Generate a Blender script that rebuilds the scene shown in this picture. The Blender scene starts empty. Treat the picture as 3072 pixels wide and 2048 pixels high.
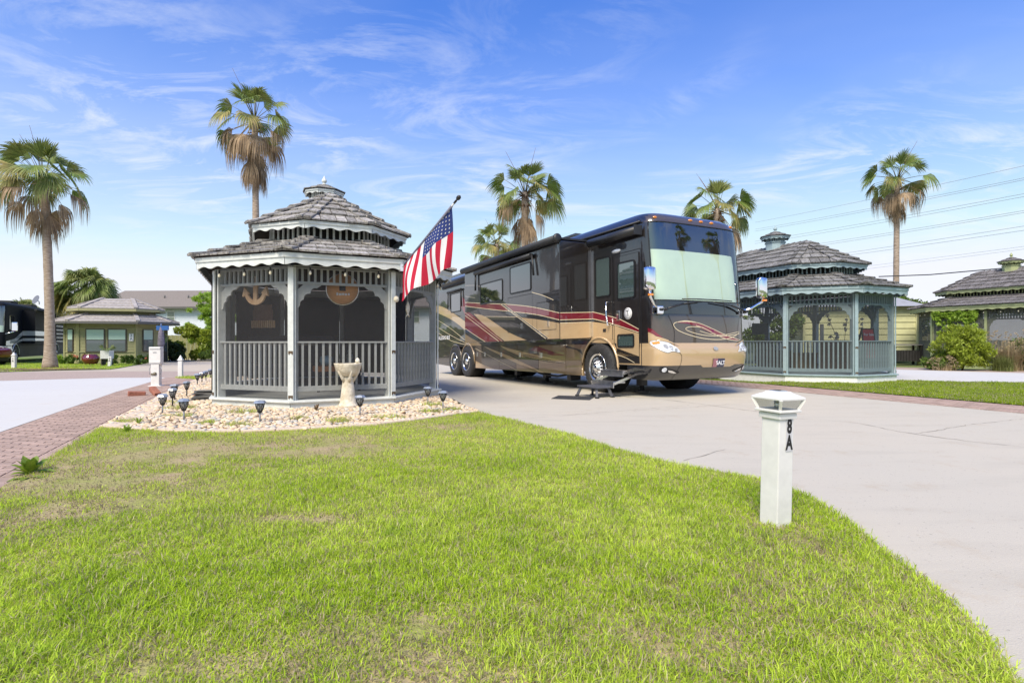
import bpy, bmesh, math, random
import numpy as np
from mathutils import Vector, Matrix
from mathutils.bvhtree import BVHTree
random.seed(7); RNG = np.random.default_rng(11)
R = math.radians
scene = bpy.context.scene
COL = scene.collection

# ------------------------------------------------------------------ camera, sky, sun, exposure
EYE = 1.12
cam_d = bpy.data.cameras.new('camera'); cam_d.sensor_width = 36.0; cam_d.lens = 18.98
cam_d.clip_start = 0.05; cam_d.clip_end = 3000.0
cam = bpy.data.objects.new('camera', cam_d); COL.objects.link(cam)
cam.location = (0, 0, EYE); cam.rotation_euler = (R(90), 0, 0)
scene.camera = cam
SUN_EL, SUN_AZ = R(50), R(202)          # azimuth clockwise from +Y (north): the sun stands behind the camera to the left
world = bpy.data.worlds.new('World'); scene.world = world; world.use_nodes = True
def build_world():
    nt = world.node_tree; N = nt.nodes; L = nt.links; N.clear()
    def nd(t, **kw):
        n = N.new(t)
        for k, v in kw.items(): setattr(n, k, v)
        return n
    def mth(op, a, b=None, clamp=False):
        n = nd('ShaderNodeMath', operation=op, use_clamp=clamp)
        for i, s in enumerate((a, b)):
            if s is None: continue
            if isinstance(s, (int, float)): n.inputs[i].default_value = s
            else: L.new(s, n.inputs[i])
        return n.outputs[0]
    out = nd('ShaderNodeOutputWorld'); bg = nd('ShaderNodeBackground')
    sky = nd('ShaderNodeTexSky', sky_type='NISHITA'); sky.sun_disc = False
    sky.sun_elevation = SUN_EL; sky.sun_rotation = SUN_AZ
    sky.air_density = 1.3; sky.dust_density = 0.6; sky.ozone_density = 3.0
    tc = nd('ShaderNodeTexCoord'); sep = nd('ShaderNodeSeparateXYZ'); L.new(tc.outputs['Generated'], sep.inputs[0])
    z = mth('MAXIMUM', sep.outputs['Z'], 0.0)
    zz = mth('ADD', z, 0.10)
    px = mth('DIVIDE', sep.outputs['X'], zz); py = mth('DIVIDE', sep.outputs['Y'], zz)
    cmb = nd('ShaderNodeCombineXYZ'); L.new(px, cmb.inputs[0]); L.new(py, cmb.inputs[1])
    def noise(rot, sc, scale, detail, rough, dist, off=(0, 0, 0)):
        mp = nd('ShaderNodeMapping'); mp.inputs['Rotation'].default_value = (0, 0, R(rot)); mp.inputs['Scale'].default_value = sc
        mp.inputs['Location'].default_value = off
        L.new(cmb.outputs[0], mp.inputs[0])
        t = nd('ShaderNodeTexNoise'); t.inputs['Scale'].default_value = scale; t.inputs['Detail'].default_value = detail
        t.inputs['Roughness'].default_value = rough; t.inputs['Distortion'].default_value = dist
        L.new(mp.outputs[0], t.inputs['Vector']); return t.outputs[0]
    wisps = noise(35, (0.6, 1.2, 1), 2.1, 10, 0.66, 2.4, (4.3, 2.4, 0))
    cover = noise(0, (1, 1, 1), 0.75, 3, 0.5, 0.6, (12.6, 2.1, 0))
    w1 = nd('ShaderNodeMapRange', clamp=True); L.new(wisps, w1.inputs[0])
    w1.inputs[1].default_value = 0.46; w1.inputs[2].default_value = 0.80
    c1 = nd('ShaderNodeMapRange', clamp=True); L.new(cover, c1.inputs[0])
    c1.inputs[1].default_value = 0.40; c1.inputs[2].default_value = 0.66
    cir = mth('MULTIPLY', w1.outputs[0], c1.outputs[0])
    veil = noise(15, (0.5, 1.0, 1), 0.8, 5, 0.55, 0.5, (0.6, 7.0, 0))
    v1 = nd('ShaderNodeMapRange', clamp=True); L.new(veil, v1.inputs[0])
    v1.inputs[1].default_value = 0.40; v1.inputs[2].default_value = 0.75
    tot = mth('ADD', mth('MULTIPLY', cir, 0.95), mth('MULTIPLY', v1.outputs[0], 0.16), True)
    haze = mth('POWER', mth('SUBTRACT', 1.0, z, True), 3.8)        # the thin white haze above the horizon
    hz = mth('MULTIPLY', haze, 1.0)
    fac = mth('SUBTRACT', 1.0, mth('MULTIPLY', mth('SUBTRACT', 1.0, tot, True), mth('SUBTRACT', 1.0, hz, True)), True)
    hsv = nd('ShaderNodeHueSaturation'); hsv.inputs['Saturation'].default_value = 1.5; hsv.inputs['Value'].default_value = 0.88; hsv.inputs['Hue'].default_value = 0.522
    L.new(sky.outputs[0], hsv.inputs['Color'])
    mix = nd('ShaderNodeMix', data_type='RGBA'); L.new(fac, mix.inputs[0]); dk = nd('ShaderNodeMix', data_type='RGBA', blend_type='DARKEN'); dk.inputs[0].default_value = 1.0; L.new(hsv.outputs[0], dk.inputs[6]); dk.inputs[7].default_value = (3.3, 3.3, 3.95, 1); L.new(dk.outputs[2], mix.inputs[6])
    mix.inputs[7].default_value = (3.65, 3.8, 4.05, 1)
    L.new(mix.outputs[2], bg.inputs[0]); bg.inputs[1].default_value = 0.135
    L.new(bg.outputs[0], out.inputs[0])
build_world()
sun_d = bpy.data.lights.new('sun', 'SUN'); sun_d.energy = 2.65; sun_d.angle = R(26); sun_d.color = (1.0, 0.895, 0.74)
sun = bpy.data.objects.new('sun', sun_d); COL.objects.link(sun)
_sd = Vector((math.sin(SUN_AZ) * math.cos(SUN_EL), math.cos(SUN_AZ) * math.cos(SUN_EL), math.sin(SUN_EL)))
sun.rotation_euler = _sd.to_track_quat('Z', 'Y').to_euler()
vs = scene.view_settings; vs.view_transform = 'Standard'; vs.look = 'None'; vs.gamma = 1.0; vs.use_curve_mapping = False
vs.exposure = 0.96

# ------------------------------------------------------------------ helpers
def S(r, g, b):
    f = lambda c: (c / 12.92 if c <= 0.04045 else ((c + 0.055) / 1.055) ** 2.4)
    return (f(r / 255), f(g / 255), f(b / 255))
def sst(a, b, x):
    t = max(0.0, min(1.0, (x - a) / (b - a))); return t * t * (3 - 2 * t)
def gz(x, y):                                    # lie of the land: falls gently to the back left, rises a little to the right
    l = -0.24 * max(0.0, min(1.0, (y - 12) / 15.0)); r = 0.05 * sst(12, 18, y); k = sst(3, 9, x)
    return l * (1 - k) + r * k
U = Vector((-0.4226, 0.9063)); V = Vector((0.9063, 0.4226))     # the lots' long axis and cross axis
def ab(a, b): p = U * a + V * b; return (p.x, p.y)

_mats = {}
def mat(name, col, rough=0.6, metal=0.0, var=0.0, vscale=4.0, bump=0.0, bscale=60.0, coat=0.0, spec=0.5, rnd=0.0,
        col2=None, trans=0.0, stretch=None, sheen=0.0, detail=4.0, attr=None, vlo=0.35, vhi=0.65):
    """procedural Principled material: noise colour variation, random per piece, bump"""
    if name in _mats: return _mats[name]
    m = bpy.data.materials.new(name); m.use_nodes = True; nt = m.node_tree; N = nt.nodes; L = nt.links
    b = N['Principled BSDF']
    b.inputs['Roughness'].default_value = rough; b.inputs['Metallic'].default_value = metal
    b.inputs['Coat Weight'].default_value = coat; b.inputs['Coat Roughness'].default_value = 0.02; b.inputs['Coat IOR'].default_value = 1.7 if coat else 1.5
    b.inputs['Specular IOR Level'].default_value = spec
    tc = N.new('ShaderNodeTexCoord'); vec = tc.outputs['Object']
    if stretch:
        mp = N.new('ShaderNodeMapping'); mp.inputs['Scale'].default_value = stretch; L.new(vec, mp.inputs[0]); vec = mp.outputs[0]
    c4 = (*col, 1)
    cur = None
    if attr:
        a = N.new('ShaderNodeAttribute'); a.attribute_name = attr; cur = a.outputs['Color']
    if var > 0 or col2:
        t = N.new('ShaderNodeTexNoise'); t.inputs['Scale'].default_value = vscale; t.inputs['Detail'].default_value = detail
        t.inputs['Roughness'].default_value = 0.6; L.new(vec, t.inputs['Vector'])
        mr = N.new('ShaderNodeMapRange'); L.new(t.outputs[0], mr.inputs[0]); mr.inputs[1].default_value = vlo; mr.inputs[2].default_value = vhi
        mx = N.new('ShaderNodeMix'); mx.data_type = 'RGBA'; L.new(mr.outputs[0], mx.inputs[0])
        c_b = col2 if col2 else tuple(c * (1 - var) for c in col)
        c_a = col if col2 else tuple(min(1, c * (1 + var * 0.6)) for c in col)
        mx.inputs[6].default_value = (*c_b, 1); mx.inputs[7].default_value = (*c_a, 1)
        if cur is not None:
            m2 = N.new('ShaderNodeMix'); m2.data_type = 'RGBA'; m2.blend_type = 'MULTIPLY'; m2.inputs[0].default_value = 1
            L.new(cur, m2.inputs[6]); L.new(mx.outputs[2], m2.inputs[7]); cur = m2.outputs[2]
        else: cur = mx.outputs[2]
    if rnd > 0:
        oi = N.new('ShaderNodeObjectInfo'); ge = N.new('ShaderNodeNewGeometry')
        ad = N.new('ShaderNodeMath'); ad.operation = 'ADD'; L.new(oi.outputs['Random'], ad.inputs[0]); L.new(ge.outputs['Random Per Island'], ad.inputs[1])
        fr = N.new('ShaderNodeMath'); fr.operation = 'FRACT'; L.new(ad.outputs[0], fr.inputs[0])
        mr = N.new('ShaderNodeMapRange'); L.new(fr.outputs[0], mr.inputs[0]); mr.inputs[3].default_value = 1 - rnd; mr.inputs[4].default_value = 1 + rnd
        hs = N.new('ShaderNodeHueSaturation'); L.new(mr.outputs[0], hs.inputs['Value'])
        if cur is not None: L.new(cur, hs.inputs['Color'])
        else: hs.inputs['Color'].default_value = c4
        cur = hs.outputs[0]
    if cur is not None: L.new(cur, b.inputs['Base Color'])
    else: b.inputs['Base Color'].default_value = c4
    if bump > 0:
        t = N.new('ShaderNodeTexNoise'); t.inputs['Scale'].default_value = bscale; t.inputs['Detail'].default_value = 5
        L.new(vec, t.inputs['Vector'])
        bp = N.new('ShaderNodeBump'); bp.inputs['Strength'].default_value = bump; bp.inputs['Distance'].default_value = 0.02
        L.new(t.outputs[0], bp.inputs['Height']); L.new(bp.outputs[0], b.inputs['Normal'])
    if trans > 0:                                  # thin leaf: part of the light goes through
        tr = N.new('ShaderNodeBsdfTranslucent'); ms = N.new('ShaderNodeMixShader'); ms.inputs[0].default_value = trans
        if cur is not None: L.new(cur, tr.inputs[0])
        else: tr.inputs[0].default_value = c4
        L.new(b.outputs[0], ms.inputs[1]); L.new(tr.outputs[0], ms.inputs[2]); L.new(ms.outputs[0], N['Material Output'].inputs[0])
    _mats[name] = m; return m
def screen_mat(name, col, opac):                  # insect screen: a fine mesh that lets part of the light through
    if name in _mats: return _mats[name]
    m = bpy.data.materials.new(name); m.use_nodes = True; N = m.node_tree.nodes; L = m.node_tree.links
    b = N['Principled BSDF']; b.inputs['Base Color'].default_value = (*col, 1); b.inputs['Roughness'].default_value = 0.9
    b.inputs['Specular IOR Level'].default_value = 0.1
    t = N.new('ShaderNodeBsdfTransparent'); ms = N.new('ShaderNodeMixShader')
    tc = N.new('ShaderNodeTexCoord'); ns = N.new('ShaderNodeTexNoise'); ns.inputs['Scale'].default_value = 2.0; ns.inputs['Detail'].default_value = 6
    L.new(tc.outputs['Object'], ns.inputs['Vector'])
    mr = N.new('ShaderNodeMapRange'); L.new(ns.outputs[0], mr.inputs[0]); mr.inputs[3].default_value = opac - 0.07; mr.inputs[4].default_value = opac + 0.07
    L.new(mr.outputs[0], ms.inputs[0]); L.new(t.outputs[0], ms.inputs[1]); L.new(b.outputs[0], ms.inputs[2]); L.new(ms.outputs[0], N['Material Output'].inputs[0])
    _mats[name] = m; return m
def glass_mat(name, tint=(0.75, 0.9, 0.85), refl=0.10):
    if name in _mats: return _mats[name]
    m = bpy.data.materials.new(name); m.use_nodes = True; N = m.node_tree.nodes; L = m.node_tree.links
    N.remove(N['Principled BSDF'])
    t = N.new('ShaderNodeBsdfTransparent'); t.inputs[0].default_value = (*tint, 1)
    g = N.new('ShaderNodeBsdfGlossy'); g.inputs['Roughness'].default_value = 0.01; g.inputs[0].default_value = (0.95, 0.97, 1, 1)
    ge = N.new('ShaderNodeNewGeometry'); dt = N.new('ShaderNodeVectorMath'); dt.operation = 'DOT_PRODUCT'; L.new(ge.outputs['Incoming'], dt.inputs[0]); L.new(ge.outputs['Normal'], dt.inputs[1])
    def mm(op, a, b=0.0):
        n = N.new('ShaderNodeMath'); n.operation = op
        for i, q in enumerate((a, b)):
            if isinstance(q, (int, float)): n.inputs[i].default_value = q
            else: L.new(q, n.inputs[i])
        return n.outputs[0]
    sch = mm('POWER', mm('SUBTRACT', 1.0, mm('ABSOLUTE', dt.outputs['Value'])), 5.0)       # Schlick reflectance, the same from both sides
    fac = mm('ADD', refl, mm('MULTIPLY', sch, 1.0 - refl))
    ms = N.new('ShaderNodeMixShader'); L.new(fac, ms.inputs[0]); L.new(t.outputs[0], ms.inputs[1]); L.new(g.outputs[0], ms.inputs[2])
    L.new(ms.outputs[0], N['Material Output'].inputs[0]); _mats[name] = m; return m

def tag(o, label=None, cat=None, group=None, kind=None):
    if label: o['label'] = label
    if cat: o['category'] = cat
    if group: o['group'] = group
    if kind: o['kind'] = kind
    return o
def empty(name, loc=(0, 0, 0), rz=0.0, label=None, cat=None, group=None, parent=None):
    o = bpy.data.objects.new(name, None); COL.objects.link(o); o.location = loc; o.rotation_euler = (0, 0, rz); o.empty_display_size = 0.2
    if parent: o.parent = parent
    return tag(o, label, cat, group)
def inst(name, mesh, parent=None, loc=(0, 0, 0), rot=(0, 0, 0), sc=None):
    o = bpy.data.objects.new(name, mesh); COL.objects.link(o); o.location = loc; o.rotation_euler = rot
    if sc is not None: o.scale = (sc, sc, sc) if isinstance(sc, (int, float)) else sc
    if parent: o.parent = parent
    return o
def copy_tree(o, parent=None):
    c = o.copy(); COL.objects.link(c)
    if parent: c.parent = parent
    for ch in o.children: copy_tree(ch, c)
    return c

class MB:
    def __init__(s): s.v = []; s.f = []; s.m = []; s.sm = []
    def add(s, vs, fs, mi=0, smooth=False):
        o = len(s.v); s.v += [tuple(p) for p in vs]
        for f in fs: s.f.append(tuple(i + o for i in f)); s.m.append(mi); s.sm.append(smooth)
        return s
    def box(s, c, d, rz=0.0, mi=0, M=None, taper=None):
        x, y, z = d[0] / 2, d[1] / 2, d[2] / 2; t = taper or 1.0
        ps = [Vector(p) for p in ((-x, -y, -z), (x, -y, -z), (x, y, -z), (-x, y, -z), (-x * t, -y * t, z), (x * t, -y * t, z), (x * t, y * t, z), (-x * t, y * t, z))]
        if M is not None: ps = [M @ p for p in ps]
        elif rz:
            k, q = math.cos(rz), math.sin(rz); ps = [Vector((p.x * k - p.y * q, p.x * q + p.y * k, p.z)) for p in ps]
        c = Vector(c); ps = [p + c for p in ps]
        return s.add(ps, [(0, 3, 2, 1), (4, 5, 6, 7), (0, 1, 5, 4), (1, 2, 6, 5), (2, 3, 7, 6), (3, 0, 4, 7)], mi)
    def beam(s, p0, p1, w, h, up=(0, 0, 1), mi=0):
        p0 = Vector(p0); p1 = Vector(p1); d = (p1 - p0); L = d.length; d.normalize(); up = Vector(up)
        sd = d.cross(up); 
        if sd.length < 1e-4: sd = d.cross(Vector((1, 0, 0)))
        sd.normalize(); u = sd.cross(d)
        M = Matrix((d, sd, u)).transposed()
        return s.box((p0 + p1) / 2, (L, w, h), M=M, mi=mi)
    def tube(s, pts, r, n=8, mi=0, cap=True, r2=None):
        pts = [Vector(p) for p in pts]; K = len(pts); rings = []; o = len(s.v)
        ref = Vector((0, 0, 1))
        for i, p in enumerate(pts):
            d = (pts[min(i + 1, K - 1)] - pts[max(i - 1, 0)]).normalized()
            a = d.cross(ref)
            if a.length < 1e-3: a = d.cross(Vector((1, 0, 0)))
            a.normalize(); b = a.cross(d)
            rr = r[i] if isinstance(r, (list, tuple)) else (r if r2 is None else r + (r2 - r) * i / (K - 1))
            s.v += [tuple(p + (a * math.cos(2 * math.pi * j / n) + b * math.sin(2 * math.pi * j / n)) * rr) for j in range(n)]
        for i in range(K - 1):
            for j in range(n):
                s.f.append((o + i * n + j, o + i * n + (j + 1) % n, o + (i + 1) * n + (j + 1) % n, o + (i + 1) * n + j)); s.m.append(mi); s.sm.append(True)
        if cap:
            s.f.append(tuple(o + j for j in reversed(range(n)))); s.m.append(mi); s.sm.append(False)
            s.f.append(tuple(o + (K - 1) * n + j for j in range(n))); s.m.append(mi); s.sm.append(False)
        return s
    def lathe(s, prof, n=16, c=(0, 0, 0), mi=0, axis='z', smooth=True, caps=True):
        o = len(s.v); K = len(prof); c = Vector(c)
        for r, h in prof:
            for j in range(n):
                a = 2 * math.pi * j / n; x, y = r * math.cos(a), r * math.sin(a)
                p = Vector((x, y, h)) if axis == 'z' else (Vector((x, h, y)) if axis == 'y' else Vector((h, x, y)))
                s.v.append(tuple(p + c))
        for i in range(K - 1):
            for j in range(n):
                q = (o + i * n + j, o + i * n + (j + 1) % n, o + (i + 1) * n + (j + 1) % n, o + (i + 1) * n + j)
                s.f.append(q); s.m.append(mi); s.sm.append(smooth)
        if caps and prof[0][0] > 1e-5: s.f.append(tuple(o + j for j in reversed(range(n)))); s.m.append(mi); s.sm.append(False)
        if caps and prof[-1][0] > 1e-5: s.f.append(tuple(o + (K - 1) * n + j for j in range(n))); s.m.append(mi); s.sm.append(False)
        return s
    def prism(s, pts, off, mi=0):
        """pts: 3D outline, extruded by off"""
        n = len(pts); off = Vector(off); a = [Vector(p) for p in pts]; b = [p + off for p in a]
        fs = [tuple(reversed(range(n))), tuple(range(n, 2 * n))] + [(i, (i + 1) % n, n + (i + 1) % n, n + i) for i in range(n)]
        return s.add(a + b, fs, mi)
    def mesh(s, name, mats):
        me = bpy.data.meshes.new(name); me.from_pydata(s.v, [], s.f)
        for m in (mats if isinstance(mats, (list, tuple)) else [mats]): me.materials.append(m)
        if any(s.m): me.polygons.foreach_set('material_index', s.m)
        me.polygons.foreach_set('use_smooth', s.sm); me.update(); return me
    def build(s, name, mats, parent=None, loc=(0, 0, 0), rot=(0, 0, 0), bevel=0.0, fix=True):
        me = s.mesh(name, mats)
        if fix or bevel:
            bm = bmesh.new(); bm.from_mesh(me)
            if fix: bmesh.ops.recalc_face_normals(bm, faces=bm.faces)
            if bevel:
                es = [e for e in bm.edges if len(e.link_faces) == 2 and e.calc_face_angle(0) > 0.6]
                bmesh.ops.bevel(bm, geom=es, offset=bevel, segments=2, profile=0.6, affect='EDGES', clamp_overlap=True)
            bm.to_mesh(me); bm.free()
        return inst(name, me, parent, loc, rot)

def np_mesh(name, verts, faces_list, mats, col=None, matidx=None, smooth=False):
    """verts (n,3); faces_list: list of (m,k) int arrays"""
    me = bpy.data.meshes.new(name); me.vertices.add(len(verts)); me.vertices.foreach_set('co', np.asarray(verts, np.float32).ravel())
    loops = np.concatenate([f.ravel() for f in faces_list]); me.loops.add(len(loops)); me.loops.foreach_set('vertex_index', loops.astype(np.int32))
    tot = np.concatenate([np.full(len(f), f.shape[1], np.int32) for f in faces_list]); st = np.concatenate([[0], np.cumsum(tot)[:-1]]).astype(np.int32)
    me.polygons.add(len(tot)); me.polygons.foreach_set('loop_start', st); me.polygons.foreach_set('loop_total', tot)
    if matidx is not None: me.polygons.foreach_set('material_index', matidx.astype(np.int32))
    if smooth: me.polygons.foreach_set('use_smooth', np.ones(len(tot), bool))
    for m in (mats if isinstance(mats, (list, tuple)) else [mats]): me.materials.append(m)
    if col is not None:
        a = me.color_attributes.new('Col', 'FLOAT_COLOR', 'POINT'); c = np.ones((len(verts), 4), np.float32); c[:, :3] = col; a.data.foreach_set('color', c.ravel())
    me.update(calc_edges=True); return me
def in_poly(px, py, poly):
    ins = np.zeros(len(px), bool); n = len(poly); j = n - 1
    for i in range(n):
        xi, yi = poly[i]; xj, yj = poly[j]
        c = ((yi > py) != (yj > py)) & (px < (xj - xi) * (py - yi) / (yj - yi + 1e-12) + xi); ins ^= c; j = i
    return ins
def gz_np(x, y):
    ss = lambda a, b, t: (lambda q: q * q * (3 - 2 * q))(np.clip((t - a) / (b - a), 0, 1))
    l = -0.24 * np.clip((y - 12) / 15.0, 0, 1); r = 0.05 * ss(12, 18, y); k = ss(3, 9, x); return l * (1 - k) + r * k
def drape(name, poly, dz, m, step=2.0, thick=0.0, parent=None):
    """a sheet with outline poly laid on the land, dz above it"""
    bm = bmesh.new(); f = bm.faces.new([bm.verts.new((x, y, 0)) for x, y in poly]); f.normal_update()
    if f.normal.z < 0: f.normal_flip()
    bmesh.ops.triangulate(bm, faces=bm.faces[:])
    xs = [p[0] for p in poly]; ys = [p[1] for p in poly]
    def cuts(lo, hi, a, b): return [a + i * step for i in range(int((b - a) / step) + 1) if lo < a + i * step < hi]
    for x in cuts(min(xs), max(xs), 1, 11): bmesh.ops.bisect_plane(bm, geom=bm.verts[:] + bm.edges[:] + bm.faces[:], plane_co=(x, 0, 0), plane_no=(1, 0, 0))
    for y in cuts(min(ys), max(ys), 10, 28): bmesh.ops.bisect_plane(bm, geom=bm.verts[:] + bm.edges[:] + bm.faces[:], plane_co=(0, y, 0), plane_no=(0, 1, 0))
    for v in bm.verts: v.co.z = gz(v.co.x, v.co.y) + dz
    if thick:
        be = [e for e in bm.edges if e.is_boundary]
        r = bmesh.ops.extrude_edge_only(bm, edges=be)
        for v in r['geom']:
            if isinstance(v, bmesh.types.BMVert): v.co.z -= thick
        bmesh.ops.recalc_face_normals(bm, faces=bm.faces)
    me = bpy.data.meshes.new(name); bm.to_mesh(me); bm.free(); me.materials.append(m)
    return inst(name, me, parent)
def text_mesh(txt, size, m, name='lettering', bold=0.0, align='CENTER', depth=0.0):
    c = bpy.data.curves.new(name, 'FONT'); c.body = txt; c.size = size; c.align_x = align; c.align_y = 'CENTER'; c.offset = bold; c.extrude = depth
    c.resolution_u = 3
    t = bpy.data.objects.new(name, c); COL.objects.link(t); dg = bpy.context.evaluated_depsgraph_get()
    me = bpy.data.meshes.new_from_object(t.evaluated_get(dg)); COL.objects.unlink(t); bpy.data.objects.remove(t); bpy.data.curves.remove(c)
    me.materials.clear(); me.materials.append(m); return me
# ------------------------------------------------------------------ the setting: land, drives, pads, lawns
def concrete(name, c, warm, streak=0.12):
    m = bpy.data.materials.new(name); m.use_nodes = True; nt = m.node_tree; N = nt.nodes; L = nt.links; b = N['Principled BSDF']
    b.inputs['Roughness'].default_value = 0.88; b.inputs['Specular IOR Level'].default_value = 0.25
    tc = N.new('ShaderNodeTexCoord')
    def nz(scale, det, st=(1, 1, 1), rot=0, rough=0.6):
        mp = N.new('ShaderNodeMapping'); mp.inputs['Scale'].default_value = st; mp.inputs['Rotation'].default_value = (0, 0, rot); L.new(tc.outputs['Object'], mp.inputs[0])
        t = N.new('ShaderNodeTexNoise'); t.inputs['Scale'].default_value = scale; t.inputs['Detail'].default_value = det; t.inputs['Roughness'].default_value = rough
        L.new(mp.outputs[0], t.inputs['Vector']); return t.outputs[0]
    def mixc(fac, a, bcol):
        mx = N.new('ShaderNodeMix'); mx.data_type = 'RGBA'; L.new(fac, mx.inputs[0])
        for i, q in ((6, a), (7, bcol)):
            if isinstance(q, tuple): mx.inputs[i].default_value = (*q, 1)
            else: L.new(q, mx.inputs[i])
        return mx.outputs[2]
    def rng(x, a, bb, lo=0, hi=1):
        mr = N.new('ShaderNodeMapRange'); L.new(x, mr.inputs[0]); mr.inputs[1].default_value = a; mr.inputs[2].default_value = bb; mr.inputs[3].default_value = lo; mr.inputs[4].default_value = hi; return mr.outputs[0]
    big = rng(nz(0.35, 5), 0.35, 0.7)
    col = mixc(big, c, warm)
    st = rng(nz(1.6, 6, (0.35, 2.2, 1), R(-60)), 0.5, 0.8, 0, streak * 2.5)
    col = mixc(st, col, tuple(x * 0.62 for x in c))
    pit = rng(nz(38, 2, (1, 1, 1), 0, 0.5), 0.66, 0.72, 0, 0.55)
    col = mixc(pit, col, tuple(x * 0.45 for x in c))
    blot = rng(nz(2.3, 7, (1, 1, 1), 0, 0.75), 0.56, 0.72, 0, 0.55)
    col = mixc(blot, col, (c[0] * 0.86, c[1] * 0.74, c[2] * 0.62))
    spk = rng(nz(14, 3, (0.5, 1.6, 1), R(-62), 0.7), 0.68, 0.74, 0, 0.6)
    col = mixc(spk, col, (c[0] * 0.5, c[1] * 0.42, c[2] * 0.36))
    fine = rng(nz(160, 3), 0.3, 0.7, 0, 0.22)
    col = mixc(fine, col, tuple(x * 0.7 for x in c))
    L.new(col, b.inputs['Base Color'])
    bp = N.new('ShaderNodeBump'); bp.inputs['Strength'].default_value = 0.35; bp.inputs['Distance'].default_value = 0.01; L.new(nz(90, 4), bp.inputs['Height']); L.new(bp.outputs[0], b.inputs['Normal'])
    return m
M_conc = concrete('driveway_concrete', S(190, 184, 170), S(195, 187, 171))
M_road = concrete('road_concrete', S(188, 178, 161), S(194, 182, 164))
M_white = concrete('white_painted_concrete', S(204, 203, 199), S(200, 199, 196), 0.03)
M_brickroad = mat('brick_road', S(172, 154, 142), 0.9, var=0.25, vscale=14, bump=0.3, bscale=30, stretch=(1, 3, 1))
M_soil = mat('soil_thatch', S(172, 152, 118), 0.95, col2=S(146, 150, 76), vscale=2.2, bump=0.8, bscale=45, detail=8)
M_far = mat('far_ground', S(104, 116, 62), 0.95, var=0.3, vscale=0.3)
M_turf = mat('turf', S(110, 140, 40), 0.95, var=0.35, vscale=6, bump=0.8, bscale=60, detail=8)
M_mulch = mat('dry_mulch', S(170, 142, 100), 0.95, var=0.4, vscale=20, bump=0.8, bscale=50, detail=8)
def struct(o): o['kind'] = 'structure'; return o
# land to the horizon
gx = sorted(set([-1500, -700, -350, -180, -110, -75] + list(range(-60, 61, 3)) + [75, 110, 180, 350, 700, 1500]))
gy = sorted(set([-400, -200, -100, -60, -40, -25, -15] + list(range(-10, 61, 2)) + [70, 90, 130, 200, 350, 700, 1500]))
vv = np.array([(x, y, gz(x, y) - 0.035) for y in gy for x in gx]); nx = len(gx)
ff = np.array([(j * nx + i, j * nx + i + 1, (j + 1) * nx + i + 1, (j + 1) * nx + i) for j in range(len(gy) - 1) for i in range(nx - 1)])
struct(inst('ground', np_mesh('ground', vv, [ff], M_far)))
LAWN_R = [(-0.5, 8.48), (0.66, 6.55), (1.05, 5.65), (1.42, 4.94), (1.78, 4.6), (2.03, 4.32), (2.12, 3.97), (2.10, 3.6), (2.06, 3.26), (1.95, 2.72), (1.89, 2.34), (1.78, 2.02), (1.65, 1.77), (1.45, 1.2), (1.1, 0.2), (0.4, -2.5)]
LAWN_T = [(-5.32, 6.98), (-4.63, 6.74), (-3.62, 6.56), (-2.65, 6.75), (-1.72, 7.2), (-0.94, 8.05), (-0.5, 8.48)]
LAWN_L = [ab(-1.0, -1.78), ab(3.5, -1.8), ab(5.5, -1.79), (-5.32, 6.98)]
drive = drape('driveway', LAWN_R + [(-4, -4), (14, -8)] + [ab(-6, 10.75), ab(34, 10.75), ab(34, 3.3), ab(10.1, 3.42), ab(8.9, 3.25), ab(8.2, 3.1)], 0.0, M_conc)
struct(drive)
struct(drape('white_pad', [ab(1, -2.93), ab(21.5, -2.9), (-13.46, 18.1), (-15.48, 16.33), (-22, 10.5), (-16, -4)], 0.0, M_white))
struct(drape('brick_road', [(-30, 10.5), (-22, 10.75), (-15.55, 16.45), (-13.5, 18.2), ab(21.45, -2.9), ab(21.45, -1.0), (-4, 24.0), (2, 26.5), (0, 29), (-13.3, 23.85), (-19.05, 23.83), (-21.57, 22.3), (-33, 12.5)], -0.004, M_brickroad))
struct(drape('back_road', [(-40, 5), (-21.4, 22.2), (-19.05, 23.75), (-13.3, 23.8), (0, 28.9), (4, 30), (2, 42), (-16, 43), (-27, 43), (-22.24, 32.4), (-19.32, 25.88), (-20.72, 24.61), (-21.6, 22.85), (-41, 6)], -0.008, M_road))
lawn_far = struct(drape('far_lawn', [(-21.62, 22.85), (-20.72, 24.61), (-19.32, 25.95), (-22.24, 32.4), (-27, 43), (-60, 45), (-60, 5), (-41, 6)], 0.012, M_turf))
struct(drape('mulch_ring', [(-23.4 + 2.3 * math.cos(i * 0.4) * (1 + 0.2 * math.sin(i * 1.7)), 26.6 + 1.5 * math.sin(i * 0.4)) for i in range(15)], 0.02, M_mulch))
M_bpath = mat('mortar_bed', S(150, 132, 126), 0.95, var=0.2, vscale=20, bump=0.4)
path_l = struct(drape('brick_path', [ab(0, -2.9), ab(21.45, -2.9), ab(21.45, -1.78), ab(0, -1.78)], -0.012, M_bpath))
path_r = struct(drape('brick_border', [ab(-6, 10.78), ab(26, 10.78), ab(26, 12.0), ab(-6, 12.0)], -0.012, M_bpath))
struct(drape('white_pad_beside_gazebo', [ab(13.3, 12.02), ab(26, 12.02), (11, 24), (14.57, 20.64), (17.3, 18.25), (20.5, 15.4), (19, 13), (13.47, 14.0), (10.5, 14.6)], 0.004, M_white))
struct(drape('brick_strip', [(11, 24.1), (14.6, 20.72), (17.35, 18.3), (20.6, 15.5), (22, 17), (18.9, 19.9), (15.9, 22.5), (12, 26)], 0.0, M_brickroad))
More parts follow.
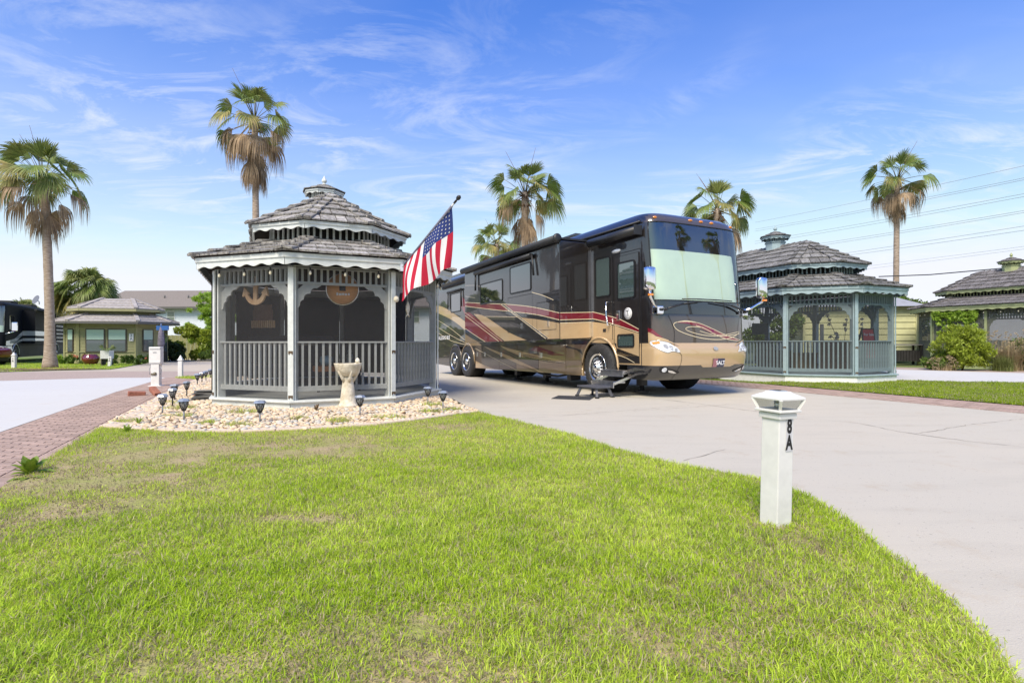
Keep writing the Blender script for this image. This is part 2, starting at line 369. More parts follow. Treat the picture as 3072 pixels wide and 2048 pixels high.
LAWN2 = [ab(13.0, 12.02), (6.75, 14.5), (7.5, 14.62), (9.0, 14.15), (10.5, 14.9), (13.47, 14.2), (16, 13.6), (20, 12.5), (18, 4), ab(-2, 12.02)]
struct(drape('side_lawn', LAWN2, 0.016, M_turf))
LAWN = LAWN_L[:-1] + LAWN_T + LAWN_R[1:] + [(-3, -3.2)]
lawn = struct(drape('lawn', LAWN, 0.012, M_soil, thick=0.05))
# cracks in the drive
M_crack = mat('crack_dirt', S(150, 142, 128), 0.95, var=0.3, vscale=30)
def crack(pts, w):
    rr = random.Random(int(abs(pts[0][0] * 1000))); P = []
    for (a, b) in zip(pts[:-1], pts[1:]):
        n = max(3, int(math.dist(a, b) / 0.09))
        for i in range(n):
            t = i / n; P.append((a[0] + (b[0] - a[0]) * t + rr.uniform(-1, 1) * 0.022, a[1] + (b[1] - a[1]) * t + rr.uniform(-1, 1) * 0.022))
    P.append(pts[-1]); vs = []; fs = []
    for i, p in enumerate(P):
        q = P[min(i + 1, len(P) - 1)]; o = P[max(i - 1, 0)]; d = Vector((q[0] - o[0], q[1] - o[1])).normalized(); n_ = Vector((-d.y, d.x)) * w * rr.uniform(0.15, 1.0) * 0.5
        z = gz(*p) + 0.004
        vs += [(p[0] + n_.x, p[1] + n_.y, z), (p[0] - n_.x, p[1] - n_.y, z)]
        if i: fs.append((2 * i - 2, 2 * i - 1, 2 * i + 1, 2 * i))
    MB().add(vs, fs).build('crack', M_crack, drive)
for pts, w in (([(2.28, 10.93), (2.92, 10.43), (3.33, 9.7), (3.57, 9.3), (4.0, 8.48)], .022), ([(1.94, 8.68), (3.33, 9.35), (4.15, 9.75)], .012),
               ([(4.1, 7.85), (4.5, 7.66), (4.74, 7.35), (4.8, 6.7), (5.01, 6.24), (5.42, 5.72)], .018), ([(4.91, 6.55), (6.1, 7.23), (7.45, 7.85)], .012),
               ([(1.63, 5.08), (2.21, 5.6)], .012), ([(0.15, 7.82), (1.58, 8.6), (3.12, 9.5)], .012)): crack(pts, w)
# paved bricks: real pieces with open joints; the nearest 300 of each strip one by one
M_brick = mat('paver', S(172, 148, 134), 0.9, var=0.18, vscale=9, bump=0.5, bscale=40, rnd=0.16)
def pave(parent, b0, b1, a0, a1, bl, bw, skip_near):
    rr = random.Random(3); cells = []
    nb = int((b1 - b0) / bl); na = int((a1 - a0) / bw)
    for j in range(na):
        off = (bl / 2 if j % 2 else 0)
        for i in range(-1, nb + 1):
            lo = max(b0, b0 + i * bl + off); hi = min(b1, b0 + (i + 1) * bl + off)
            if hi - lo > 0.04: cells.append((a0 + (j + 0.5) * bw, (lo + hi) / 2, hi - lo))
    def vis(c):
        x, y = ab(c[0], c[1]); return y > 1.0 and abs(x / y) < 0.98
    vc = [c for c in cells if vis(c)]; vc.sort(key=lambda c: math.hypot(*ab(c[0], c[1])))
    rest = vc[300:] + [c for c in cells if not vis(c)]
    meshes = {}
    for c in vc[:300]:
        k = round(c[2], 2)
        if k not in meshes:
            mb = MB().box((0, 0, -0.02), (c[2] - 0.012, bw - 0.012, 0.04)); me = mb.mesh('brick', M_brick); meshes[k] = me
        x, y = ab(c[0], c[1]); inst('brick', meshes[k], parent, (x, y, gz(x, y) + 0.004 + rr.uniform(-.0015, .0015)), (rr.uniform(-.006, .006), rr.uniform(-.006, .006), R(25)))
    mb = MB()
    for c in rest:
        x, y = ab(c[0], c[1]); mb.box((x, y, gz(x, y) - 0.016 + rr.uniform(-.0015, .0015)), (c[2] - 0.012, bw - 0.012, 0.04), rz=R(25))
    o = mb.build('brick_field', M_brick, parent, fix=False); o['kind'] = 'stuff'
pave(path_l, -2.9, -1.95, 2.0, 21.4, 0.21, 0.105, 0)
pave(path_r, 10.78, 12.0, -2.0, 24, 0.21, 0.105, 0)
mb = MB()
for k in range(54):        # the plain soldier edge between the bricks and the lawn
    a = 2.0 + k * 0.36; x, y = ab(a, -1.865); mb = MB().box((0, 0, -0.02), (0.15, 0.348, 0.04)); mb.build('edge_brick', M_brick, path_l, (x, y, gz(x, y) + 0.006), (0, 0, R(25)), fix=False)
# ------------------------------------------------------------------ gazebos
T22 = math.tan(R(22.5)); RW = 1.99
def octo(r, h):
    t = r * T22
    return [Vector(p) for p in ((t, -r - h), (r, -t - h), (r, t + h), (t, r + h), (-t, r + h), (-r, t + h), (-r, -t - h), (-t, -r - h))]
M_under = mat('roof_underside', S(72, 64, 58), 0.9, var=0.2, vscale=6)
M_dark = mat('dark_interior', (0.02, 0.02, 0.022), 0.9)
BRK = [(.13, 0), (.42, 0), (.375, -.035), (.345, -.055), (.30, -.055), (.265, -.075), (.245, -.11), (.24, -.15), (.20, -.152), (.165, -.17), (.14, -.205), (.135, -.25), (.105, -.265), (.08, -.30), (.075, -.35), (.055, -.385), (.02, -.40), (0, -.44), (0, -.13)]
def gazebo(origin, trim, shingle, screen, label, h=1.1, floor=0.155, plinth=None, dz=0.0, nmax=300, slats=True, extra=None):
    ox, oy = origin; G = empty('gazebo', (ox, oy, dz), R(25), label, 'gazebo')
    W = Matrix.Translation((ox, oy, dz)) @ Matrix.Rotation(R(25), 4, 'Z')
    camL = W.inverted() @ Vector((0, 0, EYE))
    C = octo(RW, h); E = [(C[i - 1], C[i]) for i in range(8)]         # E[0] front end, E[2] / E[6] long sides
    # floor and plinth
    P = octo(RW + 0.10, h); P2 = octo(RW + 0.04, h)
    MB().prism([(p.x, p.y, floor - 0.035) for p in P], (0, 0, 0.035)).build('floor', trim, G, bevel=0.008)
    for i in range(8):
        a, b = P2[i - 1], P2[i]; mid = (a + b) / 2; d = (b - a); ang = math.atan2(d.y, d.x)
        MB().box((mid.x, mid.y, (floor - 0.04) / 2 - 0.03), (d.length - 0.004, 0.03, floor + 0.02), rz=ang).build('plinth_board', plinth or trim, G)
    # bays: the long sides have a middle post
    bays = []
    for i, (a, b) in enumerate(E):
        if i in (2, 6): m = (a + b) / 2; bays += [(a, m, i), (m, b, i)]
        else: bays.append((a, b, i))
    posts = list(C) + [(E[2][0] + E[2][1]) / 2, (E[6][0] + E[6][1]) / 2]
    post_me = MB().box((0, 0, (2.37 + floor) / 2), (0.13, 0.13, 2.37 - floor)).mesh('post', trim)
    bat_me = MB().box((0, 0, (2.34 + floor) / 2 + .002), (0.085, 0.022, 2.34 - floor)).mesh('batten', trim)
    for k, p in enumerate(posts):
        if k < 8:
            c0 = Vector((0, -h)) if p.y < 0 else Vector((0, h)); n = (p - c0).normalized()
        else: n = Vector((math.copysign(1, p.x), 0))
        ang = math.atan2(n.y, n.x) + math.pi / 2
        q = p - n * 0.075
        po = inst('post', post_me, G, (q.x, q.y, 0), (0, 0, ang))
        q = p + n * (0.028 if k < 8 else 0.017)
        inst('batten', bat_me, po, (0, 0, 0)); po.children[-1].location = (0, -(0.075 + (0.028 if k < 8 else 0.017)), 0)
        for zz in (floor + 0.06, 0.94): MB().prism([(x, -0.116, zz + z) for x, z in ((-.036, .025), (-.036, -.02), (-.022, -.038), (-.012, -.01), (.012, -.01), (.022, -.038), (.036, -.02), (.036, .025))], (0, -.006, 0)).build('hinge', mat('rusty_hinge', S(105, 88, 70), 0.7, metal=0.4, var=0.4, vscale=60), po)
    bal = MB().box((0, 0, 0), (0.036, 0.036, 1)).mesh('baluster', trim)
    for a, b, ei in bays:
        d = (b - a); L = d.length; t = d / L; n = Vector((t.y, -t.x)); ang = math.atan2(t.y, t.x); mid = (a + b) / 2
        def at(s, off): q = a + t * s + n * off; return q.x, q.y
        fr = RW * 0
        q = mid + n * 0.004
        sc = MB().add([(-L / 2 + .01, 0, floor + .02), (L / 2 - .01, 0, floor + .02), (L / 2 - .01, 0, 2.36), (-L / 2 + .01, 0, 2.36)], [(0, 1, 2, 3)]).build('screen', screen, G, (q.x, q.y, 0), (0, 0, ang), fix=False)
        q = mid - n * 0.055
        MB().box((0, 0, EYE - 0.012), (L - 0.12, 0.075, 0.028)).build('top_rail', trim, G, (q.x, q.y, 0), (0, 0, ang), bevel=0.004)
        rail = MB().box((0, 0, 0.335), (L - 0.12, 0.05, 0.085)).build('bottom_rail', trim, G, (q.x, q.y, 0), (0, 0, ang), bevel=0.004)
        nb = max(6, int(round((L - 0.2) / 0.115)))
        for k in range(nb):
            s = -L / 2 + 0.12 + (L - 0.24) * (k + 0.5) / nb
            inst('baluster', bal, rail, (s, 0, (0.375 + 1.095) / 2), sc=(1, 1, 1.095 - 0.375))
        MB().box((0, 0, 2.35), (L - .1, .06, .05)).build('header', trim, G, (q.x, q.y, 0), (0, 0, ang))
        frz = MB().box((0, 0, 2.09), (L - 0.12, 0.05, 0.045)).build('frieze_rail', trim, G, (q.x, q.y, 0), (0, 0, ang), bevel=0.004)
        for k in range(nb + 1):
            s = -L / 2 + 0.12 + (L - 0.24) * (k + 0.5) / (nb + 1)
            inst('frieze_baluster', bal, frz, (s, 0, 2.22), sc=(1, 1, 0.22))
        for sg in (-1, 1):
            pts = [((-sg) * 0 + sg * (L / 2 - 0.055 - x), -0.012, 2.066 + z) for x, z in BRK]
            MB().prism(pts, (0, 0.028, 0)).build('bracket', trim, G, (q.x, q.y, 0), (0, 0, ang))
    # fascia boards with a scalloped lower edge
    def fascia(r, top, hgt, hh, parent, nsc, amp=0.022, crown=0.075):
        Q = octo(r, hh)
        for i in range(8):
            a, b = Q[i - 1], Q[i]; d = b - a; L = d.length; t = d / L; ang = math.atan2(t.y, t.x); mid = (a + b) / 2
            n = max(2, int(round(L / nsc))); K = n * 8; vs = []; fs = []
            for k in range(K + 1):
                s = -L / 2 + L * k / K; w = -math.cos(2 * math.pi * k / 8) * amp
                vs += [(s, -0.011, top), (s, -0.011, top - hgt + amp + w), (s, 0.011, top), (s, 0.011, top - hgt + amp + w)]
                if k:
                    o = 4 * (k - 1)
                    fs += [(o, o + 1, o + 5, o + 4), (o + 2, o + 6, o + 7, o + 3), (o + 1, o + 3, o + 7, o + 5)]
            mb = MB().add(vs, fs); mb.box((0, -0.021, top - crown / 2), (L + 0.016, 0.02, crown))
            mb.build('fascia', trim, parent, (mid.x, mid.y, 0), (0, 0, ang), fix=False)
    fascia(2.26, 2.53, 0.19, h, G, 0.33, 0.019)
    # roofs
    def roof(r0, z0, r1, z1, hh0, hh1, courses, ro, individual):
        A = octo(r0, hh0); B = octo(r1, hh1)
        deck = MB().add([(p.x, p.y, z0) for p in A] + [(p.x, p.y, z1) for p in B], [(i, (i + 1) % 8, 8 + (i + 1) % 8, 8 + i) for i in range(8)]).build(ro, M_under, G, fix=False)
        rr = random.Random(int(r0 * 100) + int(ox * 10)); pieces = []
        for i in range(8):
            a0, b0, a1, b1 = [Vector((*p, 0)) for p in (A[i - 1], A[i], B[i - 1], B[i])]
            a0.z = b0.z = z0; a1.z = b1.z = z1
            xd = (b0 - a0).normalized(); sl = ((a1 + b1) / 2 - (a0 + b0) / 2); sl = sl - xd * sl.dot(xd); SL = sl.length; sl.normalize(); nn = xd.cross(sl)
            if nn.z < 0: nn = -nn
            la = (a1 - a0).dot(xd); L0 = (b0 - a0).length; lb = (b1 - a0).dot(xd)
            ex = SL / courses
            for c in range(courses):
                v0 = c * ex - (0.03 if c == 0 else 0); v1 = min(SL, (c + 1) * ex + 0.05)
                xl = lambda v: la * v / SL
                xr = lambda v: L0 + (lb - L0) * v / SL
                x = xl(v0) - rr.uniform(0, 0.08)
                while x < xr(v0):
                    w = rr.uniform(0.15, 0.29); x1 = x + w
                    j = rr.uniform(-0.012, 0.012); va = v0 + j
                    p0 = max(x, xl(va)); p1 = min(x1 - 0.016, xr(va)); q0 = max(x, xl(v1)); q1 = min(x1 - 0.016, xr(v1))
                    x = x1
                    if p1 - p0 < 0.025: continue
                    if q1 <= q0: q0 = q1 = min(max((p0 + p1) / 2, xl(v1)), xr(v1)); q1 = q0 + 0.004
                    th = rr.uniform(0.024, 0.036); lo = 0.012 + rr.uniform(0, 0.010)
                    def pt(xx, vv_, hgt): return a0 + xd * xx + sl * vv_ + nn * hgt
                    vs = [pt(p0, va, lo), pt(p1, va, lo), pt(q1, v1, 0.003), pt(q0, v1, 0.003), pt(p0, va, lo + th), pt(p1, va, lo + th), pt(q1, v1, 0.010), pt(q0, v1, 0.010)]
                    ce = (vs[0] + vs[6]) / 2; face = nn.dot((camL - ce).normalized()); dist = (camL - ce).length
                    pieces.append((face > 0.0, face * 1.0 / dist ** 2, vs))
            # hip caps along the corner between this facet and the next
            e0, e1 = b0, b1; hd = (e1 - e0); HL = hd.length; hd.normalize()
            out = Vector((hd.x, hd.y, 0)); 
            nxt = Vector((*A[(i + 1) % 8], z0)); xd2 = (nxt - b0).normalized()
            s2 = hd - xd2 * hd.dot(xd2); n2 = xd2.cross(hd); n2 = n2 if n2.z > 0 else -n2; n2.normalize()
            side1 = hd.cross(nn).normalized(); side2 = hd.cross(n2).normalized()
            if side1.dot(-xd) < 0: side1 = -side1
            if side2.dot(xd2) < 0: side2 = -side2
            hc = courses + 1
            for c in range(hc):
                s0 = HL * c / hc - (0.04 if c == 0 else 0); s1 = HL * (c + 1) / hc + 0.05; s1 = min(s1, HL)
                for sd, nq in ((side1, nn), (side2, n2)):
                    wd = rr.uniform(0.12, 0.145); up = 0.056; 
                    p = lambda s_, k_, u_: e0 + hd * s_ + sd * k_ + nq * u_
                    vs = [p(s0, 0, up), p(s0, wd, up), p(s1, wd, up - .03), p(s1, 0, up - .03), p(s0, 0, up + .036), p(s0, wd, up + .036), p(s1, wd, up - .014), p(s1, 0, up - .014)]
                    ce = (vs[0] + vs[6]) / 2; face = nq.dot((camL - ce).normalized()); pieces.append((face > 0, face * 1.3 / (camL - ce).length ** 2, vs))
        return deck, pieces
    FS = [(0, 3, 2, 1), (4, 5, 6, 7), (0, 1, 5, 4), (1, 2, 6, 5), (2, 3, 7, 6), (3, 0, 4, 7)]
    allp = []
    dk, pc = roof(2.31, 2.545, 1.06, 3.0, h, h, 4, 'lower_roof', True); allp += [(p, dk) for p in pc]
    du, pc = roof(1.44, 3.255, 0.02, 4.08, h, h, 5, 'upper_roof', True); allp += [(p, du) for p in pc]
    vis = sorted([q for q in allp if q[0][0]], key=lambda q: -q[0][1]); hid = [q for q in allp if not q[0][0]]
    for half, parent in (('l', dk), ('u', du)):
        mine = [q for q in vis if q[1] is parent]
        for q in mine[:298]: MB().add(q[0][2], FS).build('shingle', shingle, parent, fix=False)
        rest = mine[298:] + [q for q in hid if q[1] is parent]
        mb = MB()
        for q in rest: mb.add(q[0][2], FS)
        if rest: mb.build('shingle_field', shingle, parent, fix=False)['kind'] = 'stuff'
    # ridge caps
    mb = MB()
    k = 0
    while k * 0.2 < 2 * h:
        y0 = -h + k * 0.2
        for s in (-1, 1):
            x1 = s * 0.12; z1 = 4.12 - 0.065
            MB().add([(0, y0, 4.125), (x1, y0, z1), (x1, y0 + .23, z1 - .012), (0, y0 + .23, 4.113), (0, y0, 4.15), (x1, y0, z1 + .025), (x1, y0 + .23, z1), (0, y0 + .23, 4.125)], FS).build('ridge_shingle', shingle, du, fix=False)
        k += 1
    # clerestory between the two roofs
    Q = octo(1.10, h)
    for i in range(8):
        a, b = Q[i - 1], Q[i]; d = b - a; L = d.length; ang = math.atan2(d.y, d.x); mid = (a + b) / 2
        cl = MB().box((0, 0, 3.245), (L, 0.04, 0.06)).build('clerestory_rail', trim, G, (mid.x, mid.y, 0), (0, 0, ang))
        n = max(4, int(round(L / 0.115)))
        for k in range(n): inst('clerestory_slat', bal, cl, (-L / 2 + L * (k + .5) / n, 0, 3.10), sc=(1, .7, 0.27))
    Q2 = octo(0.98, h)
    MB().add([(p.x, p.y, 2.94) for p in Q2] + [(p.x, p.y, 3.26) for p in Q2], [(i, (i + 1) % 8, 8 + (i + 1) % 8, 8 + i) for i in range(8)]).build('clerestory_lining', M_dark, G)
    fascia(1.40, 3.245, 0.135, h, G, 0.30, 0.018, 0.05)
    # cupola with its own little roof and finial
    cu = empty('cupola', (0, 0, 0), 0, parent=G)
    CQ = octo(0.27, 0.0)
    MB().prism([(p.x, p.y, 3.92) for p in CQ], (0, 0, 0.30)).build('cupola_base', trim, cu)
    CQ = octo(0.255, 0.0)
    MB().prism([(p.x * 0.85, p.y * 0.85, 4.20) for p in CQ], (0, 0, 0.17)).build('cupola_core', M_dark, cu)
    CR = octo(0.30, 0.0); MB().prism([(p.x, p.y, 4.215) for p in CR], (0, 0, 0.025)).build('cupola_sill', trim, cu)
    for i in range(8):
        a, b = CQ[i - 1], CQ[i]
        for k in range(4):
            p = a + (b - a) * (k + .5) / 4; d = b - a
            inst('cupola_slat', bal, cu, (p.x, p.y, 4.305), (0, 0, math.atan2(d.y, d.x)), sc=(.75, .6, .14))
    fascia(0.375, 4.40, 0.085, 0.0, cu, 0.155, 0.012, 0.03)
    CA = octo(0.425, 0.0); rr = random.Random(5)
    mb = MB().add([(p.x, p.y, 4.405) for p in CA] + [(0, 0, 4.60)], [(i, (i + 1) % 8, 8) for i in range(8)]); mb.build('cupola_roof', M_under, cu)
    for i in range(8):
        a, b = Vector((*CA[i - 1], 4.405)), Vector((*CA[i], 4.405)); ap = Vector((0, 0, 4.60))
        for c in range(3):
            f0, f1 = c / 3, min(1, (c + 1.25) / 3)
            for k in range(2 if c < 2 else 1):
                nk = 2 if c < 2 else 1
                l0, r0_ = a.lerp(ap, f0), b.lerp(ap, f0); l1, r1_ = a.lerp(ap, f1), b.lerp(ap, f1)
                p = [l0.lerp(r0_, k / nk), l0.lerp(r0_, (k + .97) / nk), l1.lerp(r1_, (k + .97) / nk), l1.lerp(r1_, k / nk)]
                nn = (p[1] - p[0]).cross(p[3] - p[0]); nn = nn.normalized() if nn.length > 1e-6 else Vector((0, 0, 1)); nn = nn if nn.z > 0 else -nn
                hs = (.012, .012, .002, .002); he = (.028, .028, .008, .008)
                MB().add([q + nn * w for q, w in zip(p, hs)] + [q + nn * w for q, w in zip(p, he)], FS).build('cupola_shingle', shingle, cu, fix=False)
    MB().lathe([(0, 4.57), (.06, 4.575), (.06, 4.60), (.03, 4.61), (.028, 4.635), (.05, 4.645), (.058, 4.67), (.05, 4.70), (.025, 4.74), (.008, 4.785), (0, 4.79)], 12).build('finial', trim, cu)
    return G, W, E, C
M_trim1 = mat('pale_grey_trim', S(208, 212, 209), 0.65, var=0.10, vscale=9, bump=0.12, bscale=50)
M_trim2 = mat('blue_grey_trim', S(152, 172, 178), 0.65, var=0.10, vscale=9, bump=0.12, bscale=50)
M_trim3 = mat('sage_trim', S(158, 166, 122), 0.65, var=0.12, vscale=9, bump=0.12, bscale=50)
M_whitewood = mat('white_board', S(228, 228, 228), 0.6, var=0.08, vscale=12)
M_sh1 = mat('weathered_shake', S(186, 183, 178), 0.9, col2=S(124, 118, 112), vscale=7, stretch=(3, 3, 1), bump=0.7, bscale=60, rnd=0.32, detail=8)
M_sh2 = mat('dark_weathered_shake', S(150, 149, 147), 0.9, col2=S(94, 92, 90), vscale=7, stretch=(3, 3, 1), bump=0.7, bscale=60, rnd=0.32, detail=8)
M_sh3 = mat('grey_shake', S(140, 136, 136), 0.9, col2=S(88, 84, 82), vscale=7, stretch=(3, 3, 1), bump=0.7, bscale=60, rnd=0.2, detail=8)
M_scr1 = screen_mat('fine_dark_screen', (0.06, 0.06, 0.064), 0.40)
M_scr2 = screen_mat('clear_screen', (0.08, 0.085, 0.09), 0.34)
M_scr3 = screen_mat('grey_screen', (0.13, 0.13, 0.135), 0.55)
def org(ax, ay, h=1.1, s=1): return (ax - 0.4226 * h * s, ay + 0.9063 * h * s)
G1, W1, E1, C1 = gazebo(org(-3.70, 10.98), M_trim1, M_sh1, M_scr1, 'pale grey screened gazebo with an anchor hanging inside, beside the stone bed')
G2, W2, E2, C2 = gazebo(org(8.85, 16.2), M_trim2, M_sh2, M_scr2, 'blue grey screened gazebo on white plinth with a red sign inside', floor=0.22, plinth=M_whitewood, dz=0.02)
G3, W3, E3, C3 = gazebo((20.9, 22.6), M_trim3, M_sh3, M_scr3, 'sage green screened gazebo with a climbing vine, behind the bushes', floor=0.2, dz=0.05)
# ------------------------------------------------------------------ the motorhome
def paint(name, col, flake=0.0, rough=0.3):
    return mat(name, col, rough, metal=flake, coat=1.0, var=0.05, vscale=300, spec=0.5)
M_blk = paint('black_brown_paint', (0.016, 0.013, 0.012), 0.0, 0.35)
M_brown = mat('metallic_brown_paint', (0.085, 0.064, 0.047), 0.3, metal=0.3, coat=1.0, var=0.3, vscale=250)
M_tan = paint('tan_paint', S(196, 168, 128), 0.15)
M_tan2 = paint('dark_tan_paint', S(150, 128, 96), 0.15)
M_maroon = paint('maroon_paint', S(120, 22, 40), 0.1)
M_pin = mat('cream_pinstripe', S(222, 205, 170), 0.4, coat=0.8)
M_rub = mat('tyre_rubber', (0.028, 0.028, 0.03), 0.75, var=0.3, vscale=12, bump=0.2, bscale=40)
M_chrome = mat('chrome', (0.85, 0.86, 0.88), 0.06, metal=1.0)
M_alu = mat('polished_aluminium', (0.80, 0.80, 0.80), 0.16, metal=1.0, var=0.1, vscale=8)
M_blackpl = mat('black_plastic', (0.02, 0.02, 0.022), 0.45, var=0.2, vscale=20)
M_gasket = mat('window_gasket', (0.012, 0.012, 0.013), 0.4)
M_tint = mat('tinted_window', (0.012, 0.016, 0.017), 0.02, spec=1.0, coat=1.0)
M_tintg = mat('green_tinted_window', (0.055, 0.085, 0.082), 0.02, spec=1.0, coat=1.0)
M_wind = glass_mat('windscreen_glass', (0.95, 1.0, 0.96), 0.20)
M_shade = mat('pale_sun_blind', S(206, 218, 196), 0.8, var=0.04, vscale=3)
M_amber = mat('amber_lens', S(235, 140, 30), 0.15, coat=1.0)
M_lens = mat('clear_lens', S(226, 230, 235), 0.08, coat=1.0, var=0.25, vscale=18)
M_refl = mat('lamp_reflector_grey', S(150, 152, 156), .35)
M_wht = mat('white_enamel', S(232, 232, 232), 0.4, var=0.04, vscale=15)
M_under_b = mat('underbody', (0.012, 0.012, 0.012), 0.9)
BUS = empty('motorhome', (3.09, 12.58, 0.0), R(-62.9), 'brown black tan and maroon motorhome parked nose out on the concrete drive', 'motorhome')
BUS.rotation_euler = (0, R(-0.92), R(-62.9))

LV = [(0.33, 1.72, 1.22), (0.37, 1.78, 1.25), (0.50, 1.88, 1.27), (0.62, 1.93, 1.275), (0.80, 1.965, 1.28), (0.93, 1.97, 1.28), (0.97, 1.955, 1.275), (1.0, 1.915, 1.27), (1.06, 1.895, 1.27),
      (1.30, 1.885, 1.27), (1.59, 1.875, 1.27), (1.63, 1.866, 1.27), (1.86, 1.85, 1.27), (1.90, 1.846, 1.27), (2.3, 1.81, 1.27), (2.7, 1.772, 1.27), (3.1, 1.733, 1.27), (3.30, 1.712, 1.268), (3.47, 1.69, 1.25), (3.51, 1.68, 1.243), (3.60, 1.63, 1.215), (3.68, 1.52, 1.15), (3.73, 1.30, 1.05), (3.755, 0.95, 0.88)]
NT = 40
def outline(xf, hw, xs, expo=5.2, dep=0.62):
    """plan outline at one height: right side, round the nose, left side"""
    pts = []
    for k in range(NT + 1):
        th = -math.pi / 2 + math.pi * k / NT
        # finer sampling at the corners
        s, c = math.sin(th), math.cos(th)
        y = hw * math.copysign(abs(s) ** (2 / expo), s); x = xf - dep + dep * max(0, c) ** (2 / expo)
        pts.append((x, y))
    return pts
def surf(i0, i1, k0, k1, xs=None, flip=False):
    """grid patch of the nose loft between level indices and angle indices, with optional straight sides back to xs"""
    vs = []; fs = []; cols = None
    for z, xf, hw in LV[i0:i1 + 1]:
        o = outline(xf, hw, 0)[k0:k1 + 1]
        if xs is not None: o = [(xs, o[0][1])] + o + [(xs, o[-1][1])]
        cols = len(o); vs += [(x, y, z) for x, y in o]
    for r in range(i1 - i0):
        for c in range(cols - 1): fs.append((r * cols + c, r * cols + c + 1, (r + 1) * cols + c + 1, (r + 1) * cols + c))
    return vs, fs
def lvi(z): return min(range(len(LV)), key=lambda i: abs(LV[i][0] - z))
def smooth_mesh(o, ang=35):
    me = o.data
    me.polygons.foreach_set('use_smooth', [True] * len(me.polygons))
    bm = bmesh.new(); bm.from_mesh(me)
    for e in bm.edges: e.smooth = not (len(e.link_faces) == 2 and e.calc_face_angle(0) > R(ang))
    bm.to_mesh(me); bm.free(); return o
XR = -11.05
WK0, WK1 = 6, 34            # windscreen columns
iA, iB = lvi(1.06), lvi(3.47); iW = lvi(1.90)
# body shell (nose skin above the bumper, sides, roof, tail)
mb = MB()
v, f = surf(iA, iW, 0, NT, XR); mb.add(v, f)
v, f = surf(iW, iB, 0, WK0, None); mb.add(v, f); v, f = surf(iW, iB, WK1, NT, None); mb.add(v, f)
for s in (-1, 1):      # straight sides beside the windscreen zone
    vs = []; fs = []
    for j, (z, xf, hw) in enumerate(LV[iW:iB + 1]):
        o = outline(xf, hw, 0); x0 = o[0][0]
        vs += [(XR, s * hw, z), (x0, s * hw, z)]
        if j: fs.append((2 * j - 2, 2 * j - 1, 2 * j + 1, 2 * j))
    mb.add(vs, fs)
v, f = surf(iB, len(LV) - 1, 0, NT, XR); mb.add(v, f)
o = outline(LV[-1][1], LV[-1][2], 0); zt = LV[-1][0]
mb.add([(XR, -LV[-1][2], zt)] + [(x, y, zt) for x, y in o] + [(XR, LV[-1][2], zt)], [tuple(range(NT + 3))])
mb.add([(XR, -1.27, .6), (XR, 1.27, .6), (XR, 1.27, 3.3), (XR, 0.9, 3.75), (XR, -0.9, 3.75), (XR, -1.27, 3.3)], [(0, 1, 2, 3, 4, 5)])
mb.add([(XR, -1.26, 1.06), (1.25, -1.26, 1.06), (1.25, 1.26, 1.06), (XR, 1.26, 1.06)], [(0, 1, 2, 3)])
mb.f = [fc for fc in mb.f]
body = mb.build('body', M_blk, BUS)
bm = bmesh.new(); bm.from_mesh(body.data); bmesh.ops.remove_doubles(bm, verts=bm.verts, dist=0.0008); bmesh.ops.recalc_face_normals(bm, faces=bm.faces); bm.to_mesh(body.data); bm.free()
smooth_mesh(body, 30)
# brown nose panel is the body's own front paint: a second material on the nose faces
body.data.materials.append(M_brown)
for p in body.data.polygons:
    c = p.center
    if c.x > 1.35 and abs(p.normal.x) > 0.35 and (c.z < 1.6 or c.z > 3.47): p.material_index = 1
# windscreen, blind behind it
v, f = surf(iW, iB, WK0, WK1); ws = MB().add(v, f).build('windshield', M_wind, BUS, fix=False); smooth_mesh(ws)
i29 = lvi(2.9)
v, f = surf(iW, lvi(3.1), WK0 + 1, WK1 - 1)
v = [(x - 0.09, y * 0.985, z - (0.17 if z > 3.0 else 0)) for x, y, z in v]
smooth_mesh(MB().add(v, f).build('sun_blind', M_shade, BUS, fix=False))
MB().box((1.25, 0, 2.72), (0.03, 2.46, 1.7)).build('cab_curtain', mat('dark_cab', (0.03, 0.03, 0.032), .9), BUS)
bw = MB()
for k in (WK0, WK1):
    pts = []
    for z, xf, hw in LV[iW:iB + 1]: x, y = outline(xf, hw, 0)[k]; pts.append((x + .004, y, z))
    bw.tube(pts, 0.014, 6)
for i in (iW, iB):
    z, xf, hw = LV[i]; bw.tube([(x + .005, y, z) for x, y in outline(xf, hw, 0)[WK0:WK1 + 1]], 0.012, 6)
bw.build('windshield_gasket', M_gasket, BUS)
# black cowl below the screen
v, f = surf(lvi(1.63), iW, WK0 - 2, WK1 + 2); v = [(x + .006, y * 1.003, z) for x, y, z in v]
smooth_mesh(MB().add(v, f).build('cowl', mat('gloss_black', (0.008, 0.008, 0.009), 0.08, coat=1.0), BUS, fix=False))
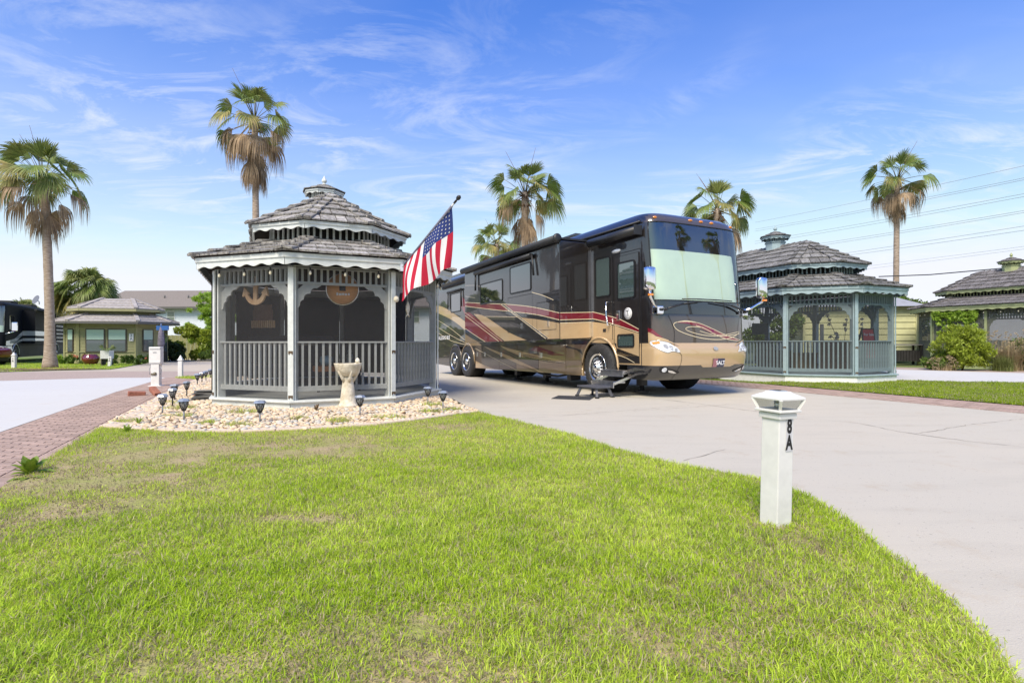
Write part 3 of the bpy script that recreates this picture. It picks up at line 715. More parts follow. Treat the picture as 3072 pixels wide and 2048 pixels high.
# bumper: tan band above, black chin below
iT = lvi(0.62)
v, f = surf(iT, iA, 0, NT, 0.62); bump = MB().add(v, f).build('front_bumper', M_tan, BUS); smooth_mesh(bump, 45)
v, f = surf(0, iT, 0, NT, 0.95); chin = MB().add(v, f).build('chin_panel', paint('chin_black', (0.014, 0.014, 0.015), 0, .25), BUS); smooth_mesh(chin, 45)
deps = None
def bvh_of(objs):
    vs = []; fs = []
    for ob in objs:
        o = len(vs); vs += [v.co.copy() for v in ob.data.vertices]; fs += [tuple(i + o for i in p.vertices) for p in ob.data.polygons]
    return BVHTree.FromPolygons(vs, fs)
BV = bvh_of([body, bump, chin, ws])
def decal_front(name, pts, m, off=0.005, parent=None, dirx=(-1, 0, 0), step=0.06, both=False):
    """pts (y,z) on the nose; projected straight back onto the skin"""
    d = Vector(dirx).normalized()
    bm = bmesh.new(); f = bm.faces.new([bm.verts.new((0, y, z)) for y, z in pts]); bmesh.ops.triangulate(bm, faces=[f])
    ys = [p[0] for p in pts]; zs = [p[1] for p in pts]
    n = int((max(ys) - min(ys)) / step)
    for i in range(1, n + 1): bmesh.ops.bisect_plane(bm, geom=bm.verts[:] + bm.edges[:] + bm.faces[:], plane_co=(0, min(ys) + i * step, 0), plane_no=(0, 1, 0))
    n = int((max(zs) - min(zs)) / step)
    for i in range(1, n + 1): bmesh.ops.bisect_plane(bm, geom=bm.verts[:] + bm.edges[:] + bm.faces[:], plane_co=(0, 0, min(zs) + i * step), plane_no=(0, 0, 1))
    for v in bm.verts:
        org_ = Vector((1.9, v.co.y, v.co.z)) - d * 2.0
        h, nrm, i, dist = BV.ray_cast(org_, d)
        if h is None: h = Vector((1.6, v.co.y, v.co.z)); nrm = Vector((1, 0, 0))
        if nrm.dot(d) > 0: nrm = -nrm
        v.co = h + nrm * off
    bmesh.ops.recalc_face_normals(bm, faces=bm.faces)
    me = bpy.data.meshes.new(name); bm.to_mesh(me); bm.free(); me.materials.append(m); o = inst(name, me, parent or BUS)
    for p in me.polygons: p.use_smooth = True
    return o
def spline(pts, n=6, closed=False):
    out = []; K = len(pts)
    rng = range(K if closed else K - 1)
    for i in rng:
        p = [pts[(i + j - 1) % K] if closed else pts[max(0, min(K - 1, i + j - 1))] for j in range(4)]
        for s in range(n):
            t = s / n
            out.append(tuple(0.5 * (2 * p[1][d] + (p[2][d] - p[0][d]) * t + (2 * p[0][d] - 5 * p[1][d] + 4 * p[2][d] - p[3][d]) * t * t + (3 * p[1][d] - p[0][d] - 3 * p[2][d] + p[3][d]) * t ** 3) for d in (0, 1)))
    if not closed: out.append(tuple(pts[-1]))
    return out
def ribbon(pts, w):
    L = []; Rr = []
    for i, p in enumerate(pts):
        a = Vector(pts[max(0, i - 1)]); b = Vector(pts[min(len(pts) - 1, i + 1)]); d = (b - a).normalized(); n = Vector((-d.y, d.x)) * w / 2
        L.append((p[0] + n.x, p[1] + n.y)); Rr.append((p[0] - n.x, p[1] - n.y))
    return L, Rr
def line_front(pts, w, m, off=0.007, name='pinstripe'):
    q = spline(pts, 8); Lf, Rt = ribbon(q, w); vs = []; fs = []
    for (a, b) in zip(Lf, Rt):
        for y, z in (a, b):
            h, nrm, i, dist = BV.ray_cast(Vector((3.5, y, z)), Vector((-1, 0, 0)))
            if h is None: h = Vector((1.6, y, z)); nrm = Vector((1, 0, 0))
            if nrm.x < 0: nrm = -nrm
            vs.append(h + nrm * off)
    for i in range(len(q) - 1): fs.append((2 * i, 2 * i + 1, 2 * i + 3, 2 * i + 2))
    return MB().add(vs, fs).build(name, m, BUS)
# nose graphics, lamps, plate, badge
decal_front('nose_stripe', spline([(-0.80, 1.46), (-0.55, 1.49), (-0.21, 1.45), (0.16, 1.34), (0.54, 1.215), (0.96, 1.12)], 5) + spline([(0.93, 1.105), (0.58, 1.14), (0.16, 1.25), (-0.21, 1.37), (-0.5, 1.44)], 5), M_maroon)
line_front([(-0.25, 1.465), (-0.55, 1.485), (-0.80, 1.465), (-0.87, 1.41), (-0.77, 1.31), (-0.49, 1.22), (-0.1, 1.15), (0.31, 1.13), (0.69, 1.165), (0.97, 1.28)], 0.013, M_pin)
line_front([(-0.1, 1.37), (-0.40, 1.385), (-0.55, 1.36), (-0.56, 1.32), (-0.38, 1.265), (-0.06, 1.215), (0.46, 1.20), (0.97, 1.25)], 0.012, M_pin)
line_front([(-0.2, 1.30), (0.1, 1.24), (0.46, 1.225), (0.97, 1.30)], 0.010, M_pin)
line_front([(-0.80, 1.468), (-0.55, 1.497), (-0.21, 1.457), (0.16, 1.347), (0.54, 1.222), (0.98, 1.12)], 0.011, M_pin)
line_front([(-0.3, 1.41), (-0.05, 1.345), (0.3, 1.21), (0.58, 1.135), (0.95, 1.10)], 0.011, M_pin)
for s in (-1, 1):
    hl = decal_front('headlight', [(s * y, z) for y, z in spline([(-1.255, 1.09), (-1.17, 1.105), (-0.98, 1.05), (-0.80, 0.885), (-0.98, 0.90), (-1.08, 0.875), (-1.22, 0.95)], 4, True)], M_lens, 0.012, dirx=(-1, -s * -0.35 * 0, 0), step=0.04)
    for (yy, zz, rr) in ((-1.08, 0.99, .045), (-0.99, 0.965, .04), (-0.90, 0.925, .03)):
        decal_front('lamp_reflector', [(s * (yy + rr * math.cos(q * .6)), zz + rr * math.sin(q * .6)) for q in range(10)], M_refl, 0.017, hl)
    decal_front('turn_signal', [(s * y, z) for y, z in [(-1.245, 1.08), (-1.17, 1.093), (-1.15, 1.05), (-1.235, 1.03)]], M_amber, 0.02, hl)
    decal_front('headlight_brow', [(s * y, z) for y, z in spline([(-1.262, 1.11), (-1.17, 1.135), (-0.95, 1.085), (-0.75, 0.99), (-0.95, 1.06), (-1.17, 1.11)], 4, True)], M_tan, 0.02)
    fg = decal_front('fog_lamp_recess', [(s * y, z) for y, z in spline([(-1.16, 0.60), (-1.0, 0.565), (-0.75, 0.50), (-0.78, 0.46), (-0.95, 0.475), (-1.15, 0.50)], 4, True)], M_gasket, 0.004)
    decal_front('fog_lamp', [(s * (-1.09 + .045 * math.cos(q * .45)), 0.545 + .045 * math.sin(q * .45)) for q in range(14)], M_lens, 0.016, fg)
    decal_front('fog_lamp_trim', [(s * y, z) for y, z in [(-1.02, .535), (-.93, .525), (-.80, .475), (-.86, .47), (-.99, .495)]], M_chrome, 0.010, fg)
decal_front('chin_tongue', [(-0.24, 0.625), (-0.15, 0.575), (0.62, 0.575), (0.75, 0.625)], M_tan, 0.006)
line_front([(-0.89, 0.985), (-0.86, 1.3), (-0.98, 1.60)], 0.008, M_gasket, 0.008, 'panel_gap'); line_front([(-0.89, 0.985), (-0.80, 0.86), (-0.76, 0.80), (-0.76, 0.66), (-0.83, 0.36)], 0.008, M_gasket, 0.008, 'panel_gap')
line_front([(0.93, 0.985), (0.92, 1.3), (1.0, 1.60)], 0.008, M_gasket, 0.008, 'panel_gap')
M_plate = mat('plate_blue', S(70, 72, 96), 0.4, var=0.5, vscale=60); 
pl = decal_front('license_plate', [(0.09, 0.575), (0.42, 0.575), (0.42, 0.745), (0.09, 0.745)], M_plate, 0.014)
decal_front('plate_panel', [(0.095, 0.58), (0.215, 0.58), (0.215, 0.74), (0.095, 0.74)], mat('plate_red', S(176, 120, 128), .4, var=.4, vscale=70), 0.017, pl)
inst('plate_lettering', text_mesh('SALT', 0.11, M_wht, bold=0.002), pl, (2.0, 0.255, 0.655), (R(88), 0, R(90)))
bd = decal_front('badge', [(0.15 + .07 * math.cos(q * .4), 0.945 + .032 * math.sin(q * .4)) for q in range(16)], M_refl, 0.014)
for y, z in ((-1.06, 3.56), (-0.17, 3.575), (0.13, 3.575), (0.43, 3.575), (1.06, 3.56)):
    h, n, i, d = BV.ray_cast(Vector((4, y, z)), Vector((-1, 0, 0)))
    mk = MB().lathe([(0, .035), (.02, .03), (.04, .015), (.048, 0)], 12, (0, 0, 0)).build('marker_light', M_amber, BUS, h, (0, R(62), 0)); mk.scale = (0.6, 1.25, 1)
# wipers
for (y0, y1, zz) in ((-1.10, -0.15, 1.80), (1.12, 0.15, 1.80)):
    wp = MB()
    P0 = Vector((1.92, y0, 1.72)); P1 = Vector((1.93, (y0 * .55 + y1 * .45), 1.83)); P2 = Vector((1.92, y1, 1.885))
    wp.tube([P0, P1], 0.020, 6).tube([P1, P2], 0.012, 6); wp.tube([Vector((1.915, y0 * 0.62, 1.925)), Vector((1.93, y0 * 0.2, 1.935)), Vector((1.93, -y0 * 0.25, 1.93))], 0.012, 6)
    wp.tube([P0 + Vector((-.06, 0, -.01)), P0 + Vector((.03, 0, 0))], 0.03, 8)
    wp.build('wiper', M_blackpl, BUS)
# ---- side skirts with wheel arches and luggage doors
ARC = 0.655; WZ = 0.54; WX = (0.0, -7.66, -8.83)
def arch_pts(cx, r, z0, a0, a1, n=14): return [(cx + r * math.cos(a0 + (a1 - a0) * i / n), WZ + r * math.sin(a0 + (a1 - a0) * i / n)) for i in range(n + 1)]
def side_poly(name, pts, m, s=-1, y=1.27, thick=0.03, parent=None, out=0.0):
    return MB().prism([(x, s * (y + out), z) for x, z in pts], (0, -s * thick, 0)).build(name, m, parent or BUS)
base = math.asin((0.335 - WZ) / ARC)
for s in (-1, 1):
    # behind the front wheel
    a_top = math.asin((1.075 - WZ) / ARC)
    pts = arch_pts(0, ARC, 0, math.pi - a_top, math.pi - base, 12) + [(-1.385, 0.335), (-1.385, 1.075)]
    side_poly('rocker_panel', pts, M_tan2, s)
    cuts = (-1.39, -2.73, -3.95, -5.16, -6.38, -7.0)
    for a, b in zip(cuts[:-1], cuts[1:]):
        dr = side_poly('luggage_door', [(b + .006, 0.34), (a - .006, 0.34), (a - .006, 1.075), (b + .006, 1.075)], M_tan2 if a > -2.0 else M_brown, s)
        MB().box((b + 0.16, s * 1.275, 0.80), (0.10, 0.014, 0.13)).build('latch', M_alu, dr, bevel=0.004)
    ptsr = [(-7.02, 1.075), (-7.02, 0.335)] + [p for p in arch_pts(WX[1], 0.6, 0, math.asin((.335 - WZ) / .6), math.pi / 2 + .25, 12)] + [p for p in arch_pts(WX[2], 0.6, 0, math.pi / 2 - .25, math.pi - math.asin((.335 - WZ) / .6), 12)] + [(XR + .02, 0.40), (XR + .02, 1.075)]
    ptsr = [(x, min(z, 1.07)) for x, z in ptsr]
    side_poly('rear_skirt', ptsr, M_blk, s)
    # arch lips
    mbx = MB()
    mbx.tube([(x, s * 1.285, z) for x, z in arch_pts(0, ARC + .01, 0, -0.25, math.pi - base, 24)], 0.026, 6).build('arch_lip', M_tan, BUS)
    for wx in WX[1:]:
        MB().tube([(x, s * 1.28, z) for x, z in arch_pts(wx, .605, 0, -0.1, math.pi + .1, 22)], 0.022, 6).build('arch_lip', M_tan2 if wx > -8 else M_brown, BUS)
    side_poly('skirt_front', [(0.655, 0.62), (1.0, 0.62), (1.0, 1.07), (math.cos(.95) * ARC, 1.07)] + arch_pts(0, ARC, 0, .9, 0.14, 6), M_tan, s)
MB().box((-5.3, 0, 0.72), (10.8, 1.9, 0.62)).box((0.75, 0, 0.75), (1.5, 1.6, 0.5)).build('underbody', M_under_b, BUS)
for x in (-4.7, -3.0, 0.9): MB().box((x, -0.85, 0.36), (0.16, 0.16, 0.36)).lathe([(0.16, .045), (.16, .07), (.05, .09), (.05, .3)], 12, (x, -.85, 0)).build('levelling_jack', M_blackpl, BUS)
MB().tube([(-1.6, -1.0, .33), (-2.2, -1.0, .25), (-2.9, -1.0, .27), (-3.3, -1.0, .33)], .03, 6).box((-1.45, -1.0, .27), (.16, .3, .18)).build('hose_tray', M_blackpl, BUS)
# wheels
def wheel(x, s, steer):
    w = empty('wheel', (x, s * 1.20, WZ), 0, parent=BUS)
    sgn = s
    tp = [(0.30, -.14), (.44, -.145), (.50, -.13), (.535, -.10), (.54, 0), (.535, .10), (.50, .13), (.44, .145), (.31, .14), (.30, .12)]
    MB().lathe([(r, h * sgn) for r, h in tp], 40, axis='y').build('tyre', M_rub, w)
    g = MB()
    for rr in (.515,):
        for k in range(36):
            a = k * math.pi / 18; g.box((rr * math.cos(a), 0.122 * sgn, rr * math.sin(a)), (.012, .012, .035), M=Matrix.Rotation(-a, 3, 'Y'))
    g.build('tread_block', M_rub, w)
    if steer: prof = [(.305, .125), (.315, .15), (.295, .145), (.275, .11), (.255, .115), (.225, .13), (.175, .135), (.15, .125), (.145, .125), (.09, .125), (.085, .19), (.06, .215), (0, .22)]
    else: prof = [(.305, .125), (.315, .15), (.295, .145), (.28, .06), (.27, .0), (.225, -.02), (.16, -.02), (.15, .0), (.11, .02), (.105, .13), (.08, .15), (0, .15)]
    MB().lathe([(r, h * sgn) for r, h in prof], 40, axis='y', caps=False).build('rim', M_alu, w)
    for k in range(10):
        a = k * math.pi / 5
        y = (.134 if steer else -.018) * sgn
        MB().lathe([(.022, -.004), (.022, .003), (0, .004)], 10, axis='y').build('hand_hole', M_gasket, w, (.232 * math.cos(a), y, .232 * math.sin(a)))
        a += .31
        MB().lathe([(.016, -.01), (.016, .03), (.010, .04), (0, .041)], 6, axis='y').build('lug_nut', M_chrome, w, (.125 * math.cos(a), (.125 if steer else .0) * sgn, .125 * math.sin(a)), (0, 0, 0 if sgn > 0 else math.pi))
    return w
for s in (-1, 1):
    wheel(0, s, True)
    for wx in WX[1:]: wheel(wx, s, False)
    for wx in WX: MB().lathe([(0, -.40 * s), (.60, -.40 * s), (.60, .0)], 24, axis='y', caps=False).build('wheel_well', M_under_b, BUS, (wx, s * 1.235, WZ + .03), fix=False)
# ---- slide-out room
SX0, SX1, SY, SZ0, SZ1 = -0.30, -5.83, -2.12, 1.17, 3.36
slide = MB().box(((SX0 + SX1) / 2, (SY - 1.2) / 2, (SZ0 + SZ1) / 2), (SX0 - SX1, -SY - 1.2, SZ1 - SZ0)).build('slide_out', M_blk, BUS, bevel=0.012)
def sdec(name, pts, m, y=SY, off=0.004, parent=None): return MB().add([(x, y - off, z) for x, z in pts], [tuple(range(len(pts)))]).build(name, m, parent or slide, fix=False)
def sline(pts, w, m, y=SY, off=0.007, name='pinstripe', parent=None, sp=True):
    q = spline(pts, 8) if sp and len(pts) > 2 else pts; L_, R_ = ribbon(q, w); vs = []; fs = []
    for a, b in zip(L_, R_): vs += [(a[0], y - off, a[1]), (b[0], y - off, b[1])]
    for i in range(len(q) - 1): fs.append((2 * i, 2 * i + 1, 2 * i + 3, 2 * i + 2))
    return MB().add(vs, fs).build(name, m, parent or slide, fix=False)
red_t = [(-5.8, 2.43), (-4.63, 2.31), (-3.59, 2.21), (-2.76, 2.13), (-1.5, 1.97), (-0.31, 1.755)]; red_b = [(-0.31, 1.60), (-1.34, 1.78), (-2.57, 1.93), (-3.81, 2.07), (-5.8, 2.31)]
sdec('paint_stripe', spline(red_t, 4) + spline(red_b, 4), M_maroon, off=0.003)
sline(red_t, 0.018, M_pin); sline(red_b, 0.018, M_pin)
sdec('paint_stripe', spline([(-2.25, 1.765), (-1.34, 1.67), (-0.31, 1.53)], 4) + [(-0.31, 1.19), (-0.85, 1.19)] + spline([(-0.85, 1.2), (-1.38, 1.43), (-2.25, 1.765)], 3)[:-1], M_tan, off=0.003)
sdec('paint_stripe', spline([(-5.13, 2.03), (-4.32, 1.91), (-2.81, 1.41), (-1.84, 1.185)], 4) + [(-3.05, 1.18)] + spline([(-3.05, 1.185), (-4.15, 1.57), (-5.13, 2.03)], 3)[1:-1], M_tan, off=0.003)
sdec('paint_stripe', [(-5.82, 2.12), (-5.46, 2.10), (-4.15, 1.60), (-3.12, 1.18), (-4.30, 1.18), (-5.82, 1.62)], M_maroon, off=0.0035)
sline([(-5.8, 2.02), (-4.6, 1.60), (-3.40, 1.18)], 0.02, M_pin); sline([(-5.8, 2.12), (-4.9, 1.80), (-3.20, 1.185)], 0.012, M_pin); sline([(-5.8, 1.62), (-5.0, 1.38), (-4.30, 1.185)], 0.018, M_pin)
sline([(-3.30, 2.19), (-2.1, 1.70), (-0.90, 1.20)], 0.02, M_pin, sp=False); sline([(-3.06, 2.16), (-1.9, 1.66), (-0.75, 1.20)], 0.014, M_pin, sp=False)
sdec('paint_stripe', [(-3.28, 2.19), (-3.10, 2.17), (-0.80, 1.21), (-0.92, 1.21)], mat('grey_paint', S(92, 90, 92), .35, coat=1.0), off=0.005)
sline([(-1.54, 2.33), (-1.0, 2.20), (-0.55, 2.06)], 0.016, M_pin); sline([(-4.32, 1.905), (-3.4, 1.85), (-2.3, 1.775)], 0.012, M_pin)
sdec('paint_stripe', [(-5.82, 1.45), (-5.3, 1.30), (-4.75, 1.18), (-5.82, 1.18)], M_tan2, off=0.003)
for pts in ([(-5.8, 2.95), (-4.9, 2.86), (-4.63, 2.80), (-3.2, 2.62)], [(-5.8, 2.62), (-5.0, 2.50)]): sline(pts, 0.03, mat('ghost_stripe', S(120, 112, 104), .35, coat=1.0))
# slide end wall graphics
for z0, z1, m in ((1.60, 1.755, M_maroon), (1.18, 1.53, M_tan)):
    MB().add([(SX0 + .004, SY + .006, z0), (SX0 + .004, -1.28, z0 + .035), (SX0 + .004, -1.28, z1 + .035), (SX0 + .004, SY + .006, z1)], [(0, 1, 2, 3)]).build('paint_stripe', m, slide, fix=False)
for z in (1.60, 1.755, 1.53): MB().add([(SX0 + .006, SY + .006, z - .008), (SX0 + .006, -1.28, z + .027), (SX0 + .006, -1.28, z + .043), (SX0 + .006, SY + .006, z + .008)], [(0, 1, 2, 3)]).build('pinstripe', M_pin, slide, fix=False)
MB().box((SX0 + .03, -1.285, 2.33), (.05, .035, 2.2)).build('slide_trim', M_alu, slide)
def window(x0, x1, z0, z1, y, glass, parent, r=0.07, name='window'):
    def rr(x0, x1, z0, z1, r):
        out = []
        for cx, cz, a in ((x1 - r, z1 - r, 0), (x0 + r, z1 - r, 90), (x0 + r, z0 + r, 180), (x1 - r, z0 + r, 270)):
            for k in range(5): q = R(a + k * 22.5); out.append((cx + r * math.cos(q), cz + r * math.sin(q)))
        return out
    P = rr(x0, x1, z0, z1, r); Q = rr(x0 + .035, x1 - .035, z0 + .035, z1 - .035, max(.02, r - .03)); n = len(P)
    fr = MB().add([(x, y - .016, z) for x, z in P] + [(x, y - .016, z) for x, z in Q] + [(x, y, z) for x, z in P] + [(x, y - .006, z) for x, z in Q],
                  [(i, (i + 1) % n, n + (i + 1) % n, n + i) for i in range(n)] + [(i, 2 * n + i, 2 * n + (i + 1) % n, (i + 1) % n) for i in range(n)] + [(n + i, n + (i + 1) % n, 3 * n + (i + 1) % n, 3 * n + i) for i in range(n)]).build(name, M_gasket, parent)
    MB().add([(x, y - .008, z) for x, z in Q], [tuple(range(n))]).build('pane', glass, fr, fix=False)
    return fr
window(-2.71, -1.58, 2.38, 3.09, SY, M_tint, slide); window(-4.63, -3.14, 2.26, 2.86, SY, M_tint, slide)
for x0, x1, z0, z1 in ((-2.84, -1.52, 1.40, 2.30), (-1.31, -0.44, 1.40, 2.05)):
    q = [(x0, z0), (x1, z0), (x1, z1), (x0, z1), (x0, z0)]; 
    dr = sline(q, 0.010, M_gasket, off=0.009, name='luggage_door', sp=False)
    MB().box(((x0 + x1) / 2 + .1, SY - .012, z0 + .14), (.035, .02, .14)).build('latch', M_alu, dr)
# awnings
aw = MB().tube([(SX0 - .0, SY - .06, 3.40), (SX1 - .05, SY - .06, 3.40)], 0.085, 12).box(((SX0 + SX1) / 2, -1.68, 3.41), (SX0 - SX1, 0.92, 0.04)).build('slide_topper_awning', mat('awning_fabric', (0.022, 0.024, 0.028), .55, var=.2, vscale=10), BUS)
MB().lathe([(.105, 0), (.105, .035), (.06, .06), (0, .06)], 14, (SX0, SY - .06, 3.40), axis='x').build('end_cap', M_blackpl, aw)
MB().tube([(-4.87, SY - .07, 3.20), (-1.46, SY - .07, 3.20)], 0.055, 10).tube([(-1.45, SY - .05, 3.24), (-1.36, SY - .06, 2.72)], .028, 6).tube([(-4.86, SY - .05, 3.22), (-4.86, SY - .06, 2.70)], .028, 6).build('window_awning', M_blackpl, BUS)
MB().tube([(-5.95, -1.42, 3.43), (-10.6, -1.42, 3.43)], 0.075, 10).build('slide_topper_awning', M_blackpl, BUS)
MB().tube([(-0.15, -1.42, 3.31), (1.44, -1.38, 3.31)], 0.085, 12).build('entry_awning', M_blackpl, BUS)
MB().box((1.45, -1.38, 3.31), (.03, .20, .20)).build('awning_bracket', M_blackpl, BUS, bevel=.01)
MB().tube([(-5.8, -1.285, 3.53), (1.40, -1.275, 3.50)], 0.022, 6).build('roof_rail', M_blackpl, BUS)
MB().box((-5.5, 0, 3.79), (5.0, 1.7, 0.08)).box((-2.6, 0, 3.86), (1.0, .7, .2)).box((-7.0, 0, 3.86), (1.0, .7, .2)).build('roof_equipment', M_blackpl, BUS, bevel=.03)
MB().box((-5.9, -.7, 3.80), (9, .5, .10)).build('roof_cove', M_blk, BUS, bevel=.03)
# ---- flat right side: stripes, entry door, windows (skin at y = -1.27)
YS = -1.27
def bdec(name, pts, m, off=0.004): return sdec(name, pts, m, YS, off, BUS)
rt = [(-0.27, 1.80), (0.3, 1.68), (0.76, 1.565), (1.27, 1.37)]; rb = [(1.27, 1.30), (0.76, 1.425), (0.3, 1.53), (-0.27, 1.645)]
bdec('paint_stripe', spline(rt, 5) + spline(rb, 5), M_maroon, .013); sline(rt, .016, M_pin, YS, .015, parent=BUS); sline(rb, .016, M_pin, YS, .015, parent=BUS)
bdec('paint_stripe', [(-0.30, 1.575), (0.3, 1.50), (0.79, 1.39), (1.27, 1.27), (1.27, 1.07), (0.5, 1.07), (-0.30, 1.10)], M_tan, .012)
decal_front('nose_stripe', [(-1.262, 1.36), (-1.235, 1.33), (-1.19, 1.25), (-1.10, 1.155), (-1.21, 1.20), (-1.262, 1.28)], M_maroon, .008, step=.03)
decal_front('nose_flank', [(-1.262, 1.29), (-1.20, 1.19), (-1.0, 1.12), (-0.95, 1.06), (-1.262, 1.06)], M_tan, .006, step=.03)
# rear part
bdec('paint_stripe', spline([(-11.0, 2.75), (-9.87, 2.56), (-7.5, 1.83)], 5) + spline([(-7.5, 1.50), (-9.05, 2.03), (-11.0, 2.48)], 5), M_tan)
for dzz in (0, .28, .5): sline([(-11.0, 2.2 - dzz), (-9.3, 1.75 - dzz * .9), (-7.4, 1.12 - dzz * .05)], .018, M_pin, YS, .007, parent=BUS)
bdec('paint_stripe', [(-7.9, 1.55), (-7.2, 1.28), (-6.4, 1.09), (-7.9, 1.09)], M_tan2)
bdec('paint_stripe', [(-8.3, 2.9), (-7.6, 2.6), (-6.2, 2.1), (-6.2, 1.6), (-7.9, 2.2), (-8.3, 2.5)], M_maroon)
window(-9.30, -8.30, 2.34, 3.05, YS, M_tint, BUS)
MB().tube([(-9.55, YS - .05, 3.12), (-8.15, YS - .05, 3.12)], .04, 8).tube([(-9.5, YS - .04, 3.12), (-9.5, YS - .05, 2.5)], .025, 6).tube([(-8.17, YS - .04, 3.14), (-8.1, YS - .05, 2.5)], .025, 6).build('window_awning', M_blackpl, BUS)
inst('lettering', text_mesh('ALLEGRO BUS', 0.20, M_wht, bold=0.004), BUS, (-10.05, YS - .010, 1.42), (R(90), 0, 0))
# skirt graphics
for pts, m in (([(-6.98, .58), (-6.3, .45), (-5.5, .345), (-6.98, .345)], M_tan), ([(-6.3, 1.07), (-4.44, .76), (-2.73, .40), (-2.4, .345), (-2.9, .345), (-4.6, .68), (-6.0, .98)], M_tan), ([(-5.1, 1.07), (-3.64, .89), (-1.39, .66), (-2.08, .60), (-3.64, .74), (-4.6, .93)], M_tan),
               ([(-3.6, .82), (-2.2, .70), (-1.45, .60), (-2.2, .62), (-3.6, .72)], M_blk), ([(-2.9, 1.05), (-1.8, .86), (-1.42, .80), (-2.0, .80), (-3.2, .93)], M_maroon), ([(-1.38, 1.05), (-0.72, .93), (-0.66, .82), (-0.9, .93), (-1.38, .99)], M_blk), ([(-4.0, .55), (-2.9, .40), (-2.74, .345), (-4.0, .345)], M_tan2)):
    bdec('paint_stripe', pts, m, .004)
sline([(-7.0, 1.0), (-5.5, .68), (-4.0, .36)], .014, M_pin, YS, .007, parent=BUS); sline([(-5.0, 1.06), (-3.0, .72), (-1.4, .62)], .012, M_pin, YS, .007, parent=BUS)
# entry door
dpts = [(0.60, 0.66), (1.34, 0.66), (1.34, 2.90), (0.54, 2.90), (0.54, 1.10), (0.62, 0.95)]
door = side_poly('entry_door', dpts, M_blk, -1, 1.27, .02, out=.010)
sline([(x, z) for x, z in dpts + dpts[:1]], .014, M_gasket, YS, .0165, 'door_seal', door, sp=False)
sline([(.48, .62), (1.40, .62), (1.40, 2.96), (.48, 2.96), (.48, 1.15)], .022, M_blackpl, YS, .012, 'door_frame', door, sp=False)
bdec('paint_stripe', [(0.615, 1.05), (0.56, 1.455), (0.79, 1.39), (1.335, 1.26), (1.335, .80), (0.62, .97)], M_tan, .0175)
bdec('paint_stripe', [(0.56, 1.62), (0.76, 1.565), (1.335, 1.345), (1.335, 1.28), (0.76, 1.425), (0.56, 1.47)], M_maroon, .0185)
sline([(0.56, 1.62), (0.76, 1.567), (1.335, 1.347)], .014, M_pin, YS, .021, parent=door); sline([(0.56, 1.47), (0.76, 1.425), (1.335, 1.28)], .014, M_pin, YS, .021, parent=door)
sline([(0.64, .83), (0.95, .76), (1.2, .67)], .012, M_pin, YS, .021, parent=door)
window(0.66, 1.24, 1.98, 2.77, YS - .012, M_tintg, door); window(0.66, 1.20, 0.98, 1.26, YS - .018, M_tintg, door, .05)
lg = MB().lathe([(0, .006), (.12, .006), (.122, 0)], 28, (1.0, YS - .012, 1.68), axis='y').build('round_sticker', M_wht, door)
lg.data.transform(Matrix.Translation((0, 2 * (YS - .012), 0)) @ Matrix.Scale(-1, 4, (0, 1, 0)))
M_logo = mat('logo_grey', S(70, 70, 76), .5)
inst('emblem', text_mesh('T', 0.17, M_logo), lg, (1.0, YS - .022, 1.68), (R(90), R(-8), 0))
MB().lathe([(.098, 0), (.105, 0)], 28, (1.0, YS - .0215, 1.68), axis='y', caps=False).build('emblem_ring', M_logo, lg)
MB().box((.70, YS - .03, 1.66), (.09, .03, .20)).build('door_latch', M_chrome, door, bevel=.01)
MB().tube([(.38, YS - .01, 1.96), (.38, YS - .09, 1.96), (.36, YS - .09, 1.70), (.40, YS - .09, 1.46), (.40, YS - .01, 1.46)], .020, 8).build('grab_handle', M_chrome, BUS)
MB().lathe([(0, .05), (.06, .045), (.12, .02), (.13, 0)], 14).build('porch_light', M_lens, BUS, (.62, YS - .0, 3.03), (R(90), 0, 0)).scale = (1.2, .35, .8)
window(-0.13, 0.42, 2.09, 2.98, YS, M_tintg, BUS); window(1.42, 1.50, 2.02, 2.70, YS - .001, M_tintg, BUS, .03)
MB().box((.20, YS - .012, 1.36), (.10, .02, .07)).build('socket', M_blackpl, BUS)
# mirrors
for s, yy, zz in ((-1, -1.52, 2.28), (1, 1.60, 2.24)):
    mr = MB().box((0, 0, 0), (.19, .23, .46)).build('mirror', M_chrome, BUS, (1.93, yy, zz), bevel=.085); smooth_mesh(mr, 60)
    ar = MB().tube([(1.78, s * 1.16, 1.74), (1.86, s * 1.36, 1.80), (1.94, yy, 1.94), (1.94, yy, 2.06)], .027, 8).build('mirror_arm', M_chrome, BUS)
    MB().box((1.78, s * 1.18, 1.70), (.14, .16, .16)).build('arm_bracket', M_chrome, ar, bevel=.02)
    MB().box((1.98, yy + s * .02, 1.97), (.05, .09, .04)).build('turn_repeater', M_amber, ar)
# entry steps
st = empty('entry_steps', (0, 0, 0), 0, parent=BUS)
M_step = mat('step_metal', (0.66, 0.66, 0.66), .28, metal=1.0, var=.2, vscale=5)
for y, z in ((-1.42, .50), (-1.66, .28)): MB().box((.80, y, z), (.74, .30, .035)).box((.80, y - .14, z - .05), (.74, .02, .12)).build('step_tread', M_step, st, bevel=.006)
for x in (.42, 1.18):
    MB().beam((x, -1.18, .58), (x, -1.55, .46), .03, .05).beam((x, -1.35, .40), (x, -1.80, .26), .03, .05).beam((x, -1.2, .45), (x, -1.35, .40), .03, .05).build('step_arm', M_alu, st)
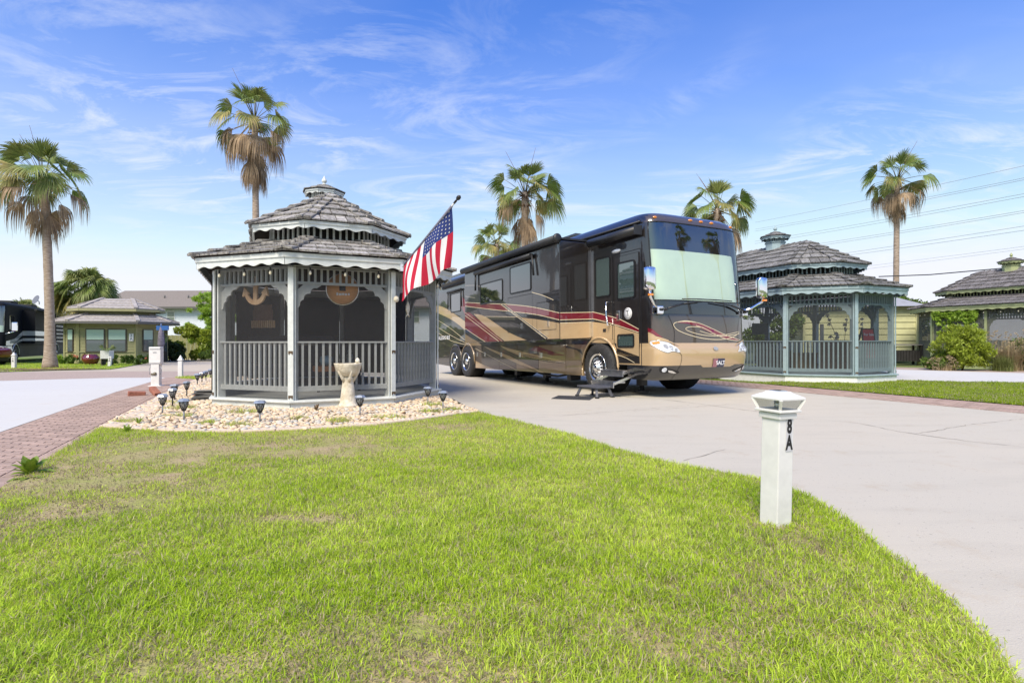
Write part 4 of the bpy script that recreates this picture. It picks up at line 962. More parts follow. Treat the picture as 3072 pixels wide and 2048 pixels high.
# ------------------------------------------------------------------ palms
M_frond = mat('palm_frond', (0.14, 0.21, 0.04), 0.5, col2=(0.24, 0.26, 0.08), vscale=1.2, rnd=0.35, trans=0.25, spec=0.4)
M_frond_y = mat('yellowing_frond', (0.38, 0.31, 0.10), 0.6, col2=(0.17, 0.20, 0.05), vscale=2.0, rnd=0.3, trans=0.25)
M_frond_d = mat('dead_frond', (0.44, 0.32, 0.20), 0.8, col2=(0.24, 0.165, 0.10), vscale=2.0, rnd=0.3, trans=0.15)
M_trunk = mat('palm_trunk', S(180, 164, 148), 0.9, col2=S(136, 118, 102), vscale=5, stretch=(1, 1, 4), bump=1.0, bscale=14, detail=8)
M_boot = mat('palm_boot', S(110, 82, 60), 0.9, var=0.4, vscale=10, bump=0.6)
M_petiole = mat('petiole', (0.17, 0.16, 0.06), 0.6, var=0.2)
def frond_mesh(name, elev, Rb, pet, spread, droop, n, m, seed, mp=None, split=0.55, tilt=0.0, roll=0.0):
    """fan leaf: stalk leaving the crown at the given elevation, pleated blade cut into drooping segments"""
    rr = random.Random(seed); mb = MB(); e = R(elev)
    d = Vector((math.cos(e), 0, math.sin(e))); up = Vector((-math.sin(e), 0, math.cos(e))); sd = Vector((0, 1, 0))
    sag = 0.10 * pet
    P = [d * (pet * t) + Vector((0, 0, -sag * t * t)) for t in (0, .35, .7, 1)]
    mb.tube(P, [.022, .016, .012, .010], 5, 1)
    hub = P[-1]; d2 = (P[-1] - P[-2]).normalized(); d2 = Matrix.Rotation(R(tilt), 3, 'Y') @ d2     # the blade nods below its stalk
    up = d2.cross(sd) * -1
    if up.z < 0 and elev - tilt > -60: up = -up
    q_ = Matrix.Rotation(R(roll), 3, d2); sd = q_ @ sd; up = q_ @ up                                 # and is rolled to one side
    for i in range(n):
        ph = R(-spread / 2 + spread * i / (n - 1)) + rr.uniform(-.02, .02)
        L = Rb * (0.78 + 0.22 * math.cos(ph * 0.8)) * rr.uniform(.88, 1.06)
        dr = d2 * math.cos(ph) + sd * math.sin(ph); tn = -d2 * math.sin(ph) + sd * math.cos(ph)
        hw = math.tan(R(spread) / (n - 1) / 2) * 1.12; K = 6; rows = []
        cup = 0.16 * (1 - math.cos(ph))
        dd = droop * rr.uniform(.75, 1.3)
        tw = 0.35 if i % 2 else -0.35
        for k in range(K + 1):
            t = k / K; r = L * t
            w = r * hw if t < split else split * L * hw * max(0.03, (1 - t) / (1 - split)) ** 0.8
            ex = max(0, t - split * .7) / (1 - split * .7)
            bend = dd * ex * ex * L
            hz = 1 - min(.85, dd * ex * .75)
            p = hub + dr * (r if ex == 0 else L * split * .7 + (r - L * split * .7) * hz) + up * (cup * r) + Vector((0, 0, -bend))
            a = tn * w + up * (w * tw); rows.append((p - a, p + a))
        o = len(mb.v); mb.v += [tuple(q) for pr in rows for q in pr]
        for k in range(K): mb.f.append((o + 2 * k, o + 2 * k + 1, o + 2 * k + 3, o + 2 * k + 2)); mb.m.append(0); mb.sm.append(False)
    return mb.mesh(name, [m, mp or M_petiole])
FR = {}
def fronds(kind):
    if kind in FR: return FR[kind]
    L = []
    if kind == 'up': L = [frond_mesh('frond', e, .95, .85, 130, .14, 26, M_frond, 10 + i, tilt=8, roll=(0, 35, -30, 20, -45)[i]) for i, e in enumerate((86, 74, 66, 60, 78))]
    if kind == 'mid': L = [frond_mesh('frond', e, .98, 1.1, 150, .26, 28, (M_frond_y if i == 5 else M_frond), 20 + i, tilt=(18, 30, 38, 30, 45, 35)[i], roll=(40, -35, 25, -45, 10, -20)[i]) for i, e in enumerate((54, 44, 34, 24, 14, 8))]
    if kind == 'low': L = [frond_mesh('frond', e, .95, 1.1, 165, .5, 28, (M_frond_y if i % 2 else M_frond), 30 + i, tilt=40, roll=(20, -30, 35, -15)[i]) for i, e in enumerate((4, -8, -18, -2))]
    if kind == 'dead': L = [frond_mesh('dead_frond', e, .95, .95, 130, 1.0, 24, M_frond_d, 40 + i, M_frond_d) for i, e in enumerate((-24, -42, -55))]
    if kind == 'skirt': L = [frond_mesh('dead_frond', e, .95, .75, 75, .6, 20, M_frond_d, 50 + i, M_frond_d) for i, e in enumerate((-74, -82, -78))]
    if kind == 'sabal': L = [frond_mesh('frond', e, 1.0, 1.0, 180, .35, 34, (M_frond_y if e < 5 else M_frond), 60 + i, tilt=(5, 15, 25, 30, 35, 35, 30, 25)[i], roll=(20, -40, 30, -25, 40, -20, 25, 0)[i]) for i, e in enumerate((78, 60, 42, 28, 12, -2, -16, -32))]
    FR[kind] = L; return L
def palm(x, y, height, label, seed, r0=.20, sc=1.0, counts=(5, 14, 10, 10, 16), flare=1.6, lean=(0, 0), drop=1.0, cat='palm tree', spikes=2, zb=None):
    z0 = gz(x, y) if zb is None else zb; T = empty('palm_tree', (x, y, z0 - .05), 0, label, cat); rr = random.Random(seed)
    K = 26; pts = []; rad = []
    for k in range(K + 1):
        t = k / K; pts.append((lean[0] * t * t, lean[1] * t * t, height * t))
        r = r0 * (1 + (flare - 1) * math.exp(-t * height / .8)) * (1 - .12 * t) * (1 + .03 * math.sin(k * 2.4) + rr.uniform(-.02, .02)); rad.append(r)
    MB().tube(pts, rad, 18).build('trunk', M_trunk, T)
    top = Vector((lean[0], lean[1], height))
    # old leaf bases at the top of the trunk
    for k in range(22):
        a = rr.uniform(0, 6.28); zz = -rr.uniform(0, .75) * sc; q = Matrix.Rotation(a, 4, 'Z')
        p0 = top + Vector((math.cos(a), math.sin(a), 0)) * r0 * .75 + Vector((0, 0, zz)); p1 = p0 + Vector((math.cos(a) * .18, math.sin(a) * .18, .12 - rr.uniform(0, .2))) * sc
        MB().beam(p0, p1, .07 * sc, .03 * sc).build('leaf_base', M_boot, T, fix=False)
    kinds = ('up', 'mid', 'low', 'dead', 'skirt')
    for kd, n in zip(kinds, counts):
        ms = fronds(kd); ph0 = rr.uniform(0, 6.28)
        for i in range(n):
            me = ms[(i * 5 + seed) % len(ms)]; a = ph0 + 2 * math.pi * i / max(1, n) * (1 + (0.382 if kd != 'skirt' else 0)) + rr.uniform(-.25, .25)
            dz = {'up': .0, 'mid': -.05, 'low': -.15, 'dead': -.30, 'skirt': -.45 - rr.uniform(0, .5) * drop}[kd]
            s = sc * rr.uniform(.85, 1.12)
            rr_off = r0 * (.5 if kd in ('up', 'mid') else .9)
            inst('dead_frond' if kd in ('dead', 'skirt') else 'frond', me, T, top + Vector((math.cos(a) * rr_off, math.sin(a) * rr_off, dz * sc)), (rr.uniform(-.1, .1), rr.uniform(-.12, .12), a), s)
    for i in range(spikes):
        a = rr.uniform(0, 6.28); q = Vector((math.cos(a) * .5, math.sin(a) * .5, 1.0)).normalized()
        MB().tube([top, top + q * 1.2 * sc, top + q * 2.1 * sc + Vector((q.x * .2, q.y * .2, 0))], [.02, .012, .006], 5).build('flower_stalk', M_boot, T)
    return T
palm(-23.1, 27.0, 9.6, 'tall fan palm standing in the far left lawn before the black motorhome', 1, r0=.205, sc=1.15, counts=(7, 17, 8, 6, 9), flare=1.75, lean=(-.35, 0))
palm(-13.25, 28.0, 13.0, 'tallest fan palm with a shaggy brown skirt, rising behind the pale grey gazebo', 2, r0=.17, sc=1.12, counts=(7, 10, 6, 14, 19), flare=1.3, lean=(-.1, 0), drop=2.4)
palm(0.65, 27.0, 8.85, 'fan palm with hanging dead leaves rising behind the middle of the big motorhome', 3, r0=.20, sc=1.02, counts=(7, 16, 10, 4, 9), drop=.8)
palm(-1.0, 36.0, 7.9, 'smaller pale green fan palm left of and behind the palm over the motorhome', 4, r0=.16, sc=.95, counts=(6, 12, 10, 4, 4))
palm(10.65, 28.0, 8.0, 'fan palm with yellowing leaves peeking over the front of the big motorhome', 5, r0=.18, sc=1.0, counts=(7, 15, 10, 5, 3))
palm(22.75, 32.0, 10.8, 'slender tall fan palm rising behind the blue grey gazebo', 6, r0=.16, sc=1.0, counts=(6, 12, 7, 9, 6), flare=1.3, lean=(.1, 0), drop=.9)
# sabal palms at the back left
def sabal(x, y, h, label, seed, sc):
    T = empty('palm_tree', (x, y, gz(x, y)), 0, label, 'palm tree'); rr = random.Random(seed)
    MB().tube([(0, 0, 0), (0, 0, h * .5), (0, 0, h)], [.26, .22, .24], 12).build('trunk', M_trunk, T); ms = fronds('sabal')
    for i in range(84):
        me = ms[i % len(ms)]; a = i * 2.4 + rr.uniform(-.2, .2); inst('frond', me, T, (0, 0, h), (rr.uniform(-.1, .1), rr.uniform(-.1, .1), a), sc * rr.uniform(.85, 1.1))
sabal(-31.6, 40.0, 5.0, 'dense round cabbage palm behind the olive green house', 1, 1.3)
sabal(-47.0, 52.0, 4.0, 'cabbage palm half hidden behind the left motorhome and the near palm trunk', 2, 1.0)
# the two palms across the road behind the viewer: they show as reflections in the windscreen
palm(24.3, 4.2, 12.0, 'fan palm across the road that is mirrored left of centre in the windscreen', 8, r0=.12, sc=.68, counts=(5, 10, 8, 6, 12), spikes=0, zb=0)
palm(30.0, 5.9, 12.6, 'fan palm across the road that is mirrored right of centre in the windscreen', 9, r0=.12, sc=.68, counts=(5, 10, 8, 6, 12), spikes=0, zb=0)

# ------------------------------------------------------------------ leafy plants
def leaf_cloud(name, blobs, n, size, m, seed, aspect=2.2, up=0.3, parent=None, shell=0.6):
    """many leaf-sized faces gathered in clumps; blobs: (x,y,z,rx,ry,rz)"""
    g = np.random.default_rng(seed); B = np.array(blobs, float); vol = (B[:, 3] * B[:, 4] * B[:, 5]) ** (2 / 3); idx = g.choice(len(B), n, p=vol / vol.sum())
    d = g.normal(size=(n, 3)); d /= np.linalg.norm(d, axis=1)[:, None]; r = (shell + (1 - shell) * g.random(n)) * (0.75 + 0.25 * g.random(n) ** .5); r = np.where(g.random(n) < .12, r * 1.15, r)
    c = B[idx, :3] + d * r[:, None] * B[idx, 3:]
    ax = g.normal(size=(n, 3)) + d * 0.9; ax[:, 2] += up; ax /= np.linalg.norm(ax, axis=1)[:, None]
    sd = np.cross(ax, g.normal(size=(n, 3))); sd /= np.linalg.norm(sd, axis=1)[:, None]
    s = size * (0.6 + 0.8 * g.random(n)); L = (ax * (s * aspect / 2)[:, None]); Wd = sd * (s / 2)[:, None]
    v = np.stack([c - L, c - L * .1 + Wd, c + L, c - L * .1 - Wd], 1).reshape(-1, 3); f = np.arange(4 * n).reshape(-1, 4)
    return inst(name, np_mesh(name, v, [f], m), parent)
def blobs_in(n, R3, seed, rmin, rmax, zmin=0.15):
    g = random.Random(seed); out = []
    for i in range(n):
        a = g.uniform(0, 6.28); q = math.sqrt(g.random()); z = g.uniform(zmin, 1); k = math.sqrt(max(.05, 1 - (2 * z - 1) ** 2)) if True else 1
        out.append((R3[0] * q * k * math.cos(a), R3[1] * q * k * math.sin(a), R3[2] * z, *(g.uniform(rmin, rmax) for _ in range(2)), g.uniform(rmin, rmax) * .8))
    return out
def bush(x, y, R3, label, m, seed, n=3500, size=.06, nb=26, rm=(.12, .25), cat='bush', aspect=2.2, up=.3, name='bush', zb=None):
    T = empty(name, (x, y, gz(x, y) if zb is None else zb), 0, label, cat); k = min(R3)
    leaf_cloud('foliage', blobs_in(nb, R3, seed, k * rm[0] * 2, k * rm[1] * 2), n, size, m, seed, aspect, up, T)
    st = MB(); g = random.Random(seed)
    for i in range(6): a = g.uniform(0, 6.28); st.tube([(0, 0, -.05), (math.cos(a) * R3[0] * .35, math.sin(a) * R3[1] * .35, R3[2] * .6)], [.02, .008], 5)
    st.build('stem', M_boot, T); return T
M_leafY = mat('yellow_green_leaf', (0.30, 0.37, 0.035), 0.5, rnd=.4, trans=.4)
M_leafG = mat('green_leaf', (0.12, 0.19, 0.03), 0.5, rnd=.4, trans=.3)
M_leafD = mat('dark_green_leaf', (0.045, 0.075, 0.018), 0.5, rnd=.4, trans=.25)
M_leafB = mat('bright_feathery_leaf', (0.36, 0.52, 0.07), 0.5, rnd=.3, trans=.5)
M_dry = mat('dry_grass', (0.42, 0.33, 0.20), 0.8, rnd=.3, trans=.2)
M_grassl = mat('long_grass', (0.16, 0.19, 0.05), 0.6, rnd=.35, trans=.3)
# bright feathery tree at the back left
FT = empty('tree', (-22.6, 41.0, -.24), 0, 'bright light green feathery tree in front of the white house', 'tree')
MB().tube([(0, 0, 0), (.1, 0, 2.0), (0, 0, 4.6)], [.10, .07, .02], 8).build('trunk', M_boot, FT)
g_ = random.Random(4); bl = []
for i in range(130):
    z = g_.uniform(1.0, 5.0); w = 2.0 * (1.0 - ((z - 2.6) / 3.0) ** 2 * .75) if z > 1.4 else 1; a = g_.uniform(0, 6.28); q = g_.uniform(.15, 1) * max(.5, w)
    bl.append((q * math.cos(a), q * math.sin(a) * .8, z, g_.uniform(.22, .4), g_.uniform(.22, .4), g_.uniform(.16, .3)))
leaf_cloud('crown', bl, 20000, .05, M_leafB, 3, 5.0, -.1, FT, .2)
bush(-23.2, 38.6, (1.9, 1.1, 2.3), 'broad leafy bright green shrub below the feathery tree', M_leafY, 11, 5000, .10, cat='shrub', name='shrub')
bush(-25.4, 39.0, (1.5, .9, 1.1), 'low dark clipped hedge right of the olive house', M_leafD, 12, 4000, .06, cat='hedge', name='hedge')
bush(-23.9, 37.6, (1.1, .7, 1.15), 'dark fine leaved shrub in the middle of the back planting', M_leafD, 13, 3500, .05, aspect=4, cat='shrub', name='shrub')
bush(-20.9, 38.2, (1.3, .8, 1.0), 'rounded green shrub next to the pale grey gazebo post', M_leafG, 14, 3500, .07, cat='shrub', name='shrub')
# right-hand planting before the sage gazebo
bush(16.75, 20.1, (.95, .8, 1.55), 'big yellow green leafy bush in front of the sage gazebo', M_leafY, 15, 9000, .040, nb=70, rm=(.10, .20), aspect=3.4, up=1.2)
bush(16.15, 20.4, (.6, .5, .55), 'low grey green wispy bush left of the big yellow green bush', M_leafG, 16, 2500, .04, aspect=5, up=.5)
bush(19.4, 20.3, (1.0, .8, 1.0), 'green shrub at the right edge behind the dry grass', M_leafG, 17, 3500, .06, cat='shrub', name='shrub')
bush(20.6, 29.0, (1.6, 1.2, 3.6), 'tall leafy shrub between the pale yellow shed and the sage gazebo', M_leafG, 18, 5000, .09, cat='shrub', name='shrub')
bush(26.2, 40.0, (2.2, 1.6, 4.6), 'dark leafy tree top behind the slender palm and the shed roof', M_leafD, 19, 6000, .12, cat='tree', name='tree', nb=40)
bush(12.4, 27.5, (2.2, 1.4, 3.4), 'leafy green shrub seen through the blue grey gazebo', M_leafG, 20, 5000, .10, cat='shrub', name='shrub')
def fountain_grass(x, y, h, label, m, seed, n=900, w=.006, plume=True, sp=.8):
    T = empty('ornamental_grass', (x, y, gz(x, y)), 0, label, 'grass'); g = np.random.default_rng(seed); K = 6
    a = g.uniform(0, 6.28, n); ln = h * g.uniform(.6, 1.25, n); le = g.uniform(.1, 1.0, n) * sp; b = g.normal(size=(n, 2)) * .12; ww = w * g.uniform(.6, 1.6, n)
    V_ = []
    for k in range(K + 1):
        t = k / K; o = ln * le * t ** 1.6; z = ln * (t - .55 * le * t ** 2.4); 
        px = b[:, 0] + np.cos(a) * o; py = b[:, 1] + np.sin(a) * o; wk = ww * (1 - t * .9)
        V_.append(np.stack([px - np.sin(a) * wk, py + np.cos(a) * wk, z], 1)); V_.append(np.stack([px + np.sin(a) * wk, py - np.cos(a) * wk, z], 1))
    v = np.stack(V_, 1); base = np.arange(n)[:, None] * (2 * K + 2)
    f = np.concatenate([base + np.array([[2 * k, 2 * k + 1, 2 * k + 3, 2 * k + 2]]) for k in range(K)])
    inst('blades', np_mesh('blades', v.reshape(-1, 3), [f], m), T)
    if plume:
        bl = []
        for i in range(26):
            aa = g.uniform(0, 6.28); o = g.uniform(.2, .75) * h; zt = h * g.uniform(.95, 1.45)
            for q in range(5): bl.append((math.cos(aa) * (o + .06 * q), math.sin(aa) * (o + .06 * q), zt - .02 * q * q, .05, .05, .04))
        leaf_cloud('plume', bl, 2600, .012, M_dry, seed, 4, .2, T, .1)
    return T
fountain_grass(18.35, 19.9, 1.05, 'dry beige fountain grass clump with feathery plumes right of the yellow green bush', M_dry, 5, 1600, .007, sp=.9)
fountain_grass(19.0, 19.2, 1.0, 'green and beige fountain grass clump at the right edge of the planting', M_grassl, 6, 1200, .007)
fountain_grass(17.7, 19.5, .6, 'short green grass clump at the foot of the dry fountain grass', M_grassl, 7, 900, plume=False)
fountain_grass(15.95, 20.0, .40, 'thin straw coloured grass tuft at the left end of the right planting', M_dry, 8, 500, .004)
# vine on the sage gazebo
VN = empty('vine', (0, 0, 0), 0, 'bright green climbing vine hanging over the screens of the sage gazebo', 'vine')
bl = []; g_ = random.Random(9); vb = W3 @ Vector((-RW - .10, 1.1 + .3, 0))
for i in range(90):
    s = g_.uniform(-.75, .75); top = 2.35; z = top - abs(g_.gauss(0, .28)) if g_.random() < .5 else top - g_.uniform(0, 1.0 if abs(s - .35) < .25 or abs(s + .4) < .2 else .35)
    p = W3 @ Vector((-RW - .10 - g_.uniform(0, .14), 1.0 + s, z)); bl.append((p.x, p.y, p.z, .10, .10, .10))
leaf_cloud('leaves', bl, 3200, .05, M_leafB, 21, 3, -.8, VN, .3)
MB().tube([W3 @ Vector((-RW - .12, 1.35, .2)), W3 @ Vector((-RW - .12, 1.3, 1.2)), W3 @ Vector((-RW - .12, 1.1, 2.3))], .015, 5).build('stem', M_boot, VN)
# ------------------------------------------------------------------ buildings behind
M_olive = mat('olive_siding', S(150, 148, 110), 0.8, var=0.08, vscale=5, bump=0.1)
M_olive_d = mat('dark_olive_trim', S(116, 118, 82), 0.8, var=0.08, vscale=5)
M_wframe = mat('bronze_frame', S(74, 66, 58), 0.5, var=0.1)
M_blindm = mat('closed_blind', S(178, 204, 192), 0.6, var=0.05, vscale=20)
M_wglass = mat('house_window_glass', S(92, 102, 106), 0.05, spec=0.8, coat=0.6)
M_tile = mat('concrete_roof_tile', S(166, 160, 156), 0.9, var=0.22, vscale=6, bump=0.4, bscale=20, rnd=.08)
M_gutter = mat('dark_gutter', S(92, 90, 88), 0.5)
def octo_house():
    cx, cy = -25.7, 35.2; z0 = -0.24; h = 0.8; rw = 1.75
    Hs = empty('house', (cx, cy, z0), R(-71), 'small olive green octagonal house with a two tier tiled roof', 'house')
    C = octo(rw, h)
    for i in range(8):
        a, b = C[i - 1], C[i]; d = b - a; L = d.length; ang = math.atan2(d.y, d.x); mid = (a + b) / 2; P_ = dict(parent=Hs, loc=(mid.x, mid.y, 0), rot=(0, 0, ang))
        wall = MB().box((0, .03, 1.33), (L, .04, 2.6)).build('wall', M_olive_d, **P_)
        for k in range(13): MB().box((0, .0, .11 + k * .205), (L, .03, .2), M=Matrix.Rotation(R(-3.0), 3, 'X')).build('siding_board', M_olive, wall)
        MB().box((-L / 2, -.01, 1.33), (.16, .12, 2.7)).build('corner_board', M_olive, **P_)
        for z, hh in ((.72, .06), (2.15, .10)): MB().box((0, -.04, z), (L, .04, hh)).build('trim_board', M_olive, **P_)
        for s, ww in {2: [(-.62, 1.0), (.52, 1.0)], 1: [(0, .62)], 3: [(-.05, .66)], 0: [(0, .7)], 4: [(-.35, .5)]}.get(i, []):
            w = MB().box((s, -.05, 1.42), (ww, .05, 1.46)).build('window', M_wframe, **P_)
            MB().box((s, -.08, 1.78), (ww - .12, .02, .62)).build('upper_pane', M_blindm, w)
            MB().box((s, -.078, 1.09), (ww - .12, .02, .66)).build('lower_pane', M_wglass, w)
        if i == 4:
            dr = MB().box((.3, -.06, 1.05), (.8, .05, 2.1)).build('door', M_wframe, **P_); MB().box((.3, -.09, 1.3), (.5, .02, 1.2)).build('door_pane', M_wglass, dr)
        if i == 2:
            pq = MB().box((1.27, -.06, 1.62), (.24, .03, .46)).build('number_plaque', M_wht, **P_)
            for t_, z_ in (('2', 1.73), ('A', 1.51)): inst('lettering', text_mesh(t_, .24, mat('number_grey', S(80, 100, 120), .5), bold=.004), pq, (1.27, -.08, z_), (R(90), 0, 0))
    def tier(r0, z0_, r1, z1, courses, nm):
        A = octo(r0, h); B = octo(r1, h)
        rf = MB().add([(p.x, p.y, z0_) for p in A] + [(p.x, p.y, z1) for p in B], [(i, (i + 1) % 8, 8 + (i + 1) % 8, 8 + i) for i in range(8)] + [tuple(range(8))]).build(nm, M_tile, Hs)
        for i in range(8):
            for c in range(courses):
                f0, f1 = c / courses, min(1, (c + 1.1) / courses)
                q = lambda P_, Q_, f, dz: (P_[0] + (Q_[0] - P_[0]) * f, P_[1] + (Q_[1] - P_[1]) * f, z0_ + (z1 - z0_) * f + dz)
                MB().add([q(A[i - 1], B[i - 1], f0, .015), q(A[i], B[i], f0, .015), q(A[i], B[i], f1, .012), q(A[i - 1], B[i - 1], f1, .012), q(A[i - 1], B[i - 1], f0, .075), q(A[i], B[i], f0, .075), q(A[i], B[i], f1, .02), q(A[i - 1], B[i - 1], f1, .02)],
                         [(4, 5, 6, 7), (0, 1, 5, 4), (3, 0, 4, 7), (1, 2, 6, 5)]).build('tile_course', M_tile, rf)
            p0 = Vector((*A[i], z0_ + .09)); p1 = Vector((*B[i], z1 + .06)); MB().beam(p0, p1, .22, .07).build('hip_cap', M_tile, rf)
    tier(2.48, 2.56, 1.15, 3.08, 4, 'lower_roof')
    Q = octo(1.2, h); MB().prism([(p.x, p.y, 2.9) for p in Q], (0, 0, .55)).build('upper_wall', M_olive_d, Hs)
    tier(1.68, 3.40, .02, 4.12, 4, 'upper_roof')
    for r_, z_, hh, m_, nm in ((2.48, 2.50, .12, M_gutter, 'gutter'), (1.68, 3.32, .14, M_olive, 'upper_fascia')):
        Q = octo(r_ + .02, h)
        for i in range(8):
            a, b = Q[i - 1], Q[i]; d = b - a; mid = (a + b) / 2; MB().box((mid.x, mid.y, z_), (d.length, .05, hh), rz=math.atan2(d.y, d.x)).build(nm, m_, Hs)
    Q = octo(2.43, h); MB().prism([(p.x, p.y, 2.46) for p in Q], (0, 0, .04)).build('soffit', M_olive_d, Hs)
    return Hs
octo_house()
umb = empty('patio_umbrella', (-22.3, 34.3, -.24), 0, 'folded grey patio umbrella with a blue top beside the olive house', 'umbrella')
MB().tube([(0, 0, 0), (0, 0, 2.5)], .03, 6).build('pole', M_alu, umb); MB().lathe([(.10, .9), (.2, 1.2), (.15, 1.9), (.05, 2.3), (0, 2.32)], 10).build('canopy', mat('grey_canvas', S(136, 128, 140), .9, var=.3, vscale=8), umb)
MB().box((.1, 0, 2.22), (.75, .1, .28)).build('valance', mat('blue_canvas', S(56, 104, 172), .8), umb)
# two storey white house far behind
WH = empty('house', (-24.0, 62.0, -.24), R(-2), 'long white two storey house with a brown shingle roof', 'house')
M_wsid = mat('white_siding', S(214, 222, 232), .8, var=.05, vscale=4); M_broof = mat('brown_shingle_roof', S(130, 122, 114), .95, var=.2, vscale=14, bump=.3)
MB().box((2, 0, 2.5), (44, 9, 5.0)).build('wall', M_wsid, WH)
for k in range(24): MB().box((2, -4.53, .1 + k * .205), (44, .05, .19), M=Matrix.Rotation(R(-3), 3, 'X')).build('siding_board', M_wsid, WH)
rf = MB().prism([(-21, -5.3, 4.95), (-21, 0, 7.25), (-21, 5.3, 4.95)], (46, 0, 0)).build('roof', M_broof, WH)
MB().box((2, -5.3, 4.93), (46, .1, .22)).build('gutter', M_gutter, rf)
for x in (-14.6, -11.9, -8.8): MB().tube([(x, -2.4, 6.1), (x, -2.4, 6.5)], .08, 8).build('roof_vent', M_gutter, rf)
for x in (-12.4, -6.5, 4, 14):
    w = MB().box((x, -4.58, 3.98), (.86, .06, 1.35)).build('window', M_wht, WH)
    for z in (3.67, 4.28): MB().box((x, -4.62, z), (.72, .03, .54)).build('pane', mat('far_pane', S(110, 124, 106), .1, coat=.5), w)
# plank fences
M_fence = mat('olive_fence', S(140, 140, 96), .85, var=.2, vscale=6, rnd=.08)
def fence(x0, y0, x1, y1, h, label, w=.15):
    L = math.hypot(x1 - x0, y1 - y0); ang = math.atan2(y1 - y0, x1 - x0); F = empty('fence', (x0, y0, gz(x0, y0)), ang, label, 'fence'); n = int(L / w)
    me = MB().box((w / 2, 0, h / 2), (w - .012, .022, h)).mesh('plank', M_fence)
    for k in range(n): inst('plank', me, F, (k * w, .012 * (k % 2), random.uniform(-.02, .02)))
    MB().box((L / 2, .05, h * .8), (L, .04, .09)).box((L / 2, .05, h * .25), (L, .04, .09)).build('fence_rail', M_fence, F)
fence(-27.6, 42.0, -14, 42.5, 1.85, 'olive plank fence behind the shrubs at the back left')
fence(19.0, 31.0, 25.0, 29.5, 1.9, 'olive plank fence between the pale yellow shed and the sage gazebo')
# pale yellow shed with lap siding
SH = empty('shed', (17.6, 28.6, .05), R(-8), 'pale yellow green shed with wide lap siding and grey hip roof', 'shed')
M_ysid = mat('pale_yellow_siding', S(196, 196, 150), .8, var=.07, vscale=4, bump=.1)
for k in range(9):
    for (c, d) in (((0, -1.6, .35 + k * .305), (5.2, .05, .30)), ((2.6, 0, .35 + k * .305), (.05, 3.2, .30)), ((-2.6, 0, .35 + k * .305), (.05, 3.2, .30))):
        M_ = Matrix.Rotation(R(-7), 3, 'X') if d[0] > 1 else Matrix.Rotation(R(7 if c[0] > 0 else -7), 3, 'Y')
        MB().box(c, d, M=M_).build('siding_board', M_ysid, SH)
MB().box((0, 0, 1.5), (5.1, 3.1, 2.7)).build('core', mat('siding_joint', S(126, 126, 92), .9), SH)
MB().box((2.62, -1.62, 1.45), (.12, .12, 2.85)).box((-2.62, -1.62, 1.45), (.12, .12, 2.85)).build('corner_board', M_ysid, SH)
MB().add([(-3.0, -2.0, 2.8), (3.0, -2.0, 2.8), (3.0, 2.0, 2.8), (-3.0, 2.0, 2.8), (-1.2, 0, 3.75), (1.2, 0, 3.75)], [(0, 1, 5, 4), (1, 2, 5), (2, 3, 4, 5), (3, 0, 4), (3, 2, 1, 0)]).build('roof', mat('grey_metal_roof', S(150, 152, 158), .6, var=.1, vscale=3), SH)
# black slatted cart beside the shed
CT = empty('outdoor_cart', (18.05, 24.9, .05), R(-4), 'black slatted outdoor cart with grey top beside the blue grey gazebo', 'cart')
M_bsl = mat('black_slat', S(44, 42, 42), .6, var=.2)
for k in range(11): MB().box((-.62 + k * .124, -.3, .42), (.105, .03, .5)).build('slat', M_bsl, CT)
MB().box((0, 0, .42), (1.34, .56, .46)).build('cabinet', mat('black_panel', (.01, .01, .01), .7), CT); MB().box((.05, 0, .92), (1.75, .7, .05)).build('top', mat('cart_top', S(120, 118, 116), .5), CT)
for x, y in ((-.62, -.3), (.62, -.3), (-.62, .3), (.62, .3)): MB().box((x, y, .5), (.07, .07, .82)).build('leg', M_bsl, CT); MB().lathe([(.07, -.02), (.07, .02)], 12, (x, y, .07), axis='y').build('caster', M_blackpl, CT)
# overhead lines
M_wire = mat('wire', S(160, 166, 176), .6)
PW = [((0, 598), (927, 400)), ((0, 692), (927, 512)), ((0, 713), (927, 533)), ((0, 835), (927, 668)), ((0, 862), (927, 697)), ((0, 978), (927, 830)), ((0, 1000), (927, 852)), ((0, 1122), (927, 985)), ((0, 1150), (927, 1022)), ((0, 1290), (927, 1178)), ((0, 1320), (927, 1207))]
WN = ('topmost', 'second', 'third', 'fourth', 'fifth', 'sixth', 'seventh', 'eighth', 'ninth', 'tenth', 'lowest')
for i, (a, b) in enumerate(PW):
    def w3(p, Yd): sx = 2560 + p[0] * .2805; sy = 440 + p[1] * .2805; return Vector(((sx - 1536) / 1620 * Yd, Yd, EYE + (1023 - sy) / 1620 * Yd))
    A_, B_ = w3(a, 74), w3(b, 60); d = B_ - A_; pts = []
    for k in range(17):
        t = -1.9 + k * .34; q = A_ + d * t; q.z += .012 * (t * (t - 1)) * d.length * .3; pts.append(q)
    c = MB().tube(pts, .022 if i < 9 else .014, 5, cap=False).build('power_line', M_wire)
    tag(c, f'thin grey overhead power line, {WN[i]} of the eleven in the right sky', 'power line', 'power lines in the right sky')
tag(MB().tube([(21.4, 31.5, 4.9), (24.0, 31.0, 4.95), (32, 30, 5.6)], .03, 5).build('cable', M_blackpl), 'dark single service cable running from the slender palm to the right', 'cable')

